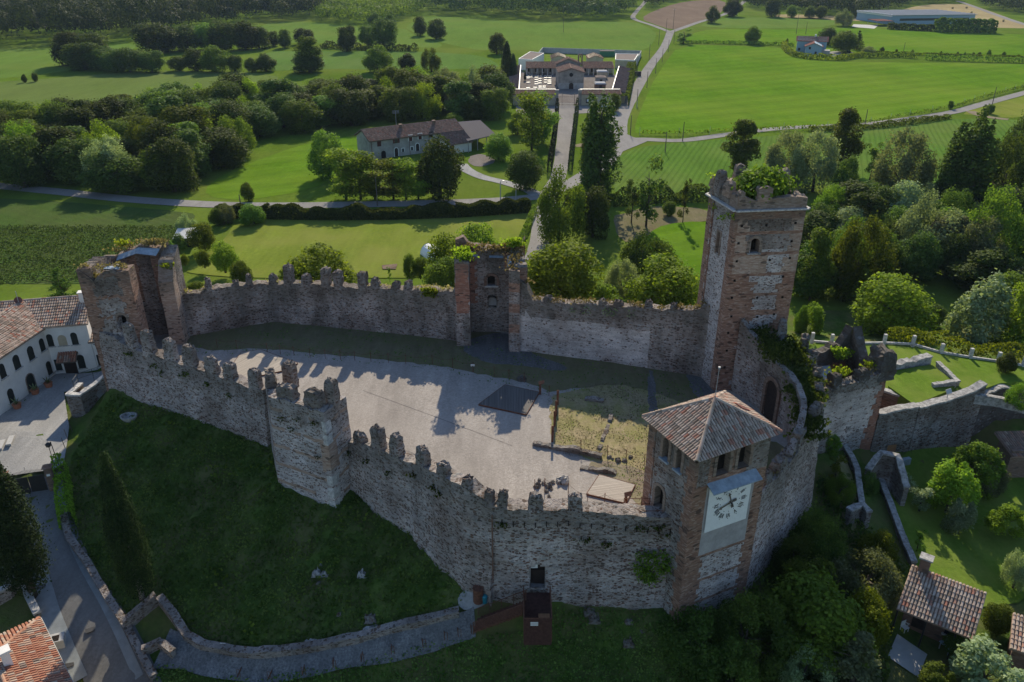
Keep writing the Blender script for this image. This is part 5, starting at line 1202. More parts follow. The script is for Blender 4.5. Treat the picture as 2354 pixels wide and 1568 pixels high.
# ---- ruined stub behind it
rs = thing('ruined_gatehouse', 'roofless ruined gatehouse stub at the edge of the terrace lawn with a blue sheet inside', 'ruin', (33, 74, 7))
W = Wall([(30.6,73.0,5,12.0),(33.4,74.6,5,12.2),(34.8,75.3,5,12.6),(35.9,75.9,5,14.2)], 0.9, 1, 0.35, 0.4, 0.5, 0.1, lambda s_, z, a, b: 1 if z < 10.4 else 0, 131); obj('back_wall', W.mb, [M['rubble_dark'], M['brick_red']], rs)
W = Wall([(35.9,75.9,5,14.2),(36.0,73.5,5,12.5),(35.7,72,5,10)], 0.9, 1, 0.35, 0.4, 0.5, 0.1, lambda s_, z, a, b: 0, 132); obj('side_wall', W.mb, M['rubble_dark'], rs)
W = Wall([(30.4,72.8,5,13.0),(30.0,70.5,5,12.8),(29.9,69.0,5,12.0)], 0.9, -1, 0.35, 0.4, 0.6, 0.12, lambda s_, z, a, b: 0, 133); obj('side_wall', W.mb, M['rubble_grey'], rs)
mb = MB(); mb.quad((30.9,71.3,10.1),(33.0,71.3,10.1),(33.3,73.7,10.9),(30.9,73.3,10.9)); mb.quad((30.9,73.3,10.83),(33.3,73.7,10.83),(33.0,71.3,10.03),(30.9,71.3,10.03)); obj('sheet_roof', mb, M['lead'], rs)
tufts('shrub_growth', [(34.3,74.0,11.6),(34.9,74.3,11.8),(34.0,74.4,12.1)], 'leaf_yellow', rs, 120, 0.3, 0.35, 36, 0.6)

# ---- retaining walls of the terrace lawn
def cap_wall(name, label, path, thick, m, capm='coping', capt=0.16, side=1, seed=0, rag=0.1, ds=0.45, ov=0.08, cat='wall', group=None):
    r = thing(name, label, cat, (path[0][0], path[0][1], path[0][2]), group=group)
    W = Wall(path, thick, side, ds, 0.45, rag, 0.05, None, seed); obj('masonry', W.mb, M[m], r)
    mb = MB()
    for i in range(W.ns-1):
        a = W.st[i]; b = W.st[i+1]; A = Vector((a[0], a[1], W.tops[i])); B = Vector((b[0], b[1], W.tops[i+1])); na, nb = W.nrm[i], W.nrm[i+1]
        q = [A-na*ov, B-nb*ov, B+nb*(thick+ov), A+na*(thick+ov)]; up_ = Vector((0, 0, capt)); lo = Vector((0, 0, -.04))
        jit = Vector((0, 0, 0.04*noise.noise(A*2)))
        t_ = [x+up_+jit for x in q]; l_ = [x+lo for x in q]; mb.quad(*(t_ if side > 0 else t_[::-1])); mb.quad(l_[0], l_[1], t_[1], t_[0]); mb.quad(t_[3], t_[2], l_[2], l_[3])
        if i == 0: mb.quad(t_[0], t_[3], l_[3], l_[0])
        if i == W.ns-2: mb.quad(t_[2], t_[1], l_[1], l_[2])
    obj('coping', mb, M[capm], r); return r, W
cap_wall('retaining_wall', 'short dark stone wall with pale coping at the foot of the plastered bastion', [(37.8,70.2,-.5,7.0),(40,70.7,-.5,7.1),(42.3,71.2,-.5,7.3)], 0.8, 'rubble_grey', seed=141)
cap_wall('retaining_wall', 'tall grey stone retaining wall with brick edges below the terrace lawn', [(42.4,71.2,-.5,7.1),(46,72.3,-.5,7.4),(49,73.3,-.5,7.9),(50.4,73.8,-.5,8.5)], 0.8, 'rubble_grey', seed=142)
cap_wall('retaining_wall', 'dark overgrown stone wall running out of the picture right of the terrace lawn', [(50.5,74.6,-.5,6.4),(54,76.2,-.5,6.6),(58,76.4,-.5,6.2),(62,75,-.5,6.0),(67,70,-.5,6.0)], 0.8, 'rubble_dark', seed=143, rag=0.3)
cap_wall('retaining_wall', 'red brown stone wall holding the raised grass platform, in the notch behind the short wall', [(39.2,76.0,3,6.9),(41.6,74.0,3,6.9),(43.8,71.9,3,6.95)], 0.6, 'brick', seed=144)
for k, (x0, y0, x1, y1) in enumerate([(42.2,71.05,42.9,71.25),(49.6,73.35,50.4,73.6)]):
    pass
P_ = [G(x, y, 7.0) for x, y in ((2041,892),(2046,858),(2120,845),(2142,844),(2197,884),(2192,898),(2101,935))]
mb = MB(); q = [(p.x, p.y) for p in P_]; ar = sum(a[0]*b[1]-b[0]*a[1] for a, b in zip(q, q[1:]+q[:1])); mb.prism(q if ar > 0 else q[::-1], 6.0, 7.25, 0); tag(obj('raised_grass_platform', mb, M['lawn_green']), kind='structure')
r1 = G(2049,852,7.2); r2 = G(2140,834,7.2); r3 = G(2198,884,7.2); r4 = G(2145,892,7.2)
cap_wall('low_stone_wall', 'thick low lumpy stone wall along the far side of the raised grass platform', [(r1.x,r1.y,6,7.6),((r1.x+r2.x)/2,(r1.y+r2.y)/2,6,7.7),(r2.x,r2.y,6,8.0)], 0.8, 'coping', seed=145, rag=0.4)
cap_wall('low_stone_wall', 'thin low stone kerb along the right side of the raised grass platform', [(r2.x+.3,r2.y-.5,6,7.5),(r3.x,r3.y,6,7.5)], 0.35, 'coping', seed=146)
cap_wall('low_stone_wall', 'short stone kerb closing the near right corner of the raised grass platform', [(r4.x,r4.y,6,7.5),(r3.x-.2,r3.y-.4,6,7.7)], 0.35, 'coping', seed=147)
e1 = G(2238,917,7.0); e2 = G(2300,925,7.0); e3 = G(2420,958,7.0)
cap_wall('low_stone_wall', 'low pale coping wall edging the terrace lawn above the dark overgrown wall', [(e1.x,e1.y,6.4,7.35),(e2.x,e2.y,6.4,7.35),(e3.x,e3.y,6.4,7.35)], 0.4, 'coping', seed=148)
def pathz(lst, h): return [(g.x, g.y, g.z-1, g.z+h) for g in [GT(x, y) for x, y in lst]]
cap_wall('garden_wall', 'low curved stone wall bordering the dry bank below the plastered bastion', pathz([(1933,1030),(1950,1060),(1963,1090),(1968,1132),(1976,1190)], 0.6), 0.4, 'rubble_grey', seed=151)
cap_wall('garden_wall', 'narrow stone wall running down beside the lower garden lawn to the tiled cottage', pathz([(2017,1100),(2022,1125),(2043,1176),(2063,1234),(2093,1304)], 0.55), 0.4, 'rubble_grey', seed=152)
cap_wall('garden_wall', 'broken curved stub of wall with a bent top at the foot of the bastion', [(35.2,64.6,1,4.0),(36.6,65.6,1,5.2),(37.6,65.0,1,5.4),(37.8,62.6,1,3.4)], 0.5, 'rubble_grey', seed=153, rag=0.2)
cap_wall('garden_wall', 'stone end wall dropping below the dry bank beside the laurel bush', pathz([(1948,1212),(1975,1200),(1984,1215)], 1.8), 0.5, 'rubble_grey', seed=154)
# ------------------------------------------------------------------ in the courtyard
def gable_roof(root, p0, ux, uy, L, D, z, rise, over=0.35, m='tile', pitch=0.3, tl=0.5, ridge=True, thick=0.14, tiles_on=True, seed=0, axis='x'):
    """pitched roof over a rectangle: ridge along ux at the middle of D"""
    ux = Vector(ux).normalized(); uy = Vector(uy).normalized(); p0 = Vector((p0[0], p0[1], z))
    a = p0 - ux*over - uy*over; LL = L+2*over; half = D/2+over; drop = rise*over/(D/2); r = sqrt(half**2 + (rise+drop)**2); up1 = (uy*half + Vector((0,0,rise+drop))).normalized()
    a.z = z - drop; b = a + ux*LL; c = a + uy*2*half; d = b + uy*2*half; r0 = a + uy*half; r1 = b + uy*half; r0.z = r1.z = z+rise
    mb = MB(); t = Vector((0, 0, thick))
    for P in (a, b, r1, r0), (c, r0, r1, d):
        mb.quad(*P); mb.quad(*[q-t for q in P[::-1]]); 
        for i in range(4): q0, q1 = P[i], P[(i+1) % 4]; mb.quad(q0-t, q1-t, q1, q0)
    mb.a = [0.3+0.5*random.Random(seed).random()]*len(mb.f)
    rf = obj('roof', mb, M[m], root)
    if tiles_on:
        mb = MB(); tiles(mb, a, ux, up1, [(0, 0), (LL, 0), (LL, r), (0, r)], pitch, tl, seed=seed)
        up2 = (-uy*half + Vector((0,0,rise+drop))).normalized(); tiles(mb, d, -ux, up2, [(0, 0), (LL, 0), (LL, r), (0, r)], pitch, tl, seed=seed+1)
        if ridge: ridge_tiles(mb, r0, r1, pitch*.62, tl, seed)
        obj('roof_tiles', mb, M[m], rf)
    return rf
def gable_walls(root, p0, ux, uy, L, D, z0, z, rise, m):
    ux = Vector(ux).normalized(); uy = Vector(uy).normalized(); p0 = Vector((p0[0], p0[1], 0)); mb = MB(); A = [p0, p0+ux*L, p0+ux*L+uy*D, p0+uy*D]
    lo = [mb.vert(q+Vector((0,0,z0))) for q in A]; hi = [mb.vert(q+Vector((0,0,z))) for q in A]; g0 = mb.vert(p0+uy*D/2+Vector((0,0,z+rise))); g1 = mb.vert(p0+ux*L+uy*D/2+Vector((0,0,z+rise)))
    mb.face((lo[0], lo[1], hi[1], hi[0])); mb.face((lo[1], lo[2], hi[2], g1, hi[1])); mb.face((lo[2], lo[3], hi[3], hi[2])); mb.face((lo[3], lo[0], hi[0], g0, hi[3])); mb.face((hi[0], hi[1], g1, g0)); mb.face((hi[2], hi[3], g0, g1)); mb.face(lo[::-1])
    return obj('wall', mb, M[m], root)
def win(root, A, B, s_, z, wd, h, out, m='shutter', arch=True, sill='white_stone', name='window', frame=None, fw=0.1, proud=0.05, rise=None):
    d = Vector((B[0]-A[0], B[1]-A[1], 0)).normalized(); o = Vector((A[0], A[1], z)) + d*s_; out = Vector(out).normalized()
    pts = arch_pts(wd, h, 7, rise) if arch else [(-wd/2, 0), (wd/2, 0), (wd/2, h), (-wd/2, h)]
    mb = MB(); panel(mb, o - out*0.02, d, pts, out, 0, 0.02+proud); w = obj(name, mb, M[m], root)
    if frame: mb = MB(); ring(mb, o, d, pts, out, fw, proud+0.03, 0); obj('frame', mb, M[frame], w)
    if sill: mb = MB(); mb.obox(o + out*(0.08) - Vector((0,0,.05)), d, out, (wd+.3, .22, .1)); obj('sill', mb, M[sill], w)
    return w
def deck(label, P, z, rz, colr=(0.33, 0.28, 0.23), h=0.14, per=0.16):
    key = 'deck%0.2f' % rz
    if key not in M: M[key] = planks('weathered_decking', colr, per, rz)
    mb = MB(); q = [(p.x, p.y) for p in P]; ar = sum(a[0]*b[1]-b[0]*a[1] for a, b in zip(q, q[1:]+q[:1])); q = q if ar > 0 else q[::-1]; mb.prism(q, z+0.02, z+h, 0)
    r = thing('wooden_deck', label, 'deck', (sum(p[0] for p in q)/len(q), sum(p[1] for p in q)/len(q), z)); obj('planking', mb, M[key], r)
    mb = MB()
    for a, b in zip(q, q[1:]+q[:1]):
        a = Vector((*a, z+h/2)); b = Vector((*b, z+h/2)); d = b-a; n = Vector((d.y, -d.x, 0)).normalized(); mb.obox((a+b)/2+n*.03, d, n, (d.length, .05, h+.03))
    obj('edge_boards', mb, M['rust'], r); return r
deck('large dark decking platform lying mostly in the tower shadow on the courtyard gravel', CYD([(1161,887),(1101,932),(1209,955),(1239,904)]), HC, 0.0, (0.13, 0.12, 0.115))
deck('pale decking platform beside the low ruins behind the front wall merlons', CYD([(1378,1094),(1459,1117),(1438,1159),(1349,1138)]), HC, 1.35, (0.40, 0.35, 0.30))
deck('pale decking platform behind the left front wall and bastion merlons', CYD([(556,812),(600,806),(684,837),(662,852),(560,874),(520,860)]), HC, 0.5, (0.40, 0.35, 0.30))
deck('small strip of decking seen between two merlons near the bastion', CYD([(872,1000),(906,1018),(900,1040),(868,1024)]), HC, 0.8, (0.40, 0.35, 0.30))
# chain fence along the far turf: every post is a thing, the chains belong to the fence
def chain_fence(label, posts, h, r=0.03, m='rust', sag=0.25, z=HC, chain=True):
    root = thing('chain_fence', label, 'fence', (posts[0].x, posts[0].y, z))
    for p in posts:
        mb = MB(); mb.tube([Vector((p.x, p.y, z)), Vector((p.x, p.y, z+h))], r, 5); mb.tube([Vector((p.x, p.y, z+h)), Vector((p.x, p.y, z+h+.06))], r*1.5, 5); obj('post', mb, M[m], root)
    for a, b in zip(posts, posts[1:]):
        if not chain: continue
        pts = [a.lerp(b, t) + Vector((0, 0, h-.06-sag*4*t*(1-t))) for t in np.linspace(0, 1, 7)]; mb = MB(); mb.tube([Vector((q.x, q.y, z+h-.06-sag*4*t*(1-t))) for q, t in zip(pts, np.linspace(0, 1, 7))], 0.014, 4); obj('chain', mb, M[m], root)
    return root
chain_fence('long chain fence of thin rusty posts along the far shaded courtyard turf', CYD([(500,800),(545,803),(588+27,811),(588+57,815),(588+88,818),(588+125,822),(588+160,825),(588+195,827),(588+228,829),(588+265,832),(588+305,834),(588+345,837),(588+406,838),(588+453,846),(588+500,855),(588+548,864),(1170,872),(1205,880),(1262,910)]), 1.15)
chain_fence('chain fence across the dry turf behind the low ruined wall', CYD([(1270,1015),(1335,1036),(1396,1048),(1439,1059),(1481,1068)]), 1.1)
chain_fence('chain fence round the exposed ruins behind the front wall merlons', CYD([(1229,1134),(1252,1131),(1306,1142),(1350,1166),(1389,1166),(1434,1178)]), 1.35)
def slab_post(x, y, h, label, wd=0.22, panel_=False):
    p = G(x, y, HC); r = thing('rusty_post', label, 'post', p, group=None)
    mb = MB(); mb.box(-wd/2, wd/2, -.03, .03, 0, h); obj('blade', mb, M['rust'], r, False)
    if panel_: mb = MB(); mb.obox(Vector((.12, -.05, h+.1)), (1, 0, .3), (0, 1, .5), (0.6, 0.4, 0.03)); obj('board', mb, M['rust'], r, False)
    return r
slab_post(1241.5, 907, 1.35, 'rusty post with slanted board at the corner of the large dark deck', panel_=True)
slab_post(1281.5, 931, 1.7, 'rusty blade post furthest from the camera in the row beside the dry turf')
slab_post(1278, 956, 1.7, 'second rusty blade post in the row beside the dry turf')
slab_post(1274.5, 981, 1.75, 'third rusty blade post in the row beside the dry turf')
slab_post(1269.5, 1016, 1.75, 'rusty blade post nearest the low ruined wall, last of its row')
slab_post(1437, 1174, 1.6, 'rusty sign post standing by the pale deck and metal railing', panel_=True)
def text(s, size, m, ext=0.003):
    cu = bpy.data.curves.new('number', 'FONT'); cu.body = s; cu.size = size; cu.align_x = 'CENTER'; cu.align_y = 'CENTER'; cu.extrude = ext; cu.resolution_u = 2
    o = bpy.data.objects.new('number', cu); dg = bpy.context.evaluated_depsgraph_get(); me = bpy.data.meshes.new_from_object(o); bpy.data.objects.remove(o); me.materials.clear(); me.materials.append(M[m]); return me
def num_sign(x, y, n, label, h=0.75):
    p = G(x, y, HC); r = thing('number_sign', label, 'sign', p)
    mb = MB(); mb.box(-.03, .03, -.015, .015, 0, h); obj('stake', mb, M['rust'], r, False)
    mb = MB(); mb.obox(Vector((0, -.03, h+.12)), (1, 0, 0), (0, .9, .45), (.42, .03, .34), uz=Vector((0, -.45, .9))); pl = obj('plate', mb, M['white'], r, False)
    t = bpy.data.objects.new('number', text(n, .3, 'black')); C.objects.link(t); t.parent = pl; t.location = (0, -.052, h+.115); t.rotation_euler = (radians(63), 0, 0)
num_sign(1087, 856, '5', 'white sign reading 5 on a rusty stake at the shaded gravel edge')
num_sign(1263, 1168, '3', 'white sign reading 3 on a rusty stake behind the front merlons')
# low ruins
def lowwall(label, a, b, w0, h, seed, m='rubble_grey'):
    p, q = G(*a, HC), G(*b, HC); r = thing('ruined_foundation', label, 'ruin', p); W = Wall([(p.x, p.y, HC-.3, HC+h), (q.x, q.y, HC-.3, HC+h)], w0, 1, 0.3, 0.3, 0.3, 0.12, None, seed); obj('masonry', W.mb, M[m], r)
lowwall('long low foundation wall between the gravel and the dry turf', (1222,1024), (1382,1056), 0.5, 0.35, 160)
lowwall('short low foundation wall of boulders just behind the pale deck', (1333,1080), (1416,1093), 0.5, 0.22, 161)
lowwall('low lumpy foundation stub in the shade of the courtyard turf', (1343,921), (1386,926), 0.6, 0.25, 162)
lowwall('narrow foundation line crossing the middle of the dry turf', (1382,1035), (1410,955), 0.35, 0.05, 163)
def rocks(name, label, pts, size, m='rubble_grey', z=HC, seed=0, group=None, cat='rock'):
    rnd = random.Random(seed)
    for k, p in enumerate(pts):
        s_ = size*rnd.uniform(.6, 1.4); mb = MB(); crag(mb, Vector((0, 0, -.1)), (cos(k), sin(k), 0), (-sin(k), cos(k), 0), (s_*1.3, s_, s_*.7+.1), 0, seed+k, s_*.3, 4, 3, .5, s_*.5)
        o = obj(name, mb, M[m], None, False); o.location = (p[0], p[1], z if z is not None else p[2]); tag(o, label, cat, group)
rk = [(1240,1105),(1250,1112),(1262,1118),(1271,1110),(1236,1118),(1257,1130),(1268,1126),(1290,1110),(1262,1142)]
rocks('boulder', 'broken stone lying inside the chain fence behind the front merlons', CYD(rk), 0.42, seed=200, group='broken stones inside the chain fence')
rocks('boulder', 'large flat pale boulder beside the broken stones inside the chain fence', CYD([(1293,1108)]), 0.7, 'coping', seed=220)
rocks('boulder', 'small stones in a row between dry turf and bare earth', CYD([(1400,1052),(1408,1056),(1420,1059),(1435,1060),(1450,1052)]), 0.32, seed=230, group='stones between turf and bare earth')
p = G(1195, 862, HC); rocks('boulder', 'dark root like lump at the edge of the shaded gravel above the large deck', CYD([(1200,874)]), 0.6, 'rubble_dark', seed=240)
# metal railing box beside the clock tower door
r = thing('metal_railing', 'square rusty metal railing beside the clock tower doorway', 'railing', G(1436,1180,HC))
for k, (x0, y0, x1, y1) in enumerate([(8.6,47.9,11.3,47.9),(8.6,49.4,11.3,49.4),(8.6,47.9,8.6,49.4)]):
    for z in (.55, 1.05): mb = MB(); mb.tube([(x0, y0, 11.2+z), (x1, y1, 11.2+z)], .03, 5); obj('rail', mb, M['rust'], r)
for x, y in [(8.6,47.9),(9.95,47.9),(11.3,47.9),(8.6,49.4),(9.95,49.4),(11.3,49.4)]: mb = MB(); mb.tube([(x, y, 9), (x, y, 12.3)], .035, 5); obj('post', mb, M['rust'], r)
mb = MB(); mb.box(8.5, 11.5, 47.8, 49.6, 11.05, 11.15); obj('floor', mb, M['rust'], r)

# ------------------------------------------------------------------ entrance platform, steps and path
px0 = G(1203, 1352, zd0).x; px1 = G(1263, 1352, zd0).x; pyf = 47.0; pyn = G(1223, 1421, zd0+1.05).y; zf = zd0-.02
pf = thing('entrance_platform', 'rusty steel entrance platform with railings in front of the castle door', 'platform', ((px0+px1)/2, (pyn+pyf)/2, 2.5))
mb = MB(); mb.box(px0, px1, pyn, pyf, zf-.12, zf); obj('floor', mb, M['steeldark'], pf)
mb = MB(); mb.box(px0, px1, pyn-.03, pyn, zf-1.6, zf+1.0); fp = obj('front_panel', mb, M['steeldark'], pf)
mb = MB(); mb.box(px1, px1+.03, pyn, pyf, zf-1.4, zf-.05); obj('side_panel', mb, M['rust'], pf)
mb = MB(); mb.box(px0-.03, px0, pyn, pyf-1.6, zf-1.4, zf+1.0); obj('side_panel', mb, M['rust'], pf)
for x in (px0, px1):
    mb = MB(); mb.tube([(x, pyn, zf+1.05), (x, pyf-.4, zf+1.05)], .04, 5); obj('handrail', mb, M['rust'], pf)
    mb = MB(); mb.tube([(x, pyf-.4, zf-.1), (x, pyf-.4, zf+1.05)], .04, 5); obj('post', mb, M['rust'], pf)
mb = MB(); mb.tube([(px0, pyn, zf+1.05), (px1, pyn, zf+1.05)], .04, 5); obj('handrail', mb, M['rust'], pf)
for k in range(6):
    z = zf+.15+.14*k; mb = MB(); mb.tube([(px1, pyn, z), (px1, pyf-.4, z)], .012, 4); obj('wire', mb, M['rust'], pf)
cx = px0+.75; zz = zf+.62
for k in range(3): mb = MB(); mb.box(cx-.28, cx+.28, pyn-.045, pyn-.032, zz-.13*k, zz-.13*k+.085); obj('sign_strip', mb, M['white'], fp)
mb = MB(); mb.box(px1-.95, px1-.1, pyn+.35, pyn+1.45, zf+.02, zf+.06); tag(obj('plywood_sheet', mb, M['ply']), 'orange brown plywood sheet lying on the dark entrance platform', 'board')
# stairs
sa = G(1093, 1440, 2.4); sb = Vector((px0, pyf-1.7, zf)); stp = thing('steel_stairs', 'rusty steel stairs with slatted side railings rising from path to entrance platform', 'stairs', sa)
ns_ = 15; d2 = Vector((sb.x-sa.x, sb.y-sa.y, 0)); Ls = d2.length; dd_ = d2.normalized(); nn_ = Vector((-dd_.y, dd_.x, 0)); zr = (zf-2.4)/ns_
for k in range(ns_):
    c_ = Vector((sa.x, sa.y, 2.4+zr*(k+.5))) + dd_*(Ls*(k+.5)/ns_) + nn_*.1; mb = MB(); mb.obox(c_, dd_, nn_, (Ls/ns_+.02, 1.45, zr)); obj('step', mb, M['rust'], stp)
for sgn in (-.65, .85):
    A = Vector((sa.x, sa.y, 2.4)) + nn_*sgn; B = A + dd_*Ls + Vector((0, 0, zf-2.4))
    mb = MB(); mb.tube([A+Vector((0,0,1.05)), B+Vector((0,0,1.05))], .035, 5); obj('handrail', mb, M['rust'], stp)
    for t in np.linspace(0, 1, 5): q = A.lerp(B, t); mb = MB(); mb.tube([q-Vector((0,0,.2)), q+Vector((0,0,1.05))], .03, 5); obj('post', mb, M['rust'], stp)
    for t in range(7): mb = MB(); o2 = Vector((0, 0, .12+.13*t)); mb.tube([A+o2, B+o2], .012 if sgn > 0 else .03, 4); obj('bar', mb, M['rust'], stp)
# landing, drum and the small green figure-like bin
area('landing_gravel', [GT(x, y) for x, y in [(1051,1372),(1080,1352),(1112,1368),(1130,1385),(1100,1402),(1056,1404)]], M['gravel_grey'], 0.12, drape=True)
p = GT(1100, 1382); r = thing('rusty_drum', 'tall rusty drum at the foot of the wall by the stairs', 'drum', p)
mb = MB(); mb.tube([(0,0,0), (0,0,1.35)], .42, 14); obj('body', mb, M['rust'], r, False); mb = MB(); mb.tube([(0,0,1.35), (0,0,1.4)], .45, 14); obj('lid', mb, M['rust'], r, False)
p = GT(1114, 1385); r = thing('bin', 'small turquoise bin beside the rusty drum', 'bin', p)
mb = MB(); mb.tube([(0,0,0), (0,0,.7)], [.2,.25], 10); M['turq'] = flat('turquoise_plastic', (0.03, 0.22, 0.27), .6); obj('body', mb, M['turq'], r, False); mb = MB(); mb.tube([(0,0,.7), (0,0,.78)], [.27,.15], 10); obj('lid', mb, M['turq'], r, False)
# path
pc = [GT(x, y) for x, y in [(372,1496),(430,1506),(495,1534),(590,1547),(700,1536),(800,1512),(900,1489),(1000,1464),(1052,1450),(1092,1437)]]
road('cobbled_path', pc, [3.0,2.4,1.7,1.6,1.6,1.6,1.6,1.6,1.6,1.6], M['cobble'], 0.22, drape=True, n=6)
Q = catmull([Vector((q.x, q.y, 0)) for q in pc], 6)
for k in range(16, len(Q)-1, 4):
    a, b = Q[k], Q[k+1]; d = (b-a).normalized(); n = Vector((-d.y, d.x, 0)); z = hgt(a.x, a.y)+.24; mb = MB(); mb.obox(Vector((a.x, a.y, z)), n, d, (1.6, .06, .1)); tag(obj('step_edge', mb, M['rust']), 'rusty steel step edge across the cobbled path', 'step edge', 'step edges across the cobbled path')
    q = a - n*.8; mb = MB()
    mb.tube([(q.x, q.y, z-.1), (q.x, q.y, z+.75)], .02, 4); mb.tube([(q.x+.22, q.y+.02, z-.1), (q.x+.22, q.y+.02, z+.75)], .02, 4)
    mb.tube([(q.x, q.y, z+.75), (q.x+.22, q.y+.02, z+.75)], .02, 4); tag(obj('hoop_rail', mb, M['rust']), 'thin rusty hoop rail on the lower edge of the cobbled path', 'railing', 'hoop rails along the cobbled path')
cap_wall('path_wall', 'long curved stone wall along the upper side of the cobbled path', pathz([(364,1392),(398,1433),(425,1478),(463,1500),(530,1514),(588,1520),(714,1506),(839,1480),(914,1458),(999,1438),(1056,1424)], 0.75), 0.5, 'rubble', capm='rubble', seed=171, rag=0.15, ds=0.6)
cap_wall('path_wall', 'stone wall side running from the angled corner down to the street', pathz([(290,1455),(364,1392)], 1.1), 0.4, 'rubble', capm='rubble', seed=172, rag=0.15)
cap_wall('path_wall', 'short angled stone wall enclosing a grass corner at the path foot', pathz([(330,1512),(366,1494),(398,1520)], 0.8), 0.4, 'rubble', capm='rubble', seed=173, rag=0.15)
cap_wall('street_wall', 'low rough stone wall between the street and the grass mound', pathz([(138,1180),(155,1246),(200,1311),(250,1396),(288,1453),(323,1523),(350,1572)], 0.55), 0.45, 'rubble', capm='rubble', seed=174, rag=0.2, ds=0.6)
# mound details
p = GT(298, 966); r = thing('stone_basin', 'round pale stone basin lying on the grass mound below the left wall', 'basin', p)
mb = MB(); prof = [(0.55,0),(0.8,.35),(.85,.6),(.68,.6),(.6,.3),(0.0,.25)]; nseg = 16; rings = [[mb.vert((a*cos(2*pi*k/nseg)*1.05, a*sin(2*pi*k/nseg)*.85, b)) for k in range(nseg)] for a, b in prof]
for A, B in zip(rings, rings[1:]):
    for k in range(nseg): mb.face((A[k], A[(k+1) % nseg], B[(k+1) % nseg], B[k]))
obj('bowl', mb, M['coping'], r, False, True)
for (x, y, s_, lb) in [(745,1320,.7,'pale jagged boulder, tallest of the group on the middle of the grass mound'),(737,1298,.3,'small pale stone above the boulder group on the grass mound'),(727,1320,.5,'flat grey stone left of the tall pale boulder on the mound'),(832,1322,.55,'pale pointed boulder right of the boulder group on the mound'),(733,1342,.35,'small dark stone below the boulder group on the mound'),(852,1425,.6,'dark boulder low on the mound above the path wall'),(780,1413,.4,'yellowish stump low on the grass mound')]:
    g = GT(x, y); rocks('boulder', lb, [g], s_, 'coping' if 'pale' in lb else 'rubble_grey', None, seed=int(x))
for k, (x, y, s_) in enumerate([(850,1455,.8),(870,1450,.7),(715,1488,.7),(760,1478,.8),(780,1470,.6)]):
    g = GT(x, y); rocks('rock_outcrop', 'grey flat rock showing through the grass behind the path wall', [g], s_, 'coping', None, seed=300+k, group='rocks showing behind the path wall')
for k, (x, y, s_) in enumerate([(1365,1425,.9),(1105+250,1410,.9),(1475,1392+60,.7),(1445,1360+70,.8),(1445,1480,.9),(1190+40,1470,.5)]):
    g = GT(x, y); rocks('boulder', 'grey boulder in the rough grass below the entrance wall', [g], s_*.6, 'rubble_grey', None, seed=330+k, group='boulders below the entrance wall')
def stake_sign(x, y, label):
    g = GT(x, y); r = thing('small_sign', label, 'sign', g); mb = MB(); mb.box(-.02, .02, -.01, .01, 0, .5); obj('stake', mb, M['steel'], r, False)
    mb = MB(); mb.obox(Vector((0, -.02, .6)), (1, 0, 0), (0, .9, .45), (.42, .02, .34), uz=Vector((0, -.45, .9))); pl = obj('plate', mb, M['white'], r, False)
    mb = MB(); mb.obox(Vector((0, -.036, .61)), (1, 0, 0), (0, .9, .45), (.06, .012, .18), uz=Vector((0, -.45, .9))); obj('symbol', mb, M['black'], pl, False)
stake_sign(516, 1492, 'small white sign on a stake behind the path wall on the mound')

# ------------------------------------------------------------------ white house on the left
wh = thing('white_house', 'white rendered L shaped house with dark arched shutters and clay roofs, left edge', 'house', G(129, 862, 3))
C0 = G(129, 862, 2.9); Rr = G(244, 851, 2.9); Ll = G(19, 947, 2.9); dR = Vector((Rr.x-C0.x, Rr.y-C0.y, 0)).normalized(); dL = Vector((-dR.y, dR.x, 0)); 
dLm = Vector((Ll.x-C0.x, Ll.y-C0.y, 0)).normalized()
_, zeR = face_uv(150, 745, C0, Rr); _, zeL = face_uv(60, 785, Ll, C0); sM, _ = face_uv(197, 742, C0, Rr); zeR = min(zeR, 11.4); zeL = zeR-.15
print('house', C0, Rr, Ll, 'eaves', zeR, zeL, sM)
oR = Vector((dR.y, -dR.x, 0)); nL = Vector((dLm.y, -dLm.x, 0)); oL = -nL if nL.dot(dR) < 0 else nL   # facing the yard
D1 = 8.5; p0 = Vector((C0.x, C0.y, 0)) - dR*6.0
gable_walls(wh, p0, dR, -oR, sM+6.0, D1, 1.5, zeR, 1.75, 'housewhite'); gable_roof(wh, p0, dR, -oR, sM+6.0, D1, zeR, 1.75, 0.3, 'tile', 0.27, 0.5, seed=401)
_, zA = face_uv(222, 782, C0, Rr); q0 = Vector((C0.x, C0.y, 0)) + dR*(sM+.05)
gable_walls(wh, q0, dR, -oR, 9.0, D1-1, 1.5, zA, 1.4, 'housewhite'); gable_roof(wh, q0, dR, -oR, 9.0, D1-1, zA, 1.4, 0.3, 'tile', 0.27, 0.5, seed=403)
LLn = 26.0; d_ = -dLm; s0 = Vector((C0.x, C0.y, 0)) + dLm*LLn
gable_walls(wh, s0, d_, -oL, LLn+0.0, 8.0, 1.0, zeL, 1.9, 'housewhite'); gable_roof(wh, s0, d_, -oL, LLn+2.5, 8.0, zeL, 1.9, 0.3, 'tile', 0.27, 0.5, seed=405)
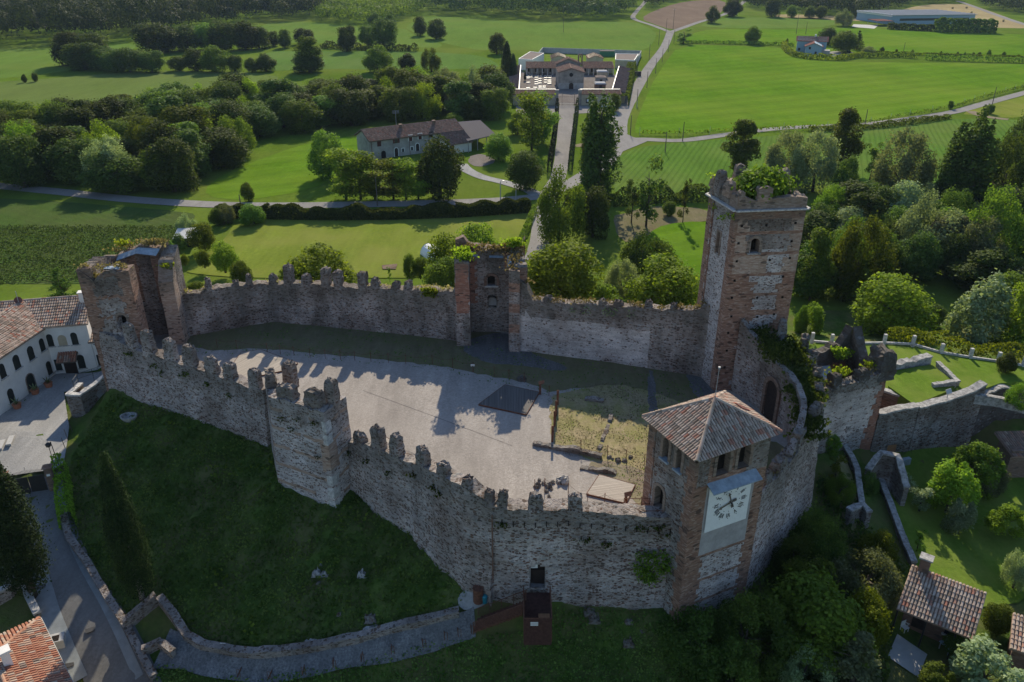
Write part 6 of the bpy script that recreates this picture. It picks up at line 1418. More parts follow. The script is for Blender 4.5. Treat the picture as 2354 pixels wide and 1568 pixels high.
# lean-to canopy over the door
sa_, za_ = face_uv(131, 806, C0, Rr); sb_, _ = face_uv(177, 802, C0, Rr); cz = zd = face_uv(150, 824, C0, Rr)[1]
A = Vector((C0.x, C0.y, cz+.1)) + dR*sa_ + oR*1.3; up_ = (-oR*1.3 + Vector((0, 0, .75))); mb = MB(); tiles(mb, A, dR, up_.normalized(), [(0,0),(sb_-sa_,0),(sb_-sa_,up_.length),(0,up_.length)], .27, .5, seed=407)
cn = obj('canopy', mb, M['tile_orange'], wh); mb = MB(); B = A + dR*(sb_-sa_); t_ = Vector((0,0,-.05)); mb.quad(A+t_, B+t_, B+up_+t_, A+up_+t_); mb.quad(A+up_+t_*3, B+up_+t_*3, B+t_*3, A+t_*3); mb.quad(A+t_*3, B+t_*3, B+t_, A+t_); mb.quad(B+t_*3, B+up_+t_*3, B+up_+t_, B+t_); mb.quad(A+up_+t_*3, A+t_*3, A+t_, A+up_+t_); obj('canopy_boards', mb, M['woodpole'], cn)
for (x0, x1, yt, yb, mm, nm) in [(111,127,768,796,'shutter','window'),(135,158,770,794,'cream','window'),(166,183,764,792,'shutter','window'),(129,146,826,851,'shutter','window'),(151,184,822,861,'door','door'),(181,200,815,846,'shutter','window'),(226,240,815,840,'shutter','window'),(217,227,770,790,'shutter','window')]:
    a_, z_ = face_uv((x0+x1)/2, yb, C0, Rr); a0, _ = face_uv(x0, yb-10, C0, Rr); a1, _ = face_uv(x1-(x1-x0)*.12, yb-10, C0, Rr); _, zt = face_uv((x0+x1)/2-3, yt, C0, Rr)
    win(wh, C0, Rr, a_, z_, a1-a0, min(zt-z_, 3.0), oR, mm, nm == 'window' and x0 not in (226, 217, 129), None if nm == 'door' else 'white_stone', nm)
for (x0, x1, yt, yb, nm) in [(94,106,776,806,'window'),(65,84,793,826,'window'),(32,52,813,847,'window'),(0,19,833,868,'window'),(110,123,828,860,'window'),(65,90,854,903,'door'),(20,39,890,924,'window')]:
    a_, z_ = face_uv((x0+x1)/2, yb, Ll, C0); a0, _ = face_uv(x0, yb-12, Ll, C0); a1, _ = face_uv(x1-(x1-x0)*.2, yb-12, Ll, C0); _, zt = face_uv((x0+x1)/2-4, yt, Ll, C0)
    win(wh, Ll, C0, a_, z_, max(.8, a1-a0), min(zt-z_, 3.2), oL, 'shutter', True, 'white_stone' if nm == 'window' else None, nm, 'brick_pale' if nm == 'door' else None)
mb = MB(); c_ = Vector((C0.x, C0.y, zeR+1.9)) + dR*(sM-.6) - oR*3.4; mb.obox(c_, dR, oR, (.9, .7, 1.3)); mb.obox(c_+Vector((0,0,.75)), dR, oR, (1.1, .9, .12)); obj('chimney', mb, M['housewhite'], wh)
p = c_ - dR*7.3 + Vector((0, 0, .3)); mb = MB(); mb.tube([p-Vector((0,0,1.0)), p+Vector((0,0,1.2))], .04, 5); an = obj('antenna_mast', mb, M['steel'], wh)
mb = MB(); dd3 = Vector((.45,-.8,.4)).normalized(); e1_ = dd3.cross(Vector((0,0,1))).normalized(); e2_ = dd3.cross(e1_); n0 = mb.vert(p - dd3*.1)
rg_ = [mb.vert(p + e1_*.45*cos(2*pi*k/14) + e2_*.45*sin(2*pi*k/14)) for k in range(14)]
for k in range(14): mb.face((n0, rg_[k], rg_[(k+1) % 14]))
obj('satellite_dish', mb, M['tile_smooth'], an)
for (x, y, lb) in [(114,893,'potted agave nearest the inner corner of the white house'),(83,909,'potted agave beside the arched door of the white house'),(42,942,'potted agave at the lower left of the white house facade')]:
    g = GT(x, y); r = thing('potted_agave', lb, 'potted plant', g); mb = MB(); mb.tube([(0,0,.08), (0,0,.75)], [.34,.46], 14); mb.tube([(0,0,.75), (0,0,.82)], .5, 14); obj('pot', mb, M['terracotta'], r, False)
    mb = MB()
    for k in range(22):
        a = k*2.4; L = .75+.25*sin(k*5.1); el = .35+.9*((k*7) % 10)/10; d = Vector((cos(a)*cos(el), sin(a)*cos(el), sin(el))); s_ = Vector((-sin(a), cos(a), 0))*.06; o0 = Vector((0,0,.8)); mid = o0+d*L*.6; tip = o0+d*L+Vector((0,0,-.08)); n = len(mb.v)
        for q in (o0+s_*.7, o0-s_*.7, mid-s_, mid+s_, tip): mb.v.append(tuple(q))
        mb.face((n, n+1, n+2, n+3)); mb.face((n+3, n+2, n+4)); mb.a += [0.4, 0.7]
    obj('leaves', mb, M['leaf_silver'], r, False)
for (x, y, lb) in [(26,1020,'white stone bench standing on the gravel yard'),(5,1030,'white stone bench at the left picture edge on the gravel yard')]:
    g = GT(x, y); r = thing('stone_bench', lb, 'bench', g, radians(-72)); mb = MB(); mb.box(-.9,.9,-.25,.25,.4,.5); obj('seat', mb, M['marble'], r, False)
    for s_ in (-.65, .65): mb = MB(); mb.box(s_-.1, s_+.1, -.2, .2, 0, .4); obj('leg', mb, M['marble'], r, False)
# gate of the yard
ga = GT(37, 1141); gb = GT(112, 1127); r = thing('yard_gate', 'dark spiked iron gate closing the gravel yard of the white house', 'gate', ga)
d = Vector((gb.x-ga.x, gb.y-ga.y, 0)); Lg = d.length; d.normalize(); n = Vector((-d.y, d.x, 0)); g0 = Vector((ga.x, ga.y, max(ga.z, gb.z)))
for k in range(2): mb = MB(); c_ = g0 + d*(Lg*(.25+.5*k)) + Vector((0,0,1.0)); mb.obox(c_, d, n, (Lg/2-.06, .06, 1.8)); obj('gate_leaf', mb, M['black'], r)
for k in range(27): q = g0 + d*(Lg*(k+.5)/27); hh = 2.5 + (.35 if k == 13 else 0) + .15*(1-abs(k-13)/13); mb = MB(); mb.tube([q+Vector((0,0,1.85)), q+Vector((0,0,hh)), q+Vector((0,0,hh+.1))], [.018,.018,.001], 4); obj('spike', mb, M['black'], r)
for q, lb in ((g0 - d*.45, 'brick gate pillar with tiled cap left of the dark yard gate'), (g0 + d*(Lg+.45), 'brick gate pillar with tiled cap and white plate right of the yard gate')):
    rr_ = thing('gate_pillar', lb, 'pillar', q); mb = MB(); mb.obox(q+Vector((0,0,1.35)), d, n, (.6, .6, 2.7)); obj('shaft', mb, M['brick'], rr_)
    mb = MB(); mb.obox(q+Vector((0,0,2.82)), d, n, (.9, .9, .26), taper=.25); obj('cap', mb, M['brick_red'], rr_); mb = MB(); mb.obox(q+Vector((0,0,1.9))-n*.31, d, n, (.3, .03, .22)); obj('name_plate', mb, M['white'], rr_)
# fence posts along the yard, lantern
for k, (x, y, h) in enumerate([(166,992,1.5),(157,1014,1.5),(151,1034,1.5),(145,1080,1.6)]):
    g = GT(x, y); mb = MB(); mb.tube([(0,0,0), (-.1,0,h)], .035, 5); o = obj('fence_post', mb, M['woodpole'], None, False); o.location = g; tag(o, 'thin leaning fence post between gravel yard and grass mound', 'post', 'fence posts beside the gravel yard')
g = GT(140, 1082); r = thing('lamp_post', 'black yard lantern on a tall thin pole beside the gate pillar', 'lamp', g); mb = MB(); mb.tube([(0,0,0), (-.25,.1,3.4)], .04, 6); obj('pole', mb, M['black'], r, False)
g = GT(124, 1066); r = thing('yard_lantern', 'black lantern head above the hedge beside the right gate pillar', 'lamp', g); mb = MB(); mb.tube([(0,0,0), (0,0,2.1)], .035, 6); obj('pole', mb, M['black'], r, False); mb = MB(); mb.obox((0,0,2.25), (1,0,0), (0,1,0), (.3,.3,.35), taper=1.4); mb.obox((0,0,2.5), (1,0,0), (0,1,0), (.5,.5,.16), taper=.2); obj('lantern', mb, M['black'], r, False)
# ramp wall with white coping at the foot of the left tower
w1 = G(151,908,5.6); w2 = G(184,909,5.6); w3_ = G(249,862,6.6)
r_, _ = cap_wall('ramp_wall', 'stone wall with white coping at the foot of the left hollow tower', [(w1.x,w1.y,0.5,5.5),(w2.x,w2.y,0.5,5.5),(w3_.x-1.0,w3_.y-.5,1,5.9),(w3_.x,w3_.y,1,6.8)], 0.45, 'rubble_grey', 'white_stone', seed=181)
w4 = G(181, 880, 5.6); cap_wall('ramp_wall', 'short return of the white coped wall beside the yard', [(w1.x,w1.y,0.5,5.5),(w4.x,w4.y,.5,5.5)], 0.45, 'rubble_grey', 'white_stone', side=-1, seed=182)
mb = MB(); q = [(w1.x+.3,w1.y+.3),(w2.x,w2.y+.4),(w3_.x-.5,w3_.y+.3),(w3_.x+.2,w3_.y+3),(w4.x+.5,w4.y)]; ar = sum(a[0]*b[1]-b[0]*a[1] for a, b in zip(q, q[1:]+q[:1])); mb.prism(q if ar > 0 else q[::-1], .8, 5.0, 0); tag(obj('ramp_fill', mb, M['gravel_grey']), kind='structure')
r = thing('ramp_railing', 'thin dark railing behind the white coped wall at the left tower', 'railing', w1)
pp = [w1+Vector((.3,1.4,0)), Vector((w4.x,w4.y,5.6)), G(215,868,6.2), G(240,860,6.6)]
for a in pp: mb = MB(); mb.tube([a-Vector((0,0,.6)), a+Vector((0,0,1.1))], .03, 4); obj('post', mb, M['black'], r)
for a, b in zip(pp, pp[1:]):
    for z in (.5, 1.1): mb = MB(); mb.tube([a+Vector((0,0,z)), b+Vector((0,0,z))], .02, 4); obj('rail', mb, M['black'], r)

# ------------------------------------------------------------------ house at the bottom left
ez = 3.2; cA = G(90, 1422, ez); cB = G(190, 1625, ez); cD = G(-22, 1470, ez); u1 = Vector((cB.x-cA.x, cB.y-cA.y, 0)); L1 = u1.length; u1.normalize(); u2 = Vector((cD.x-cA.x, cD.y-cA.y, 0)).normalized(); u2 = (u2 - u1*u2.dot(u1)).normalized(); W2_ = 7.0
bl = thing('tiled_house', 'house with bright orange clay hip roof in the bottom left corner', 'house', Vector((cA.x, cA.y, -2)))
mb = MB(); a_ = cA + u1*.4 + u2*.4
mb.obox(cA + u1*(L1/2) + u2*(W2_/2) - Vector((0,0,3.0)), u1, u2, (L1-.8, W2_-.8, 5.8)); obj('wall', mb, M['cream'], bl)
hr = W2_/2; rise = 1.5; r0 = cA + u1*hr + u2*hr + Vector((0,0,rise)); r1 = cA + u1*(L1-hr) + u2*hr + Vector((0,0,rise)); sl_ = sqrt(hr*hr+rise*rise)
mb = MB(); cC = cA + u2*W2_; cE = cA + u1*L1 + u2*W2_; cF = cA + u1*L1
for P in ((cA, cF, r1, r0), (cE, cC, r0, r1)): mb.quad(*[q-Vector((0,0,.03)) for q in P])
n = len(mb.v); mb.v += [tuple(cA-Vector((0,0,.03))), tuple(r0-Vector((0,0,.03))), tuple(cC-Vector((0,0,.03))), tuple(cF-Vector((0,0,.03))), tuple(cE-Vector((0,0,.03))), tuple(r1-Vector((0,0,.03)))]; mb.face((n, n+1, n+2)); mb.face((n+3, n+4, n+5)); mb.quad(cA-Vector((0,0,.2)), cC-Vector((0,0,.2)), cE-Vector((0,0,.2)), cF-Vector((0,0,.2))); mb.a = [.5]*len(mb.f)
rf = obj('roof', mb, M['tile_orange'], bl)
up_ = (u2*hr + Vector((0,0,rise))).normalized(); mb = MB(); tiles(mb, cA, u1, up_, [(0,0),(L1,0),(L1-hr,sl_),(hr,sl_)], .25, .45, seed=501); up3 = (u1*hr + Vector((0,0,rise))).normalized(); tiles(mb, cA, u2, up3, [(0,0),(W2_,0),(hr,sl_)], .25, .45, seed=502)
up4 = (-u2*hr + Vector((0,0,rise))).normalized(); tiles(mb, cE, -u1, up4, [(0,0),(L1,0),(L1-hr,sl_),(hr,sl_)], .25, .45, seed=503)
ridge_tiles(mb, cA, r0, .15, .5, 1); ridge_tiles(mb, r0, r1, .15, .5, 2); ridge_tiles(mb, cC, r0, .15, .5, 3); obj('roof_tiles', mb, M['tile_orange'], rf)
mb = MB(); cc_ = r0 + u1*1.4 - u2*.6 + Vector((0,0,.3)); mb.obox(cc_, u1, u2, (.55, .55, 1.5)); mb.obox(cc_+Vector((0,0,.85)), u1, u2, (.8, .8, .16)); obj('chimney', mb, M['housewhite'], rf)
mb = MB(); mb.tube([cA - u2*.08 + Vector((0,0,-.02)), cF - u2*.08 + Vector((0,0,-.02))], .09, 6); obj('gutter', mb, M['steel'], rf)
# small street things
g = GT(136, 1484); r = thing('parked_scooter_box', 'white metal street cabinet beside the orange roofed house', 'cabinet', g, radians(20)); mb = MB(); mb.box(-.55,.55,-.5,.5,.05,.9); obj('body', mb, M['marble'], r, False); mb = MB(); mb.box(-.35,.2,-.4,.25,.9,.92); obj('dark_lid', mb, M['void'], r, False)
g = GT(74, 1380); r = thing('litter_bin', 'small black litter bin on the pavement under the left cypress', 'bin', g); mb = MB(); mb.tube([(0,0,0), (0,0,.8)], [.22,.26], 10); obj('body', mb, M['black'], r, False); mb = MB(); mb.tube([(0,0,.8), (0,0,.86)], .28, 10); obj('rim', mb, M['steel'], r, False)
cap_wall('garden_wall', 'low wall with smooth grey coping between pavement and orange roofed house', pathz([(56,1362),(64,1388),(84,1428)], 0.7), 0.45, 'rubble_grey', 'concrete', seed=191)
cap_wall('garden_wall', 'curved pale stone wall at the left edge above the orange roofed house', pathz([(-30,1400),(0,1392),(30,1375),(47,1352)], 1.2), 0.45, 'panel', 'concrete', side=1, seed=192)
cap_wall('garden_wall', 'stepped pink stone wall end beside the left cypress', pathz([(12,1330),(28,1322),(44,1345)], 1.0), 0.5, 'plaster', 'concrete', seed=193)
for k, (x, y) in enumerate([(96,1350),(340/4+123,1452),(160,1532)]):
    g = GT(x, y); mb = MB(); mb.box(-.35,.35,-.25,.25,0,.03); o = obj('manhole_cover', mb, M['black'], None, False); o.location = g + Vector((0,0,.17)); o.rotation_euler = (0,0,.5); tag(o, 'dark rectangular drain cover in the street surface', 'drain cover', 'drain covers in the street')

# ------------------------------------------------------------------ cottage at the bottom right
ev = 3.0; kBL = G(2061, 1399, ev); kBR = G(2238, 1471, ev); kTL = G(2126, 1311, ev+1.7); uE = Vector((kBR.x-kBL.x, kBR.y-kBL.y, 0)); LE = uE.length; uE.normalize(); uN = Vector((-uE.y, uE.x, 0)); dp = (Vector((kTL.x, kTL.y, 0))-Vector((kBL.x, kBL.y, 0))).dot(uN)
print('cottage', LE, dp)
ctg = thing('tiled_cottage', 'small cottage with brown clay tiled roof and brick chimney beside the lower lawn', 'house', Vector((kBL.x, kBL.y, 0)))
q0 = kBL + uE*.5 + uN*1.6; mb = MB(); mb.obox(q0 + uE*(LE/2-.5) + uN*(dp/2-.9) + Vector((0,0,-1.5)), uE, uN, (LE-1.0, dp-1.9, 3.3)); obj('wall', mb, M['brick_red'], ctg)
mb = MB(); upv = (uN*dp + Vector((0,0,1.7))); A = kBL; B = kBL+uE*LE; t_ = Vector((0,0,-.12)); 
P4 = [A, B, B+upv, A+upv]; mb.quad(*P4); mb.quad(*[q+t_ for q in P4[::-1]])
for i in range(4): mb.quad(P4[i]+t_, P4[(i+1) % 4]+t_, P4[(i+1) % 4], P4[i])
mb.a = [.4]*len(mb.f); rf = obj('roof', mb, M['tile_brown'], ctg)
mb = MB(); tiles(mb, A, uE, upv.normalized(), [(0,0),(LE,0),(LE,upv.length),(0,upv.length)], .25, .45, seed=511); obj('roof_tiles', mb, M['tile'], rf)
cc_ = kBL + uE*.9 + upv*.97; mb = MB(); mb.obox(cc_+Vector((0,0,.4)), uE, uN, (.75,.6,1.7)); ch = obj('chimney', mb, M['brick_red'], rf); mb = MB(); mb.obox(cc_+Vector((0,0,1.42)), uE, uN, (1.0,.85,.14)); obj('chimney_cap', mb, M['coping'], ch)
for k in (0.1, 2.2, 4.3): q = kBL + uE*k + uN*.25; mb = MB(); mb.tube([Vector((q.x,q.y,0)), Vector((q.x,q.y,ev-.1))], .07, 6); obj('porch_post', mb, M['black'], ctg)
o_ = -uN
win(ctg, q0, q0+uE*5, 1.2, .6, 1.0, 2.0, o_, 'door', False, None, 'door'); win(ctg, q0, q0+uE*5, 3.6, 1.2, 1.1, 1.1, o_, 'glass', False, 'white_stone')
q = kBL + uE*1.9 + upv*.45 + Vector((0,0,.14)); mb = MB(); m_ = 14
for k in range(m_): a = 2*pi*k/m_; b = 2*pi*(k+1)/m_; mb.tube([q+uE*.45*cos(a)+upv.normalized()*.45*sin(a), q+uE*.45*cos(b)+upv.normalized()*.45*sin(b)], .05, 4)
tag(obj('coiled_hose', mb, M['woodpole']), 'dark coil of hose lying on the cottage roof', 'hose')
g = GT(2185, 1492); r = thing('garden_table', 'pale blue garden table under the cottage eave by the patio', 'table', g, .4); mb = MB(); mb.box(-.9,.9,-.5,.5,.7,.75); obj('tabletop', mb, M['blue'], r, False)
for a, b in ((-.8,-.4),(.8,-.4),(.8,.4),(-.8,.4)): mb = MB(); mb.box(a-.03,a+.03,b-.03,b+.03,0,.7); obj('leg', mb, M['steel'], r, False)
for (x, y, lb) in [(2078,1450,'pale plastic chair at the left end of the cottage porch'),(2085,1438,'pale plastic chair standing under the cottage porch roof')]:
    g = GT(x, y); r = thing('garden_chair', lb, 'chair', g, .4); mb = MB(); mb.box(-.24,.24,-.24,.24,.4,.45); obj('seat', mb, M['white'], r, False); mb = MB(); mb.box(-.24,.24,.2,.24,.45,.9); obj('backrest', mb, M['white'], r, False)
    for a in (-.2,.2):
        for b in (-.2,.2): mb = MB(); mb.box(a-.02,a+.02,b-.02,b+.02,0,.4); obj('leg', mb, M['white'], r, False)
# second roof corner at the right edge
k1 = G(2328,1410,2.8); k2 = G(2420,1440,2.8); r = thing('tiled_shed', 'corner of a tiled shed roof at the right picture edge beside the cottage', 'shed', Vector((k1.x,k1.y,0)))
ue = Vector((k2.x-k1.x,k2.y-k1.y,0)).normalized(); un = Vector((ue.y,-ue.x,0)); P4 = [k1, k1+ue*6, k1+ue*6+un*3.2+Vector((0,0,-.8)), k1+un*3.2+Vector((0,0,-.8))]
mb = MB(); mb.quad(*P4[::-1]); mb.quad(*[q-Vector((0,0,.15)) for q in P4]); 
for i in range(4): mb.quad(P4[i], P4[(i+1) % 4], P4[(i+1) % 4]-Vector((0,0,.15)), P4[i]-Vector((0,0,.15)))
mb.a = [.4]*len(mb.f); rf = obj('roof', mb, M['tile_brown'], r); mb = MB(); us = (P4[0]-P4[3]); tiles(mb, P4[3], ue, us.normalized(), [(0,0),(6,0),(6,us.length),(0,us.length)], .25, .45, seed=521); obj('roof_tiles', mb, M['tile'], rf)
mb = MB(); mb.obox(k1+ue*3+un*1.6-Vector((0,0,2.2)), ue, un, (5.4,2.6,3.0)); obj('wall', mb, M['brick_red'], r)
# tile roofed lean-to against the dark wall
k1 = G(2286,994,5.0); r = thing('lean_to_shed', 'small brick lean-to with dark tiled roof against the dark wall, right edge', 'shed', Vector((k1.x,k1.y,1)))
ue = Vector((1,.05,0)).normalized(); un = Vector((.05,-1,0)).normalized(); P4 = [k1, k1+ue*6, k1+ue*6.6+un*2.6+Vector((0,0,-1.3)), k1+ue*.7+un*2.6+Vector((0,0,-1.3))]
mb = MB(); mb.quad(*P4[::-1]); mb.quad(*[q-Vector((0,0,.15)) for q in P4])
for i in range(4): mb.quad(P4[i], P4[(i+1) % 4], P4[(i+1) % 4]-Vector((0,0,.15)), P4[i]-Vector((0,0,.15)))
mb.a = [.4]*len(mb.f); rf = obj('roof', mb, M['tile_brown'], r); mb = MB(); us = (P4[0]-P4[3]); tiles(mb, P4[3], ue, us.normalized(), [(0,0),(6,0),(6,us.length),(0,us.length)], .25, .45, seed=522); obj('roof_tiles', mb, M['tile_brown'], rf)
mb = MB(); mb.obox(k1+ue*3.4+un*1.25-Vector((0,0,2.6)), ue, un, (5.4,2.2,3.6)); obj('wall', mb, M['brick'], r)
# bits on and below the retaining walls
dA, dB = (37.8,70.2), (42.3,71.2); s_, z_ = face_uv(2038, 1073, dA, dB); win(thing('cellar_door', 'orange brown wooden door in the short wall at the foot of the bastion', 'door', (40,70.6,1)), dA, dB, s_, max(z_,.9), 1.1, 2.1, (.2,-1,0), 'ply', False, None, 'door_leaf', 'rubble_grey', .12)
for (x, y, lb) in [(2069,1070,'left of two pale blue outdoor units under the retaining wall'),(2081,1067,'right of two pale blue outdoor units under the retaining wall')]:
    g = GT(x, y+2); r = thing('outdoor_unit', lb, 'air conditioner', g, .25); mb = MB(); mb.box(-.42,.42,-.2,.2,.1,.85); obj('casing', mb, M['lead'], r, False); mb = MB(); mb.box(-.4,.4,-.18,.18,0,.1); obj('base', mb, M['black'], r, False)
fl_ = G(2177, 915, 7.6); r = thing('floodlight', 'square white floodlight on a short post on the retaining wall coping', 'floodlight', fl_); mb = MB(); mb.tube([(0,0,0), (0,0,.5)], .04, 5); obj('post', mb, M['steel'], r, False); mb = MB(); mb.obox((0,0,.8), (1,.3,.2), (-.2,.6,.8), (.6,.5,.16)); obj('head', mb, M['marble'], r, False)
# white stone posts along the terrace lawn
prev = None
fr = thing('stone_post_fence', 'fence of square white stone posts joined by a low stone rail behind terrace lawn', 'fence', G(1912, 790, 7))
for (x, yb) in [(1866,786),(1911,790),(1972,791),(2032,790),(2098,793),(2163,812),(2230,823),(2294,832),(2352,842),(2420,856)]:
    g = G(x, yb, 7.0); mb = MB(); mb.box(g.x-.17,g.x+.17,g.y-.17,g.y+.17,6.8,8.25); obj('post', mb, M['white_stone'], fr)
    if prev is not None: d = g-prev; L = d.length-.36; mb = MB(); mb.obox((g+prev)/2+Vector((0,0,.12)), d, Vector((-d.y,d.x,0)), (L,.2,.25)); obj('rail', mb, M['white_stone'], fr)
    prev = g
# ------------------------------------------------------------------ cemetery
def leanto(root, x0, x1, y0, y1, z0, z1, m='tile_brown', name='roof', ux=None, seed=0, pitch=.45, tl=.7, thick=.12):
    """single slope rising from (y0, z0) to (y1, z1)"""
    A = Vector((x0, y0, z0)); up_ = Vector((0, y1-y0, z1-z0)); mb = MB(); B = Vector((x1, y0, z0)); t = Vector((0, 0, -thick)); P = [A, B, B+up_, A+up_]
    mb.quad(*P); mb.quad(*[q+t for q in P[::-1]])
    for i in range(4): mb.quad(P[i]+t, P[(i+1) % 4]+t, P[(i+1) % 4], P[i])
    mb.a = [.5]*len(mb.f); rf = obj(name, mb, M[m], root); mb = MB(); tiles(mb, A, (1,0,0), up_.normalized(), [(0,0),(x1-x0,0),(x1-x0,up_.length),(0,up_.length)], pitch, tl, seg=2, seed=seed); obj('roof_tiles', mb, M[m], rf); return rf
def boxo(name, root, m, *b): mb = MB(); mb.box(*b); return obj(name, mb, M[m], root)
for x0, x1, lb, sd in ((0.5,15.4,'long tiled entrance wing of the cemetery left of its iron gate',601),(24.6,38.6,'long tiled entrance wing of the cemetery right of its iron gate',602)):
    r = thing('cemetery_wing', lb, 'building', (x0, 292, 0)); boxo('wall', r, 'cream', x0, x1, 292, 295.6, 0, 3.75); leanto(r, x0-.3, x1+.3, 291.6, 295.9, 3.8, 4.7, seed=sd); boxo('coping', r, 'marble', x0-.2, x1+.2, 295.9, 296.4, 0, 5.0)
def skewwing(lb, a, b, wd, z0, z1, sd):
    r = thing('cemetery_wing', lb, 'building', (a[0], a[1], 0)); A = Vector((*a, 0)); d = Vector((b[0]-a[0], b[1]-a[1], 0)); L = d.length; d.normalize(); n = Vector((d.y, -d.x, 0))*wd; N = n.normalized()
    mb = MB(); mb.obox(A+d*L/2+n*.5+Vector((0,0,z0/2)), d, Vector((-d.y, d.x, 0)), (L, abs(wd)-.4, z0)); obj('wall', mb, M['cream'], r)
    up_ = -n + Vector((0,0,z1-z0)); O = A + n + Vector((0,0,z0+.06)); mb = MB(); P = [O, O+d*L, O+d*L+up_, O+up_]; mb.quad(*(P if (P[1]-P[0]).cross(P[3]-P[0]).z > 0 else P[::-1])); mb.a = [.5]; rf = obj('roof', mb, M['tile_brown'], r)
    mb = MB(); tiles(mb, O, d, up_.normalized(), [(0,0),(L,0),(L,up_.length),(0,up_.length)], .45, .7, seg=2, seed=sd); obj('roof_tiles', mb, M['tile_brown'], rf)
    mb = MB(); mb.obox(A+d*L/2-N*.2+Vector((0,0,z1/2+.1)), d, Vector((-d.y, d.x, 0)), (L, .25, z1+.1)); obj('coping', mb, M['marble'], r)
skewwing('tiled side wing of the cemetery along the hedge on its right', (36.2,296.6), (46.3,360), 4.6, 3.6, 4.7, 603)
skewwing('tiled side wing of the cemetery beside the tall cypresses on its left', (2.3,296.6), (3.6,366), -4.2, 3.2, 4.4, 604)
ch = thing('chapel', 'grey rendered cemetery chapel with round window, arched door and pale gable roof', 'chapel', (23.4, 329, 0))
gable_walls(ch, (28.4,328.7), (0,1,0), (-1,0,0), 17, 9.9, 0, 6.3, 1.5, 'greyrender'); gable_roof(ch, (28.4,328.7), (0,1,0), (-1,0,0), 17, 9.9, 6.3, 1.5, .35, 'tile_brown', .45, .7, seed=611)
boxo('pale_plinth', ch, 'farmwall', 18.45, 28.45, 328.6, 328.68, 0, 2.3)
win(ch, (18.5,328.6), (28.4,328.6), 5.0, 0, 1.7, 2.4, (0,-1,0), 'door', True, None, 'door', 'greyrender'); pts = [(.75*cos(2*pi*k/16), .75+.75*sin(2*pi*k/16)) for k in range(16)]
mb = MB(); panel(mb, (23.4,328.66,4.7), (1,0,0), pts, (0,-1,0), 0, .06); obj('round_window', mb, M['void'], ch); win(ch, (18.5,328.6), (28.4,328.6), 7.8, .5, .7, 1.2, (0,-1,0), 'steel', False, None, 'notice_board')
gable_walls(ch, (28.4,345.9), (0,1,0), (-1,0,0), 6, 9.9, 0, 7.4, 2.0, 'greyrender'); gable_roof(ch, (28.4,345.9), (0,1,0), (-1,0,0), 6, 9.9, 7.4, 2.0, .3, 'tile_brown', .45, .7, seed=613)
for x0, x1 in ((27.5,28.0),(29.0,29.5)): boxo('bell_pier', ch, 'brick', x0, x1, 350, 350.8, 6, 10.3)
mb = MB(); mb.obox((28.5,350.4,10.6), (1,0,0), (0,1,0), (2.2,1.0,.6), taper=.5); bg = obj('bell_gable', mb, M['brick'], ch); mb = MB(); mb.tube([(28.5,350.4,10.2),(28.5,350.4,9.5)], [.1,.28], 8); obj('bell', mb, M['black'], bg)
for x0, x1, n, lb, sd in ((6.1,20.6,6,'tiled burial portico with niches behind the white tombs, left of the chapel',621),(31.3,45,6,'tiled burial portico with niches to the right of the chapel',622)):
    r = thing('burial_portico', lb, 'portico', (x0, 367, 0)); leanto(r, x0, x1, 366.6, 374.2, 3.1, 4.9, seed=sd); boxo('back_wall', r, 'farmwall', x0, x1, 372.5, 373.6, 0, 4.3)
    for k in range(n+1): x = x0+.3+(x1-x0-.6)*k/n; boxo('column', r, 'marble', x-.2, x+.2, 367, 367.4, 0, 3.05)
    for k in range(n*2): x = x0+.8+(x1-x0-1.6)*(k+.5)/(n*2); boxo('niche', r, 'steel' if k % 3 else 'void', x-.35, x+.35, 372.4, 372.48, .8, 2.4)
def flatbox(name, lb, P, z, m, rm, wall_t=0, cat='building'):
    r = thing(name, lb, cat, (P[0][0], P[0][1], 0)); ar = sum(a[0]*b[1]-b[0]*a[1] for a, b in zip(P, P[1:]+P[:1])); P = P if ar > 0 else P[::-1]; mb = MB(); mb.prism(P, 0, z, 0); obj('wall', mb, M[m], r)
    c = (sum(p[0] for p in P)/4, sum(p[1] for p in P)/4); q = [(c[0]+(p[0]-c[0])*.96, c[1]+(p[1]-c[1])*.96) for p in P]; mb = MB(); mb.prism(q, z+.003, z+.15, 0); mb.a = [.5]*len(mb.f); rf = obj('roof', mb, M[rm], r)
    for a, b in zip(P, P[1:]+P[:1]): a = Vector((*a, z+.15)); b = Vector((*b, z+.15)); d = b-a; n = Vector((-d.y, d.x, 0)).normalized(); mb = MB(); mb.obox((a+b)/2+n*.12, d, n, (d.length, .24, .36)); obj('parapet', mb, M['white'], rf)
    return r
flatbox('flat_roofed_hall', 'flat roofed white cemetery hall behind the left burial portico', [(3,385),(9.2,382),(15.5,407),(9,414)], 4.6, 'housewhite', 'roofmud')
flatbox('flat_roofed_hall', 'flat roofed cream cemetery hall behind the right burial portico', [(48,390),(56.5,387),(62,412),(51,414)], 3.7, 'cream', 'roofmud')
for x0, lb, sd, m in ((19,'small gabled burial house with grey brown roof on the back lawn, left one',631,'tile_brown'),(36.5,'small gabled burial house with dark red roof on the back lawn, right one',632,'tile_smooth')):
    r = thing('burial_house', lb, 'building', (x0, 402, 0)); gable_walls(r, (x0+7,400), (0,1,0), (-1,0,0), 13, 7, 0, 3.4, 1.2, 'cream'); gable_roof(r, (x0+7,400), (0,1,0), (-1,0,0), 13, 7, 3.4, 1.2, .4, m, .45, .7, seed=sd, tiles_on=False)
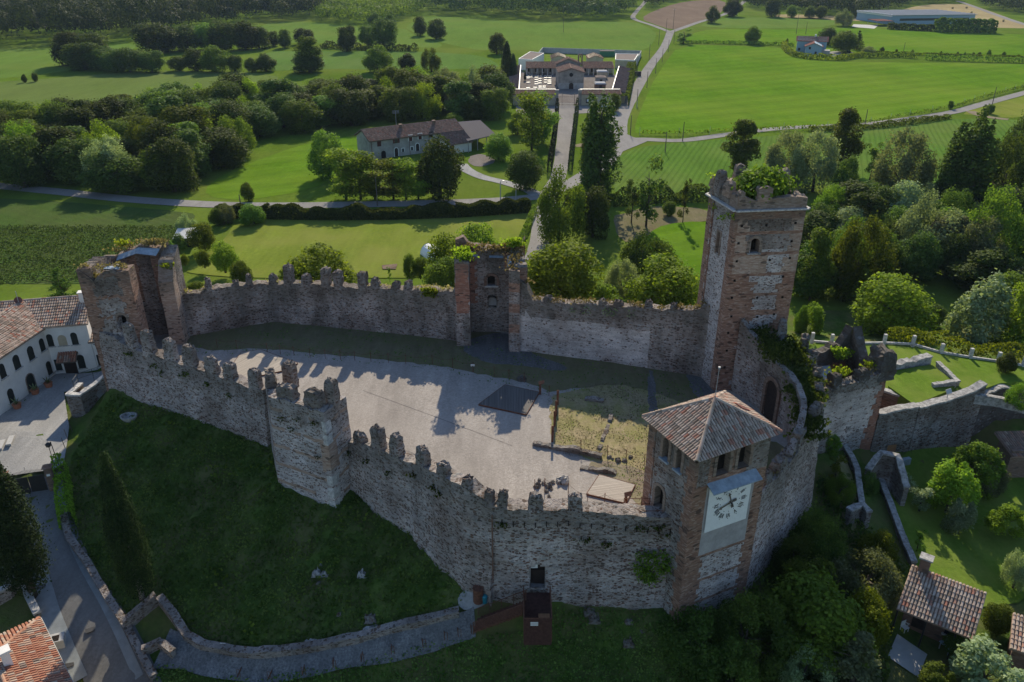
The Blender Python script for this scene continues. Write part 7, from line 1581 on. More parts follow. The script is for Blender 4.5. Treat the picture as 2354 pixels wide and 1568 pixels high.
def wallseg(name, lb, pts, h, th, m, cat='wall'):
    r = thing(name, lb, cat, (pts[0][0], pts[0][1], 0))
    for a, b in zip(pts, pts[1:]): a = Vector((*a, h/2)); b = Vector((*b, h/2)); d = b-a; mb = MB(); mb.obox((a+b)/2, d, Vector((-d.y, d.x, 0)), (d.length, th, h)); obj('panel', mb, M[m], r)
    return r
wallseg('concrete_wall', 'grey concrete wall closing the back lawn of the cemetery', [(13,425),(16.5,452),(67,437),(57,388)], 2.8, .25, 'concrete')
r = thing('container', 'green metal container against the cemetery back wall', 'container', (49,437,0)); boxo('body', r, 'plastic_green', 45.6,53,435,438.2,0,2.7); boxo('roof', r, 'roofmud', 45.5,53.1,434.9,438.3,2.7,2.8)
for k in range(12): boxo('rib', r, 'plastic_green', 45.9+k*.6, 46.05+k*.6, 434.93, 435, .1, 2.6)
tm = thing('tomb', 'white marble tomb with headstone in the cemetery court left of the chapel', 'tomb', (0,0,0), group='white tombs left of the chapel')
boxo('slab', tm, 'marble', -.85,.85,-.36,.36,0,.4); boxo('headstone', tm, 'concrete', .72,.85,-.36,.36,.4,1.1); mb = MB(); mb.tube([(.3,0,.5),(.3,0,.85)], [.1,.16], 6); obj('vase', mb, M['black'], tm)
sp = [(Z6x, y) for Z6x, ys in ((335,(436,452,470,488)),(380,(436,455,473,490)),(472,(440,458,476,494,512,530,548,566,582)),(525,(440,458,476,494,512,530,548,566,582)),(622,(446,464,482,500,518,536,554,574)),(676,(446,464,482,500,518,536,554,574)),(342,(640,)),(455,(635,)),(535,(615,634)),(590,(615,634)),(345,(555,))) for y in ys]
for k, (x, y) in enumerate(sp):
    g = G(1164.7+.1458*x, 110.3+.1458*y, 0)
    if k % 2 and 3 < k < 38: continue
    if k == 0: tm.location = g
    else: dup(tm, g)
for (x0, x1, y0, y1, h, lb, m) in [(1435,1588,372,490,2.8,'family tomb chapel with pale flat roof in front of the right portico','cream'),(1400,1560,580,655,2.0,'low white family tomb with red front in the right cemetery court','brick_red'),(1412,1562,518,560,2.4,'grey hip roofed family tomb in the right cemetery court','farmwall')]:
    a = G(1164.7+.1458*x0, 110.3+.1458*y1, 0); b = G(1164.7+.1458*x1, 110.3+.1458*y1, 0); r = thing('family_tomb', lb, 'tomb', a); boxo('wall', r, m, a.x, b.x, a.y, a.y+5, 0, h); mb = MB(); mb.obox(((a.x+b.x)/2, a.y+2.5, h+.2), (1,0,0), (0,1,0), (b.x-a.x+.5, 5.6, .4), taper=.85 if m != 'farmwall' else .3); obj('roof', mb, M['roofgrey' if m != 'farmwall' else 'roofmud'], r)
    boxo('door_leaf', r, 'door', (a.x+b.x)/2-.5, (a.x+b.x)/2+.5, a.y-.04, a.y, 0, 1.6)
r = thing('cemetery_gate', 'tall iron gate between stone pillars at the end of the driveway', 'gate', (20, 291.5, 0))
for x in (15.9, 24.1): boxo('pillar', r, 'greyrender', x-.55, x+.55, 291.3, 292.4, 0, 5.2); boxo('pillar_cap', r, 'coping', x-.7, x+.7, 291.15, 292.55, 5.2, 5.4)
for x in (17.8, 22.2): mb = MB(); mb.tube([(x,291.6,0),(x,291.6,4.2)], .07, 6); obj('gate_post', mb, M['black'], r)
for k in range(24): x = 16.6+k*.3; mb = MB(); mb.tube([(x,291.6,.1),(x,291.6,3.3+.3*sin(k*.27))], .02, 4); obj('bar', mb, M['black'], r)
for z in (.4, 1.0, 3.0): mb = MB(); mb.tube([(16.5,291.6,z),(23.5,291.6,z)], .035, 4); obj('rail', mb, M['black'], r)
r = thing('notice_board', 'small glazed notice board on the cream cemetery front wall', 'notice board', (27,291.8,0)); boxo('frame', r, 'door', 26.3,27.5,291.75,291.95,.9,2.6); boxo('paper', r, 'white', 26.6,27.2,291.7,291.745,1.3,2.2)
g1 = G(1451,176,0); r = thing('dark_gate', 'dark solid gate at the side of the cemetery next to the hedge', 'gate', g1)
for k in range(2): boxo('gate_leaf', r, 'black', g1.x-.2+k*2.3, g1.x+2.0+k*2.3, g1.y, g1.y+.1, .1, 2.2)
def car(lb, p, rz, m='carwhite'):
    r = thing('parked_car', lb, 'car', p, rz); mb = MB(); prof = [(-2.1,.35),(-2.15,.75),(-1.9,.95),(-1.2,1.02),(-.6,1.42),(.9,1.46),(1.6,1.05),(2.1,.98),(2.15,.5),(2.1,.3)]
    for y in (-.85,.85): mb.v += [(x, y*(.82 if z > 1.1 else 1), z) for x, z in prof]
    k = len(prof); mb.face(list(range(k))[::-1]); mb.face([k+i for i in range(k)]); [mb.face((i, (i+1) % k, k+(i+1) % k, k+i)) for i in range(k)]; obj('body', mb, M[m], r, False)
    mb = MB(); mb.quad((-1.12,-.72,1.06),(-.62,-.66,1.4),(-.62,.66,1.4),(-1.12,.72,1.06)); mb.v = [(x-.03, y, z+.02) for x, y, z in mb.v]; obj('windscreen', mb, M['glass'], r, False)
    for s_ in (-1, 1): mb = MB(); mb.quad((-1.0,s_*.8,1.06),(1.35,s_*.8,1.08),(.85,s_*.735,1.4),(-.55,s_*.735,1.38)); obj('side_window', mb, M['glass'], r, False)
    for x in (-1.35, 1.35):
        for s_ in (-.8, .8): mb = MB(); mb.tube([(x, s_-.1, .32), (x, s_+.1, .32)], .32, 12); obj('wheel', mb, M['rubber'], r, False)
car('silver white car parked in front of the left cemetery wing', G(1193,241,0)+Vector((0,0,.07)), .1); car('white car half hidden by the poplar in front of the right cemetery wing', G(1398,249,0)+Vector((0,0,.07)), -.3)
hedge('clipped_hedge', 'tall clipped dark green hedge along the right side of the cemetery', [G(1431,244,0), G(1452,157,0)], 4.2, 3.4, 'leaf_mid', 160, .45)
hedge('cypress_row', 'narrow cypress hedge on the left side of the cemetery driveway', [G(1281,250,0), G(1277,300,0), G(1262,400,0)], 1.0, 3.4, 'leaf_cypress', 90, .3, jag=.35)
hedge('cypress_row', 'narrow cypress hedge on the right side of the cemetery driveway', [G(1327,250,0), G(1321,300,0), G(1310,395,0)], 1.0, 3.4, 'leaf_cypress', 90, .3, jag=.35)

# ------------------------------------------------------------------ farmhouse with open shed
a32 = radians(32); fx = Vector((cos(a32), sin(a32), 0)); fy = Vector((-sin(a32), cos(a32), 0)); f0 = Vector((-37.2, 210, 0)); fh = thing('farmhouse', 'long two storey farmhouse with brown tiled roof and stained grey walls', 'farmhouse', f0)
LF_ = 27.5; gable_walls(fh, f0, fx, fy, LF_, 9.2, 0, 5.0, 2.0, 'farmwall'); gable_roof(fh, f0, fx, fy, LF_, 9.2, 5.0, 2.0, .4, 'tile_brown', .4, .6, seed=701)
wing0 = f0 + fx*20.5 - fy*5.2; mb = MB(); mb.obox(wing0+fx*3.5+fy*2.6+Vector((0,0,1.35)), fx, fy, (7.0, 5.2, 2.7)); obj('wing_wall', mb, M['housewhite'], fh)
mb = MB(); O = wing0 - fx*.2 - fy*.4 + Vector((0,0,2.55)); up_ = fy*5.8 + Vector((0,0,2.52)); P = [O, O+fx*7.5, O+fx*7.5+up_, O+up_]; mb.quad(*P); mb.quad(*[q-Vector((0,0,.12)) for q in P[::-1]])
for i in range(4): mb.quad(P[i]-Vector((0,0,.12)), P[(i+1) % 4]-Vector((0,0,.12)), P[(i+1) % 4], P[i])
mb.a = [.4]*len(mb.f); rf = obj('wing_roof', mb, M['tile_brown'], fh); mb = MB(); tiles(mb, O, fx, up_.normalized(), [(0,0),(7.5,0),(7.5,up_.length),(0,up_.length)], .4, .6, seed=703, seg=2); obj('roof_tiles', mb, M['tile_brown'], rf)
FB_ = f0+fx*20
for (x, yb, w_, h_, m, ar, fr_) in [(1133,1345,1.1,1.5,'redshutter',0,None),(1289,1315,1.0,1.5,'glass',0,None),(1268,1318,.6,1.5,'redshutter',0,None),(1311,1312,.6,1.5,'redshutter',0,None),(1421,1295,1.0,1.5,'redshutter',0,'housewhite'),(1508,1280,1.0,1.5,'redshutter',0,'housewhite'),(1608,1262,1.0,1.5,'void',0,None),(1175,1460,1.3,2.0,'void',1,None),(1292,1440,1.0,2.3,'door',1,'white'),(1351,1395,.6,.9,'glass',0,'white'),(1433,1380,.6,.9,'glass',0,'white'),(1485,1386,1.0,2.0,'door',1,'white')]:
    s_, z_ = face_uv(588.5+.2502*x, .2502*yb, f0, FB_); win(fh, f0, FB_, s_, max(0.02, z_), w_, h_, -fy, m, bool(ar), None, 'door' if ar else 'window', fr_, .18)
for s_ in (.35, 11.3, 17.2): mb = MB(); q = f0+fx*s_-fy*.08; mb.tube([q, q+Vector((0,0,4.9))], .06, 5); obj('downpipe', mb, M['rust'], fh)
for s_, u_ in ((10.5, 1.0), (20.5, 1.0)): mb = MB(); c_ = f0+fx*s_+fy*3.4+Vector((0,0,6.9)); mb.obox(c_, fx, fy, (.7,.7,1.3)); mb.obox(c_+Vector((0,0,.72)), fx, fy, (.95,.95,.14)); obj('chimney', mb, M['brick'], fh)
mb = MB(); q = f0+fx*10+fy*5+Vector((0,0,6.6)); mb.tube([q, q+Vector((0,0,4.4))], .04, 4); [mb.tube([q+Vector((-.9,k*.3,4.3-k*.35)), q+Vector((.9,k*.3,4.45-k*.35))], .04, 4) for k in (0,1,2)]; obj('tv_antenna', mb, M['steel'], fh)
mb = MB(); mb.obox(wing0+fx*.9-fy*.03+Vector((0,0,1.2)), fx, fy, (1.3,.06,2.2)); obj('door', mb, M['redshutter'], fh)
os_ = thing('open_shed', 'open sided barn with dark grey roof joined to the right end of farmhouse', 'shed', f0+fx*28)
S4 = [G(1040,281,4.6), G(1104,276,4.6), G(1140,309,3.2), G(1075,324,3.2)]; mb = MB(); mb.quad(S4[3], S4[2], S4[1], S4[0]); mb.quad(*[q-Vector((0,0,.2)) for q in (S4[0], S4[1], S4[2], S4[3])])
for i in range(4): mb.quad(S4[i], S4[(i+1) % 4], S4[(i+1) % 4]-Vector((0,0,.2)), S4[i]-Vector((0,0,.2)))
mb.a = [.5]*len(mb.f); obj('roof', mb, M['slate'], os_)
for t in np.linspace(.02, .98, 4):
    for A, B in ((S4[3], S4[2]), (S4[0], S4[1])): q = A.lerp(B, t); mb = MB(); mb.tube([Vector((q.x,q.y,0)), q-Vector((0,0,.15))], .12, 5); obj('post', mb, M['farmwall'], os_)
d = (S4[1]-S4[0]); mb = MB(); mb.obox(S4[0].lerp(S4[1], .5)-Vector((0,0,2.3)), d, Vector((-d.y,d.x,0)), (d.length, .2, 4.2)); obj('back_wall', mb, M['brick'], os_)

# ------------------------------------------------------------------ house, works building and small things far off
hr_ = thing('country_house', 'white country house of two joined blocks with dark red roofs inside a hedge', 'house', (152, 440, 0)); ua = Vector((cos(-.32), sin(-.32), 0)); va = Vector((sin(.32), cos(.32), 0))
b0 = G(1829,122,0); gable_walls(hr_, b0+va*3, ua, va, 15, 10, 0, 6.2, 1.8, 'blue'); gable_roof(hr_, b0+va*3, ua, va, 15, 10, 6.2, 1.8, .7, 'tile_smooth', tiles_on=False)
b1 = G(1850,127,0); gable_walls(hr_, b1+ua*8, va, -ua, 13, 8, 0, 4.6, 1.6, 'blue'); gable_roof(hr_, b1+ua*8, va, -ua, 13, 8, 4.6, 1.6, .7, 'tile_smooth', tiles_on=False)
win(hr_, b1, b1+ua*8, 5.2, 0, 1.0, 2.0, -va, 'shutter', False, None, 'door'); win(hr_, b1, b1+ua*8, 2, 3, 1.0, 1.2, -va, 'shutter', False, None); win(hr_, b0+va*3, b0+va*3+ua*8, 1.5, 1, 1.2, 1.4, -va, 'shutter', False, None)
mb = MB(); c_ = b0+va*8+ua*9+Vector((0,0,8.3)); mb.obox(c_, ua, va, (.8,.8,1.4)); obj('chimney', mb, M['white'], hr_)
mb = MB(); q = b1+ua*8.1; mb.obox(q+ua*2+va*3+Vector((0,0,1.3)), ua, va, (4,5,2.6)); obj('garage', mb, M['farmwall'], hr_)
area('house_forecourt', [G(1895,130,0),G(1965,128,0),G(1960,118,0),G(1900,118,0)], M['gravel_grey'], .05)
car('dark blue car parked under the trees beside the country house', G(1946,122,0), .2, 'shutter')
hedge('garden_hedge', 'curved clipped hedge round the white country house', [G(*q, 0) for q in [(1803,104),(1803,112),(1812,122),(1828,131),(1860,136),(1930,139),(1983,130)]], 3.0, 2.4, 'leaf_bright', 40, .7)
hedge('garden_hedge', 'long clipped hedge running right from the country house, first length', [G(1986,133,0), G(2060,132,0), G(2108,135,0)], 2.5, 2.2, 'leaf_mid', 36, .7)
hedge('garden_hedge', 'longest clipped hedge reaching the right picture edge below the row of saplings', [G(2125,138,0), G(2250,142,0), G(2370,145,0)], 2.5, 2.4, 'leaf_mid', 36, .7)
hedge('garden_hedge', 'thin second hedge behind the long clipped hedge, right background', [G(2008,124,0), G(2180,130,0), G(2370,136,0)], 1.8, 1.4, 'leaf_mid', 30, .7)
i0 = G(2047,57,0); i1 = G(2238,54.5,0); d = (i1-i0).normalized(); n = Vector((-d.y, d.x, 0)); L = (i1-i0).length; wk = thing('works_building', 'long pale blue works building with ribbed grey roof in the right background', 'building', i0)
mb = MB(); mb.obox(i0+d*L/2+n*24+Vector((0,0,3.2)), d, n, (L, 48, 6.4)); obj('wall', mb, M['blue'], wk); mb = MB(); mb.obox(i0+d*L/2+n*24+Vector((0,0,6.55)), d, n, (L+1.5, 50, .3)); mb.a = [.6]*len(mb.f); rf = obj('roof', mb, M['roofgrey'], wk)
for k in range(9): mb = MB(); mb.obox(i0+d*L/2+n*(2+k*5.5)+Vector((0,0,6.85)), d, n, (L+.6, 1.6, .3)); mb.a = [.1]*6; obj('roof_rib', mb, M['roofgrey'], rf)
mb = MB(); mb.obox(i0-d*.2+n*24+Vector((0,0,6.2)), n, d, (49,.3,1.6)); obj('gable_trim', mb, M['white'], wk)
for s_, w_ in ((.1,14),(.27,20),(.5,14),(.72,14)): mb = MB(); mb.obox(i0+d*(L*s_+w_/2)-n*.05+Vector((0,0,3.4)), d, n, (w_,.12,1.6)); obj('window_band', mb, M['glass'], wk)
q = G(2020,60,0); ax_ = thing('red_roofed_annex', 'low open annex with dark red roof at the left end of works building', 'shed', q); mb = MB(); mb.obox(q+Vector((4,8,3.4)), (1,0,0), (0,1,0), (12,18,.4)); mb.a = [.5]*6; obj('roof', mb, M['tile_smooth'], ax_)
for x, y in ((-1.5,0),(9.5,0),(-1.5,16),(9.5,16)): mb = MB(); mb.tube([q+Vector((x,y,0)), q+Vector((x,y,3.3))], .2, 5); obj('post', mb, M['steel'], ax_)
area('works_yard', [G(1958,62,0),G(2010,66,0),G(2020,58,0),G(1962,56,0)], M['concrete'], .06, smooth=0)
hedge('tall_hedge', 'tall dark hedge in front of the right half of the works building', [G(2146,73,0), G(2286,76,0)], 7, 7.5, 'leaf_dark', 90, 1.3)
hedge('tall_hedge', 'row of low bushes in front of the left half of the works building', [G(2040,67,0), G(2144,72,0)], 4, 3.6, 'leaf_dark', 40, 1.2)
hb = thing('hay_bale', 'round straw bale lying on the stubble field in the right background', 'hay bale', (0,0,0), group='round straw bales on the stubble field')
mb = MB(); mb.tube([(-.7,0,.85),(.7,0,.85)], .85, 14); obj('bale', mb, M['straw'], hb, False)
for k, (x, y) in enumerate([(1695,82),(1823,78),(1868,122),(1750,126),(2160,200),(990,188)]):
    g = G(1765.4+.2502*x, .2502*y, 0)
    if k == 0: hb.location = g
    else: dup(hb, g, k*.7)
# poles
def pole(x, yb, yt, lb, kind=0, m='woodpole', Z=0):
    p = G(x, yb, Z); h = max(2.5, U(x, yt, p.y).z-Z); r = thing('utility_pole' if kind != 2 else 'street_lamp', lb, 'pole' if kind != 2 else 'lamp', p); mb = MB(); mb.tube([(0,0,-.3),(0,0,h)], [.15,.09], 6); obj('mast', mb, M[m], r, False)
    if kind == 1: mb = MB(); mb.box(-.9,.9,-.06,.06,h-.5,h-.38); mb2 = obj('crossarm', mb, M['steel'], r, False)
    if kind == 2: mb = MB(); mb.tube([(0,0,h),(.5,-.3,h+.15)], .04, 4); mb.obox((.65,-.4,h+.15), (1,-.6,0), (.6,1,0), (.5,.25,.12)); obj('lamp_head', mb, M['steel'], r, False)
pl_ = [(1295,74,14,'tall lone pole standing in the pale crop field',1),(1531,75,42,'pole left of the small crossroads by the ploughed field',0),(1547,69,20,'tallest pole, standing at the crossroads by the ploughed field',1),(1514,104,67,'first pole on the left verge below the crossroads',0),(1492,138,101,'pole on the left verge beside the cemetery back wall',0),(1549,100,69,'pole at the right of the road near the small drooping tree',0),(1536,120,91,'second pole down the right roadside from the crossroads',0),(1522,143,111,'third pole down the right roadside from the crossroads',0),(1507,169,134,'fourth pole down the right roadside, level with the cemetery hedge',0),(1487,202,164,'fifth pole down the right roadside at the bright field edge',0),(1464,245,205,'sixth pole down the right roadside, before the junction',0),(1464,178,133,'pole beside the dark side gate of the cemetery',0),(1449,310,265,'pole on the corner of the bright field at the junction',0),(1569,325,280,'pole on the near side of the east road, first after the junction',0),(1529,350,302,'pole at the edge of the row crop below the east road',0),(1988,288,251,'pole standing on the east road verge above the round tree tops',0),(2280,244,200,'pole by the side lane near the right picture edge',0),(1830,79,24,'tall steel pole left of the white country house',1),(1852,79,51,'short pole behind the white country house',0),(1810,39,5,'pole among the trees at the top right edge',0),(288,445,418,'thin pole in front of the dark wood beside the left road',0),(40,420,397,'thin pole at the far left beside the shaded road',0),(554,477,447,'pole beside the pollarded willow at the left road',0),(868,474,407,'pole in the locust row in front of the farmhouse',0),(1178,228,184,'pole beside the left corner of the cemetery',0),(2075,128,98,'pole behind the second hedge right of the country house',0)]
for x, yb, yt, lb, kd in pl_: pole(x, yb, yt, lb, kd)
pole(1150.6, 465, 416, 'pale steel street lamp on the left road above the castle lawn', 2, 'steel'); pole(1464, 249, 238, 'round traffic mirror post at the lower roadside', 0, 'steel'); pole(1186, 462, 446, 'small sign post at the end of the castle side road', 0, 'steel')
# vines beside the east road
vp = [G(x, y, 0) for x, y in [(1470,311),(1560,312),(1700,304),(1800,300),(1900,297),(2000,286),(2090,268),(2190,250),(2260,227),(2354,203)]]
vr = thing('vine_row', 'young vine row with stakes between the bright field and the east road', 'vines', vp[0]); hv = hedge('vines', None, vp, .7, 1.5, 'leaf_mid', 9, .55, parent=vr, vine=.35); tag(hv, kind='stuff')
for a, b in zip(vp, vp[1:]):
    L = (b-a).length; 
    for k in range(max(1, int(L/9))): q = a.lerp(b, k/max(1, int(L/9))); mb = MB(); mb.tube([q, q+Vector((.1,0,2.3))], .06, 4); obj('stake', mb, M['steel'], vr)
hedge('vine_row', 'low vine hedge between the two green fields right of the road', [G(1562,99,0), G(1700,102,0), G(1825,106,0)], 1.6, 1.7, 'leaf_mid', 30, .7, 'vines')
hedge('roadside_hedge', 'long uneven hedge between the left road and the castle lawn', [G(500,497,0), G(620,501,0), G(760,503,0), G(900,502,0), G(1050,497,0), G(1218,486,0)], 2.6, 2.2, 'leaf_dark', 420, .42, jag=.35)
hedge('lane_hedge', 'small clipped hedge beside the castle side road', [G(1228,490,0), G(1207,540,0), G(1190,580,0)], 1.2, 1.4, 'leaf_mid', 90, .28, jag=.3)
hedge('field_hedge', 'dark overgrown hedge bank crossing the fields in the upper left', [G(740,110,0), G(820,115,0), G(960,118,0)], 3.5, 3.0, 'leaf_dark', 40, .8, jag=.4)
hedge('stream_hedge', 'dark bramble bank along the far side of the cleared ground', [GT(1400,470), GT(1500,462), GT(1640,458)], 4.5, 2.6, 'leaf_dark', 180, .45, jag=.5)
hedge('verge_hedge', 'low dark hedge bank along the near side of the east road', [G(1860,303,0), G(1990,296,0), G(2090,285,0), G(2180,272,0)], 2.4, 1.3, 'leaf_mid', 50, .5, jag=.4)
# back garden things behind the castle
g = GT(998, 592); r = thing('polytunnel', 'small white polytunnel at the edge of the castle lawn', 'greenhouse', g, .5); mb = MB(); ns = 10; rows = []
for y in (-2.6, 2.6): rows.append([mb.vert((1.6*cos(pi*k/ns), y, 1.9*sin(pi*k/ns))) for k in range(ns+1)])
for k in range(ns): mb.face((rows[0][k], rows[0][k+1], rows[1][k+1], rows[1][k]))
mb.face(rows[0][::-1]); mb.face(rows[1]); obj('cover', mb, M['white'], r, False)
for y in (-2.62, 0, 2.62): mb = MB(); mb.tube([(1.63*cos(pi*k/ns), y, 1.93*sin(pi*k/ns)) for k in range(ns+1)], .03, 4, cap=False); obj('hoop', mb, M['steel'], r, False)
g = GT(433, 562); r = thing('garden_shed', 'white roofed garden shed among silver shrubs left of the castle lawn', 'shed', g, .15); boxo2 = lambda n, m, *b: obj(n, (lambda q: (q.box(*b), q)[1])(MB()), M[m], r, False)
boxo2('wall', 'door', -1.5,1.5,-1.5,1.5,0,2.0); mb = MB(); mb.obox((0,0,2.2), (1,0,0), (0,1,.12), (4.0,4.6,.12), uz=Vector((0,-.12,1))); obj('roof', mb, M['marble'], r, False)
g = GT(393, 626); r = thing('barbecue', 'white masonry barbecue at the corner of the castle lawn', 'barbecue', g, -.3); boxo2('counter', 'white', -.9,.9,-.5,.5,0,.9); boxo2('side_table', 'white', .9,1.7,-.4,.4,.6,.7); mb = MB(); mb.obox((-.1,.1,1.4), (1,0,0), (0,1,0), (1.2,.8,1.0), taper=.35); obj('hood', mb, M['white'], r, False)
g = GT(897, 616); area('vegetable_bed', [GT(878,612),GT(914,609),GT(910,621),GT(880,621)], M['soil'], .22, drape=True, smooth=0)
# ------------------------------------------------------------------ trees
T = tree_b; TC = tree_c
# by the farmhouse, cemetery and roads
T('poplar','leaf_dark',1372,452,222,88,'massive dark poplar clump standing beside the road junction',name='poplar',seed=0)
T('poplar','leaf_dark',1352,440,250,40,'slender poplar pressed against the left of the massive poplar clump',name='poplar',seed=1)
T('willow','leaf_mid',1284,556,394,122,'broad grey green tree in front of the driveway, left of the poplars')
T('oak','leaf_dark',1362,545,432,76,'dark rounded tree at the foot of the massive poplar clump')
T('round','leaf_dark',1208,436,350,86,'round dark green tree on the lane left of the driveway')
T('oak','leaf_dark',1012,456,318,108,'big dark round tree in front of the farmhouse right end')
T('round','leaf_mid',757,408,303,92,'bright round tree at the left end of the farmhouse')
for x, yt, w_, lb in [(796,344,60,'first'),(830,350,52,'second'),(862,362,48,'third'),(905,366,48,'fourth'),(934,366,42,'fifth'),(962,376,40,'sixth')]: T('locust','leaf_bright',x,458,yt,w_*1.7,lb+' from the left in the thin tree row in front of the farmhouse',group='thin trees in front of the farmhouse')
T('round','leaf_mid',1146,368,309,66,'low spreading tree beside the open shed yard')
T('locust','leaf_bright',1222,345,212,84,'tall feathery tree with reddish bare trunk left of the driveway')
T('locust','leaf_mid',1246,330,208,70,'feathery tree touching the left driveway hedge near the gate')
T('oak','leaf_bright',1190,310,255,50,'small bright tree between the dark wood and the driveway')
T('round','leaf_mid',1135,274,204,72,'bright round tree at the right end of the dark wood')
T('oak','leaf_mid',1090,275,225,55,'bright bushy tree behind the farmhouse roof right end')
T('oak','leaf_bright',1040,292,262,50,'low bright bush directly behind the farmhouse roof',name='bush')
T('cypress','leaf_cypress',1165,194,96,27,'taller dark cypress at the left of the cemetery',name='cypress'); T('cypress','leaf_cypress',1180,196,124,20,'shorter dark cypress at the left of the cemetery',name='cypress')
T('cypress','leaf_cypress',1207,186,165,7,'tiny cypress among the white tombs',name='cypress')
T('round','leaf_mid',1413,256,216,26,'small clipped round tree on the cemetery forecourt')
T('oak','leaf_mid',1142,124,76,42,'pale round tree at the corner of the crop field above the cypresses')
for x, yb, yt, w_, lb in [(798,118,60,46,'dark round tree left of the big pair in the sloping field'),(846,106,60,40,'smaller dark tree joined to the left of the biggest round tree'),(884,112,44,60,'biggest dark round tree in the sloping field'),(1003,90,44,48,'right one of the two dark round trees in the pale field'),(967,82,38,32,'left one of the two dark round trees in the pale field'),(895,70,32,34,'dark tree behind the biggest round tree'),(862,60,30,30,'dark tree at the foot of the bright thicket'),(698,102,66,46,'dark low round tree on the hedge bank'),(655,110,68,32,'narrow dark tree on the hedge bank'),(631,106,72,28,'small tree left of the narrow dark tree on the hedge bank')]: T('round','leaf_dark',x,yb,yt,w_,lb,seed=x % 3)
T('tall','leaf_mid',715,166,84,58,'tall twin crowned tree rising from the field corner',seed=1); T('oak','leaf_dark',712,166,125,78,'dark bush round the foot of the tall twin crowned tree',name='bush')
T('oak','leaf_mid',868,166,106,68,'broad tree in the lower field above the wood'); T('oak','leaf_dark',938,164,123,44,'small round tree between two larger ones above the wood'); T('willow','leaf_mid',993,165,112,50,'loose grey tree at the right above the wood')
for k, (x, yb, yt, w_) in enumerate([(172,150,73,74),(212,152,78,76),(243,160,108,62),(196,160,98,70),(268,166,116,56),(300,165,112,62),(350,166,118,50),(363,120,54,84),(386,118,76,48),(432,116,58,62),(478,114,54,62),(520,116,50,64),(566,114,50,56),(596,112,62,44),(452,163,112,44),(496,165,107,56),(541,165,127,30),(580,166,133,26),(612,164,124,40),(412,163,130,34)]):
    T('round' if k < 7 else 'oak','leaf_dark' if k not in (10, 15) else 'leaf_mid',x,yb,yt,w_*1.25,'dark tree of the old tree belt between the upper left fields',group='trees of the belt between the upper left fields',seed=k % 3)
T('round','leaf_dark',58,190,171,12,'left one of two tiny dark trees at the vineyard edge'); T('round','leaf_dark',82,188,168,13,'right one of two tiny dark trees at the vineyard edge')
T('oak','leaf_mid',1636,53,14,33,'round tree at the corner of the ploughed field'); T('sparse','leaf_mid',1571,100,64,40,'small drooping tree below the crossroads'); T('oak','leaf_dark',1683,38,-4,44,'dark tree beside the lane at the top edge'); T('oak','leaf_mid',1728,101,61,38,'round tree growing in the vine hedge between the green fields')
for k, (x, yb, yt, w_, lb) in enumerate([(1774,39,-4,38,'dark tree at the top edge above the upper field'),(1819,40,12,24,'small tree in the gap at the top right'),(1860,41,14,28,'left one of two trees above the upper field'),(1886,42,14,28,'right one of two trees above the upper field'),(1963,41,21,18,'small tree behind the silver shrub')]): T('oak','leaf_dark' if k == 0 else 'leaf_mid',x,yb,yt,w_,lb)
T('willow','leaf_silver',1938,60,22,44,'silver bushy tree left of the works yard'); T('oak','leaf_dark',1903,104,64,44,'dark tree behind the country house'); T('round','leaf_mid',1938,120,72,60,'large round tree beside the country house'); T('conifer','leaf_dark',1969,115,71,32,'dark pointed conifer beside the country house',name='conifer'); T('willow','leaf_silver',1995,124,107,34,'low silver olive tree at the start of the long hedge'); T('round','leaf_dark',1938,131,115,13,'small clipped ball tree in front of the country house')
for k, (x, yb, yt, w_) in enumerate([(2027,121,108,12),(2060,122,113,6),(2096,126,114,8),(2162,127,117,7),(2200,128,119,6),(2216,132,119,6),(2236,130,120,8),(2250,130,120,9),(2272,130,114,10),(2306,131,119,10),(2340,132,125,6),(1809,99,88,6)]): T('oak' if k not in (5, 11) else 'cypress','leaf_mid',x,yb,yt,w_,'small sapling in the line behind the long clipped hedge' if k < 11 else 'tiny cypress left of the country house',group='saplings behind the long hedge' if k < 11 else None)
T('round','leaf_dark',2184,251,232,13,'small ball headed tree on the east road verge'); T('oak','leaf_dark',2275,262,241,20,'small bushes at the corner of the side lane',name='bush')
T('oak','leaf_mid',572,462,419,32,'pollarded willow with thick trunk beside the left road')
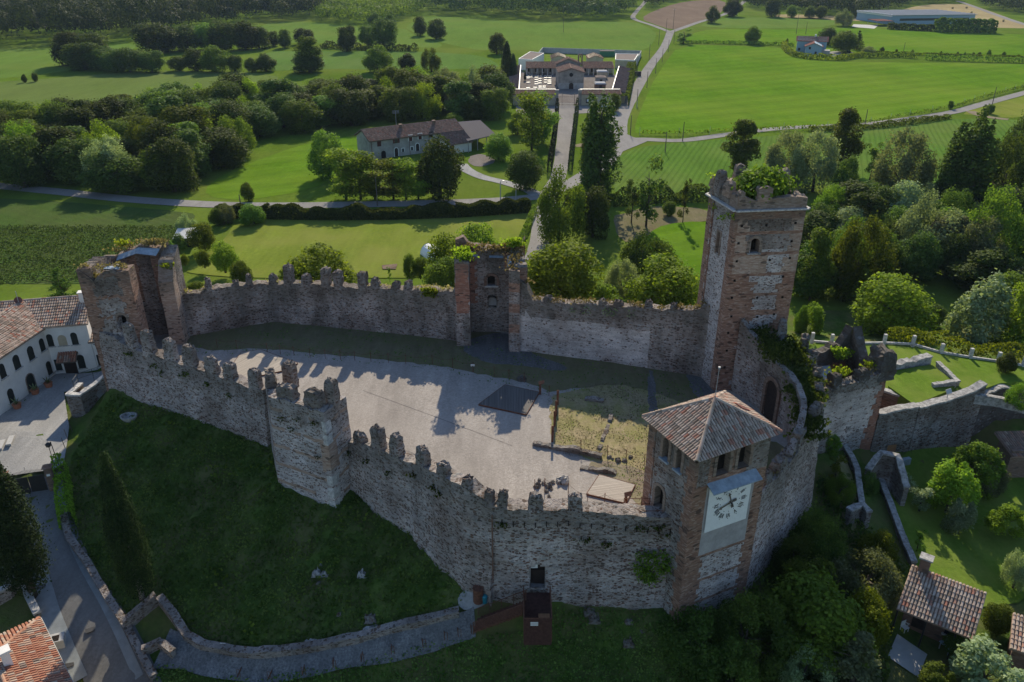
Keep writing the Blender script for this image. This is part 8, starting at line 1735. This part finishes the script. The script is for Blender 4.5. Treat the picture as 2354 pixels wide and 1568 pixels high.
# willows, poplars and walnuts along the stream on the right
for kd, mt_, x, yb, yt, w_, lb in [('tall','leaf_mid',1700,398,276,84,'tall broad poplar above the castle tower, leftmost of the stream trees'),('willow','leaf_silver',1795,428,302,104,'silver willow directly left of the tallest tower thicket'),('willow','leaf_silver',1868,440,306,116,'silver willow right behind the tallest tower thicket'),('tall','leaf_mid',1930,392,250,82,'leafy tree rising between willows at the east road'),('round','leaf_dark',1935,470,360,60,'dark tree under the leafy tree behind the tallest tower'),('willow','leaf_silver',2062,462,302,142,'largest silver willow in the middle of the stream trees'),('sparse','leaf_mid',1998,420,330,46,'thin tree left of the largest silver willow'),('poplar','leaf_dark',2205,500,262,96,'tall dark poplar leaning right of the silver willow'),('poplar','leaf_dark',2168,490,300,70,'shorter dark poplar in front of the tall one'),('round','leaf_dark',2325,420,260,84,'dark round tree at the right edge by the side lane'),('willow','leaf_dark',2290,490,320,120,'dull green willow at the right edge below the side lane'),('poplar','leaf_dark',2350,560,335,70,'dark poplar cut by the right picture edge'),('willow','leaf_silver',2112,600,450,152,'pale weeping willow above the terrace trees'),('willow','leaf_mid',2262,620,436,140,'dull willow right of the pale weeping willow'),('willow','leaf_mid',1958,690,506,150,'large olive green willow right of the tallest tower'),('tall','leaf_mid',1862,690,528,86,'narrow leafy tree touching the tallest tower right side'),('round','leaf_dark',1880,560,470,80,'dark tree in the shade behind the tallest tower'),('round','leaf_dark',2010,520,430,90,'dark tree over the stream between two willows'),('oak','leaf_dark',2080,500,420,90,'shaded tree under the largest silver willow'),('oak','leaf_dark',2190,640,540,80,'dark understorey tree under the pale weeping willow'),('oak','leaf_dark',2300,680,590,90,'dark understorey tree right of the weeping willow'),
        ('round','leaf_bright',2040,772,640,172,'big bright green tree behind the stone post fence'),('bigleaf','leaf_silver',2232,800,640,150,'pale big leaved tree behind the right part of the fence'),('bigleaf','leaf_yellow',2335,810,652,110,'yellow green big leaved tree at the right edge behind the fence'),('round','leaf_mid',2330,720,630,110,'bright tree behind the yellow green tree, right edge'),('oak','leaf_dark',2140,750,700,60,'reddish dark bush between bright tree and pale tree'),('bigleaf','leaf_bright',1862,772,700,70,'bright leafy sapling right beside the tallest tower'),('oak','leaf_mid',1838,770,705,34,'small bush right against the tallest tower')]:
    z0 = GT(x, min(yb, 760)).z if yb > 560 else 0; T(kd, mt_, x, yb, yt, w_, lb, Z=max(0, z0*.8))
# trees behind the far castle wall
for kd, mt_, cx, cy, r_, H, Z, lb in [('round','leaf_bright',735,628,88,8.5,3.2,'big round bright tree behind the far wall with the square merlons'),('round','leaf_bright',1030,590,50,8,3,'bushy tree left behind the hollow middle tower'),('round','leaf_mid',1012,640,46,6.5,3.4,'lower bushy tree left behind the hollow middle tower'),('round','leaf_bright',1100,560,52,7.5,2,'bright tree top directly behind the hollow middle tower'),('round','leaf_bright',1285,632,92,10,3,'largest round bright tree right of the hollow middle tower'),('round','leaf_bright',1535,660,84,8.5,2.6,'round bright tree left of the tallest tower'),('bigleaf','leaf_bright',1400,690,44,5,3.4,'bright bush between the two round trees behind the far wall'),('willow','leaf_silver',1430,640,46,6.5,2,'silver green shrub tree between the two round trees'),('willow','leaf_dark',1482,590,70,9,1,'grey green willow above the right far wall'),('sparse','leaf_dark',1492,430,36,14,0,'thin dark ivy clad tree over the cleared ground'),('sparse','leaf_dark',1455,455,20,9,0,'small ivy clad trunk left of the thin dark tree'),('sparse','leaf_mid',1575,455,14,9,0,'nearly bare slender tree on the cleared ground'),('oak','leaf_mid',1540,478,16,3,0,'low bush at the edge of the cleared ground'),('oak','leaf_mid',555,625,26,4.5,1.5,'small grey bush above the far wall left end'),
        ('willow','leaf_silver',428,515,26,4.5,0,'silver shrub left of the white roofed garden shed'),('oak','leaf_bright',465,540,30,5,0.5,'bright shrub right of the white roofed garden shed'),('willow','leaf_silver',520,488,24,4,0,'silver shrub at the hedge end by the left road'),('oak','leaf_mid',498,495,18,3.5,0,'green shrub beside the silver shrub by the left road'),('oak','leaf_mid',580,490,30,4,0,'olive shrub at the left start of the roadside hedge'),('round','leaf_yellow',512,586,31,5,1,'bright yellow green round tree on the castle lawn'),('oak','leaf_bright',467,592,18,3,1,'small bright shrub left of the yellow green tree'),('cypress','leaf_mid',394,580,14,5,1,'dark columnar shrub behind the left hollow tower'),('oak','leaf_bright',423,596,10,2,1,'small bright bush behind the left hollow tower'),('oak','leaf_dark',410,556,20,3.5,.8,'dark shrub in front of the white roofed garden shed'),('oak','leaf_mid',940,610,16,4.5,2,'small open tree beside the vegetable bed'),('round','leaf_mid',965,612,17,3.5,2,'small round tree right of the vegetable bed'),('sparse','leaf_mid',895,628,6,2.5,2.5,'tiny sapling near the vegetable bed'),
        ('conifer','leaf_dark',140,665,48,7.5,1.0,'dark spreading cedar behind the white house'),('oak','leaf_bright',715,665,20,2,4.5,'low bright growth behind the far wall left part'),('oak','leaf_bright',450,660,26,1.8,4.0,'low bright growth behind the far wall beside the left tower')]:
    TC(kd, mt_, cx, cy, r_, lb, Z=Z, H=H)
# near the castle and in the gardens
cy1 = tree('cypress','leaf_cypress', GT(331,1392), 15.2, 2.9, 'cypress', 'tall dark cypress with pale trunk standing on the grass mound', 'cypress', bark='barkpale', seed=1, rz=0)
cy2 = tree('cypress','leaf_cypress', GT(78,1374), 15.5, 4.1, 'cypress', 'thick dark cypress at the left edge beside the street', 'cypress', bark='bark', seed=2, rz=1)
for kd, mt_, cx, cy, r_, H, Z, lb in [('willow','leaf_dark',1610,1480,100,6.0,0,'dark grey green tree in the bottom right, left of the others'),('willow','leaf_dark',1720,1440,95,6.5,.5,'dark grey green tree under the clock tower right corner'),('willow','leaf_dark',1680,1545,90,5.5,-.5,'dark olive tree cut by the bottom edge under the clock tower'),('round','leaf_mid',1880,1420,110,7,0,'deep green tree left of the tiled cottage'),('round','leaf_mid',1850,1340,70,5,1,'deep green bushy tree below the outer castle wall'),('round','leaf_bright',1990,1420,52,5.5,0,'brighter green tree touching the cottage roof corner'),('willow','leaf_silver',2000,1320,90,5,.5,'silvery olive tree above the tiled cottage'),('willow','leaf_dark',1890,1235,62,5,1.8,'dark grey bush at the foot of the outer castle wall'),('willow','leaf_dark',1830,1280,60,4.5,1.8,'dark bush in the corner below the outer castle wall'),('oak','leaf_bright',2024,1252,42,3.2,.8,'glossy laurel bush beside the narrow garden wall'),('oak','leaf_mid',1912,1018,20,2.4,3.5,'bush at the foot of the plastered bastion wall'),('sparse','leaf_bright',1925,1072,20,2.6,3,'bright bush on the dry bank'),('willow','leaf_mid',1932,1120,36,3.0,2.6,'round grey green olive on the dry bank'),('willow','leaf_dark',2000,1110,26,2.6,1.5,'dark shrub between the two curved garden walls'),('conifer','leaf_silver',1965,1530,92,7,-1,'pale green spruce cut by the bottom edge'),('willow','leaf_silver',1850,1540,64,5,-1,'grey leaved tree at the bottom edge left of the spruce'),('bigleaf','leaf_silver',2270,1530,92,4.5,0,'pale big leaved tree at the bottom right corner'),('bigleaf','leaf_mid',2150,1560,46,2.2,0,'leafy bush below the slab patio'),('round','leaf_mid',2298,1420,34,2.6,.2,'dark green bush between the cottage and the tiled shed'),('oak','leaf_dark',2215,1490,40,2.4,.2,'dark hedge like bush under the cottage eave'),
        ('bigleaf','leaf_bright',2192,1115,60,5,1,'glossy magnolia nearest the curved garden wall'),('bigleaf','leaf_mid',2248,1062,58,5,1,'glossy magnolia beside the dark overgrown wall'),('willow','leaf_silver',2270,1090,42,3.5,1,'grey leaved shrub right of the magnolias'),('bigleaf','leaf_silver',2215,1185,38,3.2,.8,'pale quince shrub below the magnolias'),('bigleaf','leaf_bright',2315,1190,46,3,.8,'bright green shrub near the right picture edge'),('sparse','leaf_silver',2085,1108,26,2.8,1,'thin pale fruit tree beside the outdoor units'),('sparse','leaf_silver',2122,1142,26,2.8,1,'second thin pale fruit tree on the shaded lawn'),('sparse','leaf_mid',2114,1240,16,2.2,.8,'tiny fruit tree on the sunny patch of the lower lawn'),('willow','leaf_silver',2345,1305,34,3.6,.5,'small olive with bare leaning trunk at the right edge'),('willow','leaf_mid',2345,905,36,2.5,7,'small round olive on the terrace lawn at the right edge'),('oak','leaf_dark',2318,830,22,2.4,7,'dark bush in front of the last stone posts')]:
    TC(kd, mt_, cx, cy, r_, lb, Z=Z, H=H)
hedge('gate_hedge', 'overgrown green hedge on the bank right of the yard gate', [GT(140,1085), GT(148,1130), GT(152,1180), GT(160,1215)], 1.4, 1.5, 'leaf_bright', 260, .24, jag=.4)
hedge('fence_hedge', 'leafy growth hanging behind the stone post fence', [G(2040,785,6.5), G(2100,788,6.5), G(2170,805,6.5), G(2300,825,6.5), G(2400,845,6.5)], 1.6, 1.6, 'leaf_bright', 130, .3, jag=.5)
# the dark wood left of the farmhouse: single trees
rnd = random.Random(77)
def inpoly(x, y, P):
    c = False
    for a, b in zip(P, P[1:]+P[:1]):
        if (a[1] > y) != (b[1] > y) and x < (b[0]-a[0])*(y-a[1])/(b[1]-a[1])+a[0]: c = not c
    return c
def scatter(Ppx, sp, jit=.35):
    P = [(g.x, g.y) for g in PX(Ppx)]; out = []; x0, x1 = min(p[0] for p in P), max(p[0] for p in P); y0, y1 = min(p[1] for p in P), max(p[1] for p in P); y = y0; r = 0
    while y < y1:
        x = x0 + (sp/2 if r % 2 else 0)
        while x < x1:
            q = (x+rnd.uniform(-jit, jit)*sp, y+rnd.uniform(-jit, jit)*sp)
            if inpoly(q[0], q[1], P): out.append(q)
            x += sp
        y += sp*.85; r += 1
    return out
wood = scatter([(-60,435),(60,432),(240,442),(452,448),(500,400),(560,345),(640,318),(760,300),(900,288),(1080,272),(1130,262),(1165,240),(1150,226),(1000,226),(900,228),(800,230),(700,234),(640,236),(560,246),(480,252),(380,256),(300,266),(240,300),(100,308),(-60,312)], 10.4)
print('wood trees', len(wood))
for k, (x, y) in enumerate(wood):
    h = rnd.uniform(8, 13); b = rnd.random()
    tree(('round', 'oak', 'tall')[k % 3] if b < .8 else 'willow', 'leaf_dark' if b < .42 else ('leaf_mid' if b < .85 else ('leaf_bright' if b < .93 else 'leaf_silver')), Vector((x, y, 0)), h, rnd.uniform(10.5, 14), 'tree', 'dark broadleaved tree inside the dense wood left of the farmhouse', group='trees of the dense wood left of the farmhouse', seed=k % 3)
und = scatter([(1835,520),(1960,470),(2120,470),(2360,420),(2420,560),(2420,740),(2250,700),(2100,700),(1960,700),(1840,740)], 9.0)
for k, (x, y) in enumerate(und):
    tree(('oak', 'willow', 'tall')[k % 3], ('leaf_dark', 'leaf_mid', 'leaf_dark', 'leaf_silver')[k % 4], Vector((x, y, 0)), rnd.uniform(6, 10.5), rnd.uniform(7, 10), 'tree', 'dark green tree of the crowded stream bank belt right of the tallest tower', group='crowded trees of the stream bank', seed=k % 3)
print('understorey', len(und))
# air between the castle and the far fields
mb = MB(); mb.box(-1500, 1500, -20, 1900, -12, 50.6); hz = obj('haze', mb, [bpy.data.materials.new('haze')]); tag(hz, 'thin bluish summer haze over the whole valley', 'haze', kind='stuff')
hm = hz.data.materials[0]; hm.use_nodes = True; hm.node_tree.nodes.remove(hm.node_tree.nodes['Principled BSDF']); pv = hm.node_tree.nodes.new('ShaderNodeVolumePrincipled')
pv.inputs['Color'].default_value = (0.5, 0.68, 1.0, 1); pv.inputs['Density'].default_value = 0.00005; pv.inputs['Anisotropy'].default_value = 0.2; hm.node_tree.links.new(pv.outputs[0], hm.node_tree.nodes['Material Output'].inputs['Volume'])
# the far woods read as one mass: one mesh of crowns
def forest(name, lb, polys, sp, h0, h1, m, nper, leaf, seed):
    rng = np.random.default_rng(seed); PP = []; NN = []; VV = []; cnt = 0
    for P in polys:
        for x, y in scatter(P, sp):
            cnt += 1; h = rng.uniform(h0, h1); n = nper; d = rng.normal(size=(n, 3)); d[:, 2] = np.abs(d[:, 2])*1.1-.35; d /= np.linalg.norm(d, axis=1)[:, None]; lob = 1+.18*np.sin(d[:, 0]*5+x)*np.cos(d[:, 1]*6+y); rr = sp*rng.uniform(.42, .62)
            q = np.stack([x+d[:, 0]*rr*lob, y+d[:, 1]*rr*lob, h*.55+d[:, 2]*h*.45*lob], 1); PP.append(q); NN.append(d*1.8+rng.normal(size=(n, 3))*.55); VV.append(.65*rng.random()+.35*rng.random(n))
    P = np.concatenate(PP); me = leaf_mesh(name, P, np.concatenate(NN), leaf, np.concatenate(VV), M[m]); o = bpy.data.objects.new(name, me); C.objects.link(o); print(name, cnt, len(P)); return tag(o, lb, 'wood', kind='stuff')
forest('far_wood', 'dark far wood filling the top left of the view', [[(-200,104),(0,108),(140,104),(220,92),(330,92),(420,74),(540,60),(640,52),(725,44),(735,30),(720,-10),(740,-22),(400,-26),(-200,-26)]], 15, 11, 25, 'leaf_far', 420, 1.25, 801)
forest('bright_thicket', 'brighter thicket of low trees between far wood and pale field', [[(735,52),(800,58),(870,58),(900,50),(965,34),(975,12),(880,10),(740,14)]], 11, 7, 12, 'leaf_mid', 220, 1.2, 802)
forest('far_wood', 'dark far wood along the top middle above the pale crop field', [[(975,30),(1080,36),(1177,42),(1300,46),(1440,48),(1445,25),(1462,-2),(1430,-22),(740,-24),(735,0),(980,8)]], 15, 11, 25, 'leaf_far', 420, 1.25, 803)
forest('far_wood', 'dark far wood along the top right edge', [[(1492,22),(1550,2),(1600,-4),(1640,-10),(1500,-20),(1486,0)],[(1720,22),(1800,26),(1905,40),(1990,42),(2010,36),(2100,12),(2190,8),(2190,-14),(1700,-18)],[(2262,20),(2300,30),(2450,36),(2450,-14),(2220,-14)]], 14, 9, 18, 'leaf_far', 380, 1.2, 804)
# rough grass and weeds on the mound, crops on the near field
def blades(name, lb, n, xr, yr, size, m, seed, test=None, zoff=.05, cat='grass', up=.4, hmax=.3):
    rng = np.random.default_rng(seed); x = rng.uniform(*xr, n); y = rng.uniform(*yr, n); k = test(x, y) if test else np.ones(n, bool); x, y = x[k], y[k]; z = hgt_arr(x, y)
    P = np.stack([x, y, z+zoff+rng.random(len(x))*hmax], 1); Nn = rng.normal(size=P.shape); Nn[:, 2] = np.abs(Nn[:, 2])*up + .3
    cl = np.array([noise.noise(Vector((a*.35, b*.35, seed))) for a, b in zip(x, y)]); me = leaf_mesh(name, P, Nn, size, np.clip(.5+cl*.8+.25*rng.normal(size=len(x)), 0, 1), M[m]); o = bpy.data.objects.new(name, me); C.objects.link(o); return tag(o, lb, cat, kind='stuff')
def mpl(P):
    A = np.array([(p.x, p.y) for p in P])
    def f(x, y):
        c = np.zeros(len(x), bool); n = len(A)
        for i in range(n):
            x0, y0 = A[i]; x1, y1 = A[(i+1) % n]; cr = ((y0 > y) != (y1 > y)) & (x < (x1-x0)*(y-y0)/(y1-y0+1e-12)+x0); c ^= cr
        return c
    return f
mound = mpl([GT(x, y) for x, y in [(190,985),(262,905),(330,930),(450,962),(622,1030),(640,1118),(765,1168),(805,1120),(876,1180),(950,1230),(1014,1304),(1080,1360),(1050,1400),(1040,1415),(914,1450),(839,1472),(714,1495),(588,1505),(463,1488),(430,1465),(364,1384),(288,1440),(250,1385),(200,1300),(160,1215),(150,1120)]])
blades('mound_grass', 'rough dark grass covering the castle mound', 60000, (-46, 0), (42, 80), .26, 'grassblade', 901, mound, hmax=.18)
lower = mpl([GT(x, y) for x, y in [(1095,1470),(1200,1455),(1270,1440),(1275,1395),(1400,1400),(1535,1405),(1560,1450),(1560,1600),(350,1600),(345,1535),(400,1530),(480,1560),(600,1568),(800,1535),(1000,1480)]])
blades('mound_weeds', 'lighter weed clumps scattered over the castle mound', 9000, (-46, 0), (42, 80), .3, 'leaf_mid', 911, lambda x, y: mound(x, y) & (np.array([noise.noise(Vector((a*.5, b*.5, 3.3))) for a, b in zip(x, y)]) > .22), hmax=.35)
blades('slope_weeds', 'weedy grass below the entrance wall and path', 34000, (-32, 18), (36, 47), .2, 'grassblade', 902, lower, hmax=.3)
rightb = mpl([GT(x, y) for x, y in [(1735,1330),(1870,1160),(1895,1010),(1940,1050),(1960,1100),(1975,1200),(2010,1230),(2090,1310),(2050,1400),(2040,1600),(1570,1600),(1570,1440)]])
blades('bank_undergrowth', 'dark undergrowth on the bank right of the clock tower', 30000, (10, 45), (34, 64), .34, 'leaf_dark', 903, rightb, hmax=.7)
def flatblades(name, lb, n, P, m, size, seed, thr):
    A = PX(P, HC); f = mpl(A); rng = np.random.default_rng(seed); xs = [q.x for q in A]; ys = [q.y for q in A]; x = rng.uniform(min(xs), max(xs), n); y = rng.uniform(min(ys), max(ys), n); k = f(x, y); x, y = x[k], y[k]
    k = np.array([noise.noise(Vector((a*.5, b*.5, seed)))+.35*noise.noise(Vector((a*2, b*2, seed))) > thr for a, b in zip(x, y)]); x, y = x[k], y[k]; Q = np.stack([x, y, np.full(len(x), HC+.04)], 1); Nn = rng.normal(size=Q.shape)*.6; Nn[:, 2] = 1
    o = bpy.data.objects.new(name, leaf_mesh(name, Q, Nn, size, rng.random(len(x)), M[m])); C.objects.link(o); tag(o, lb, 'grass', kind='stuff')
flatblades('turf_tufts', 'thin grass tufts spreading over the courtyard turf and gravel edge', 13000, [(404,762),(628,726),(1052,768),(1195,780),(1420,824),(1600,846),(1640,990),(1470,945),(1400,900),(1270,920),(1235,900),(1110,878),(1000,850),(800,832),(610,812),(430,816)], 'grassblade', .17, 921, .0)
flatblades('dry_tufts', 'dry straw coloured tufts over the right courtyard turf', 14000, [(1256,915),(1290,900),(1400,880),(1500,900),(1640,950),(1640,1080),(1500,1190),(1420,1100),(1385,1070),(1270,1036)], 'drygrass', .1, 922, -.05)
flatblades('green_tufts', 'green tufts over the right courtyard turf', 5000, [(1256,915),(1290,900),(1400,880),(1500,900),(1640,950),(1640,1080),(1500,1190),(1420,1100),(1385,1070),(1270,1036)], 'leaf_bright', .1, 923, .05)
maize = mpl(PX([(-60,520),(440,520),(400,560),(355,620),(330,642),(-60,655)]))
blades('maize_plants', 'young maize plants covering the field left of the castle', 60000, (-130, -40), (120, 172), .3, 'cropblade', 904, maize, hmax=.35, cat='crop')
blades('garden_growth', 'rough grass strip between maize and far castle wall', 14000, (-60, 30), (90, 104), .35, 'grassblade', 905, None, hmax=.3)
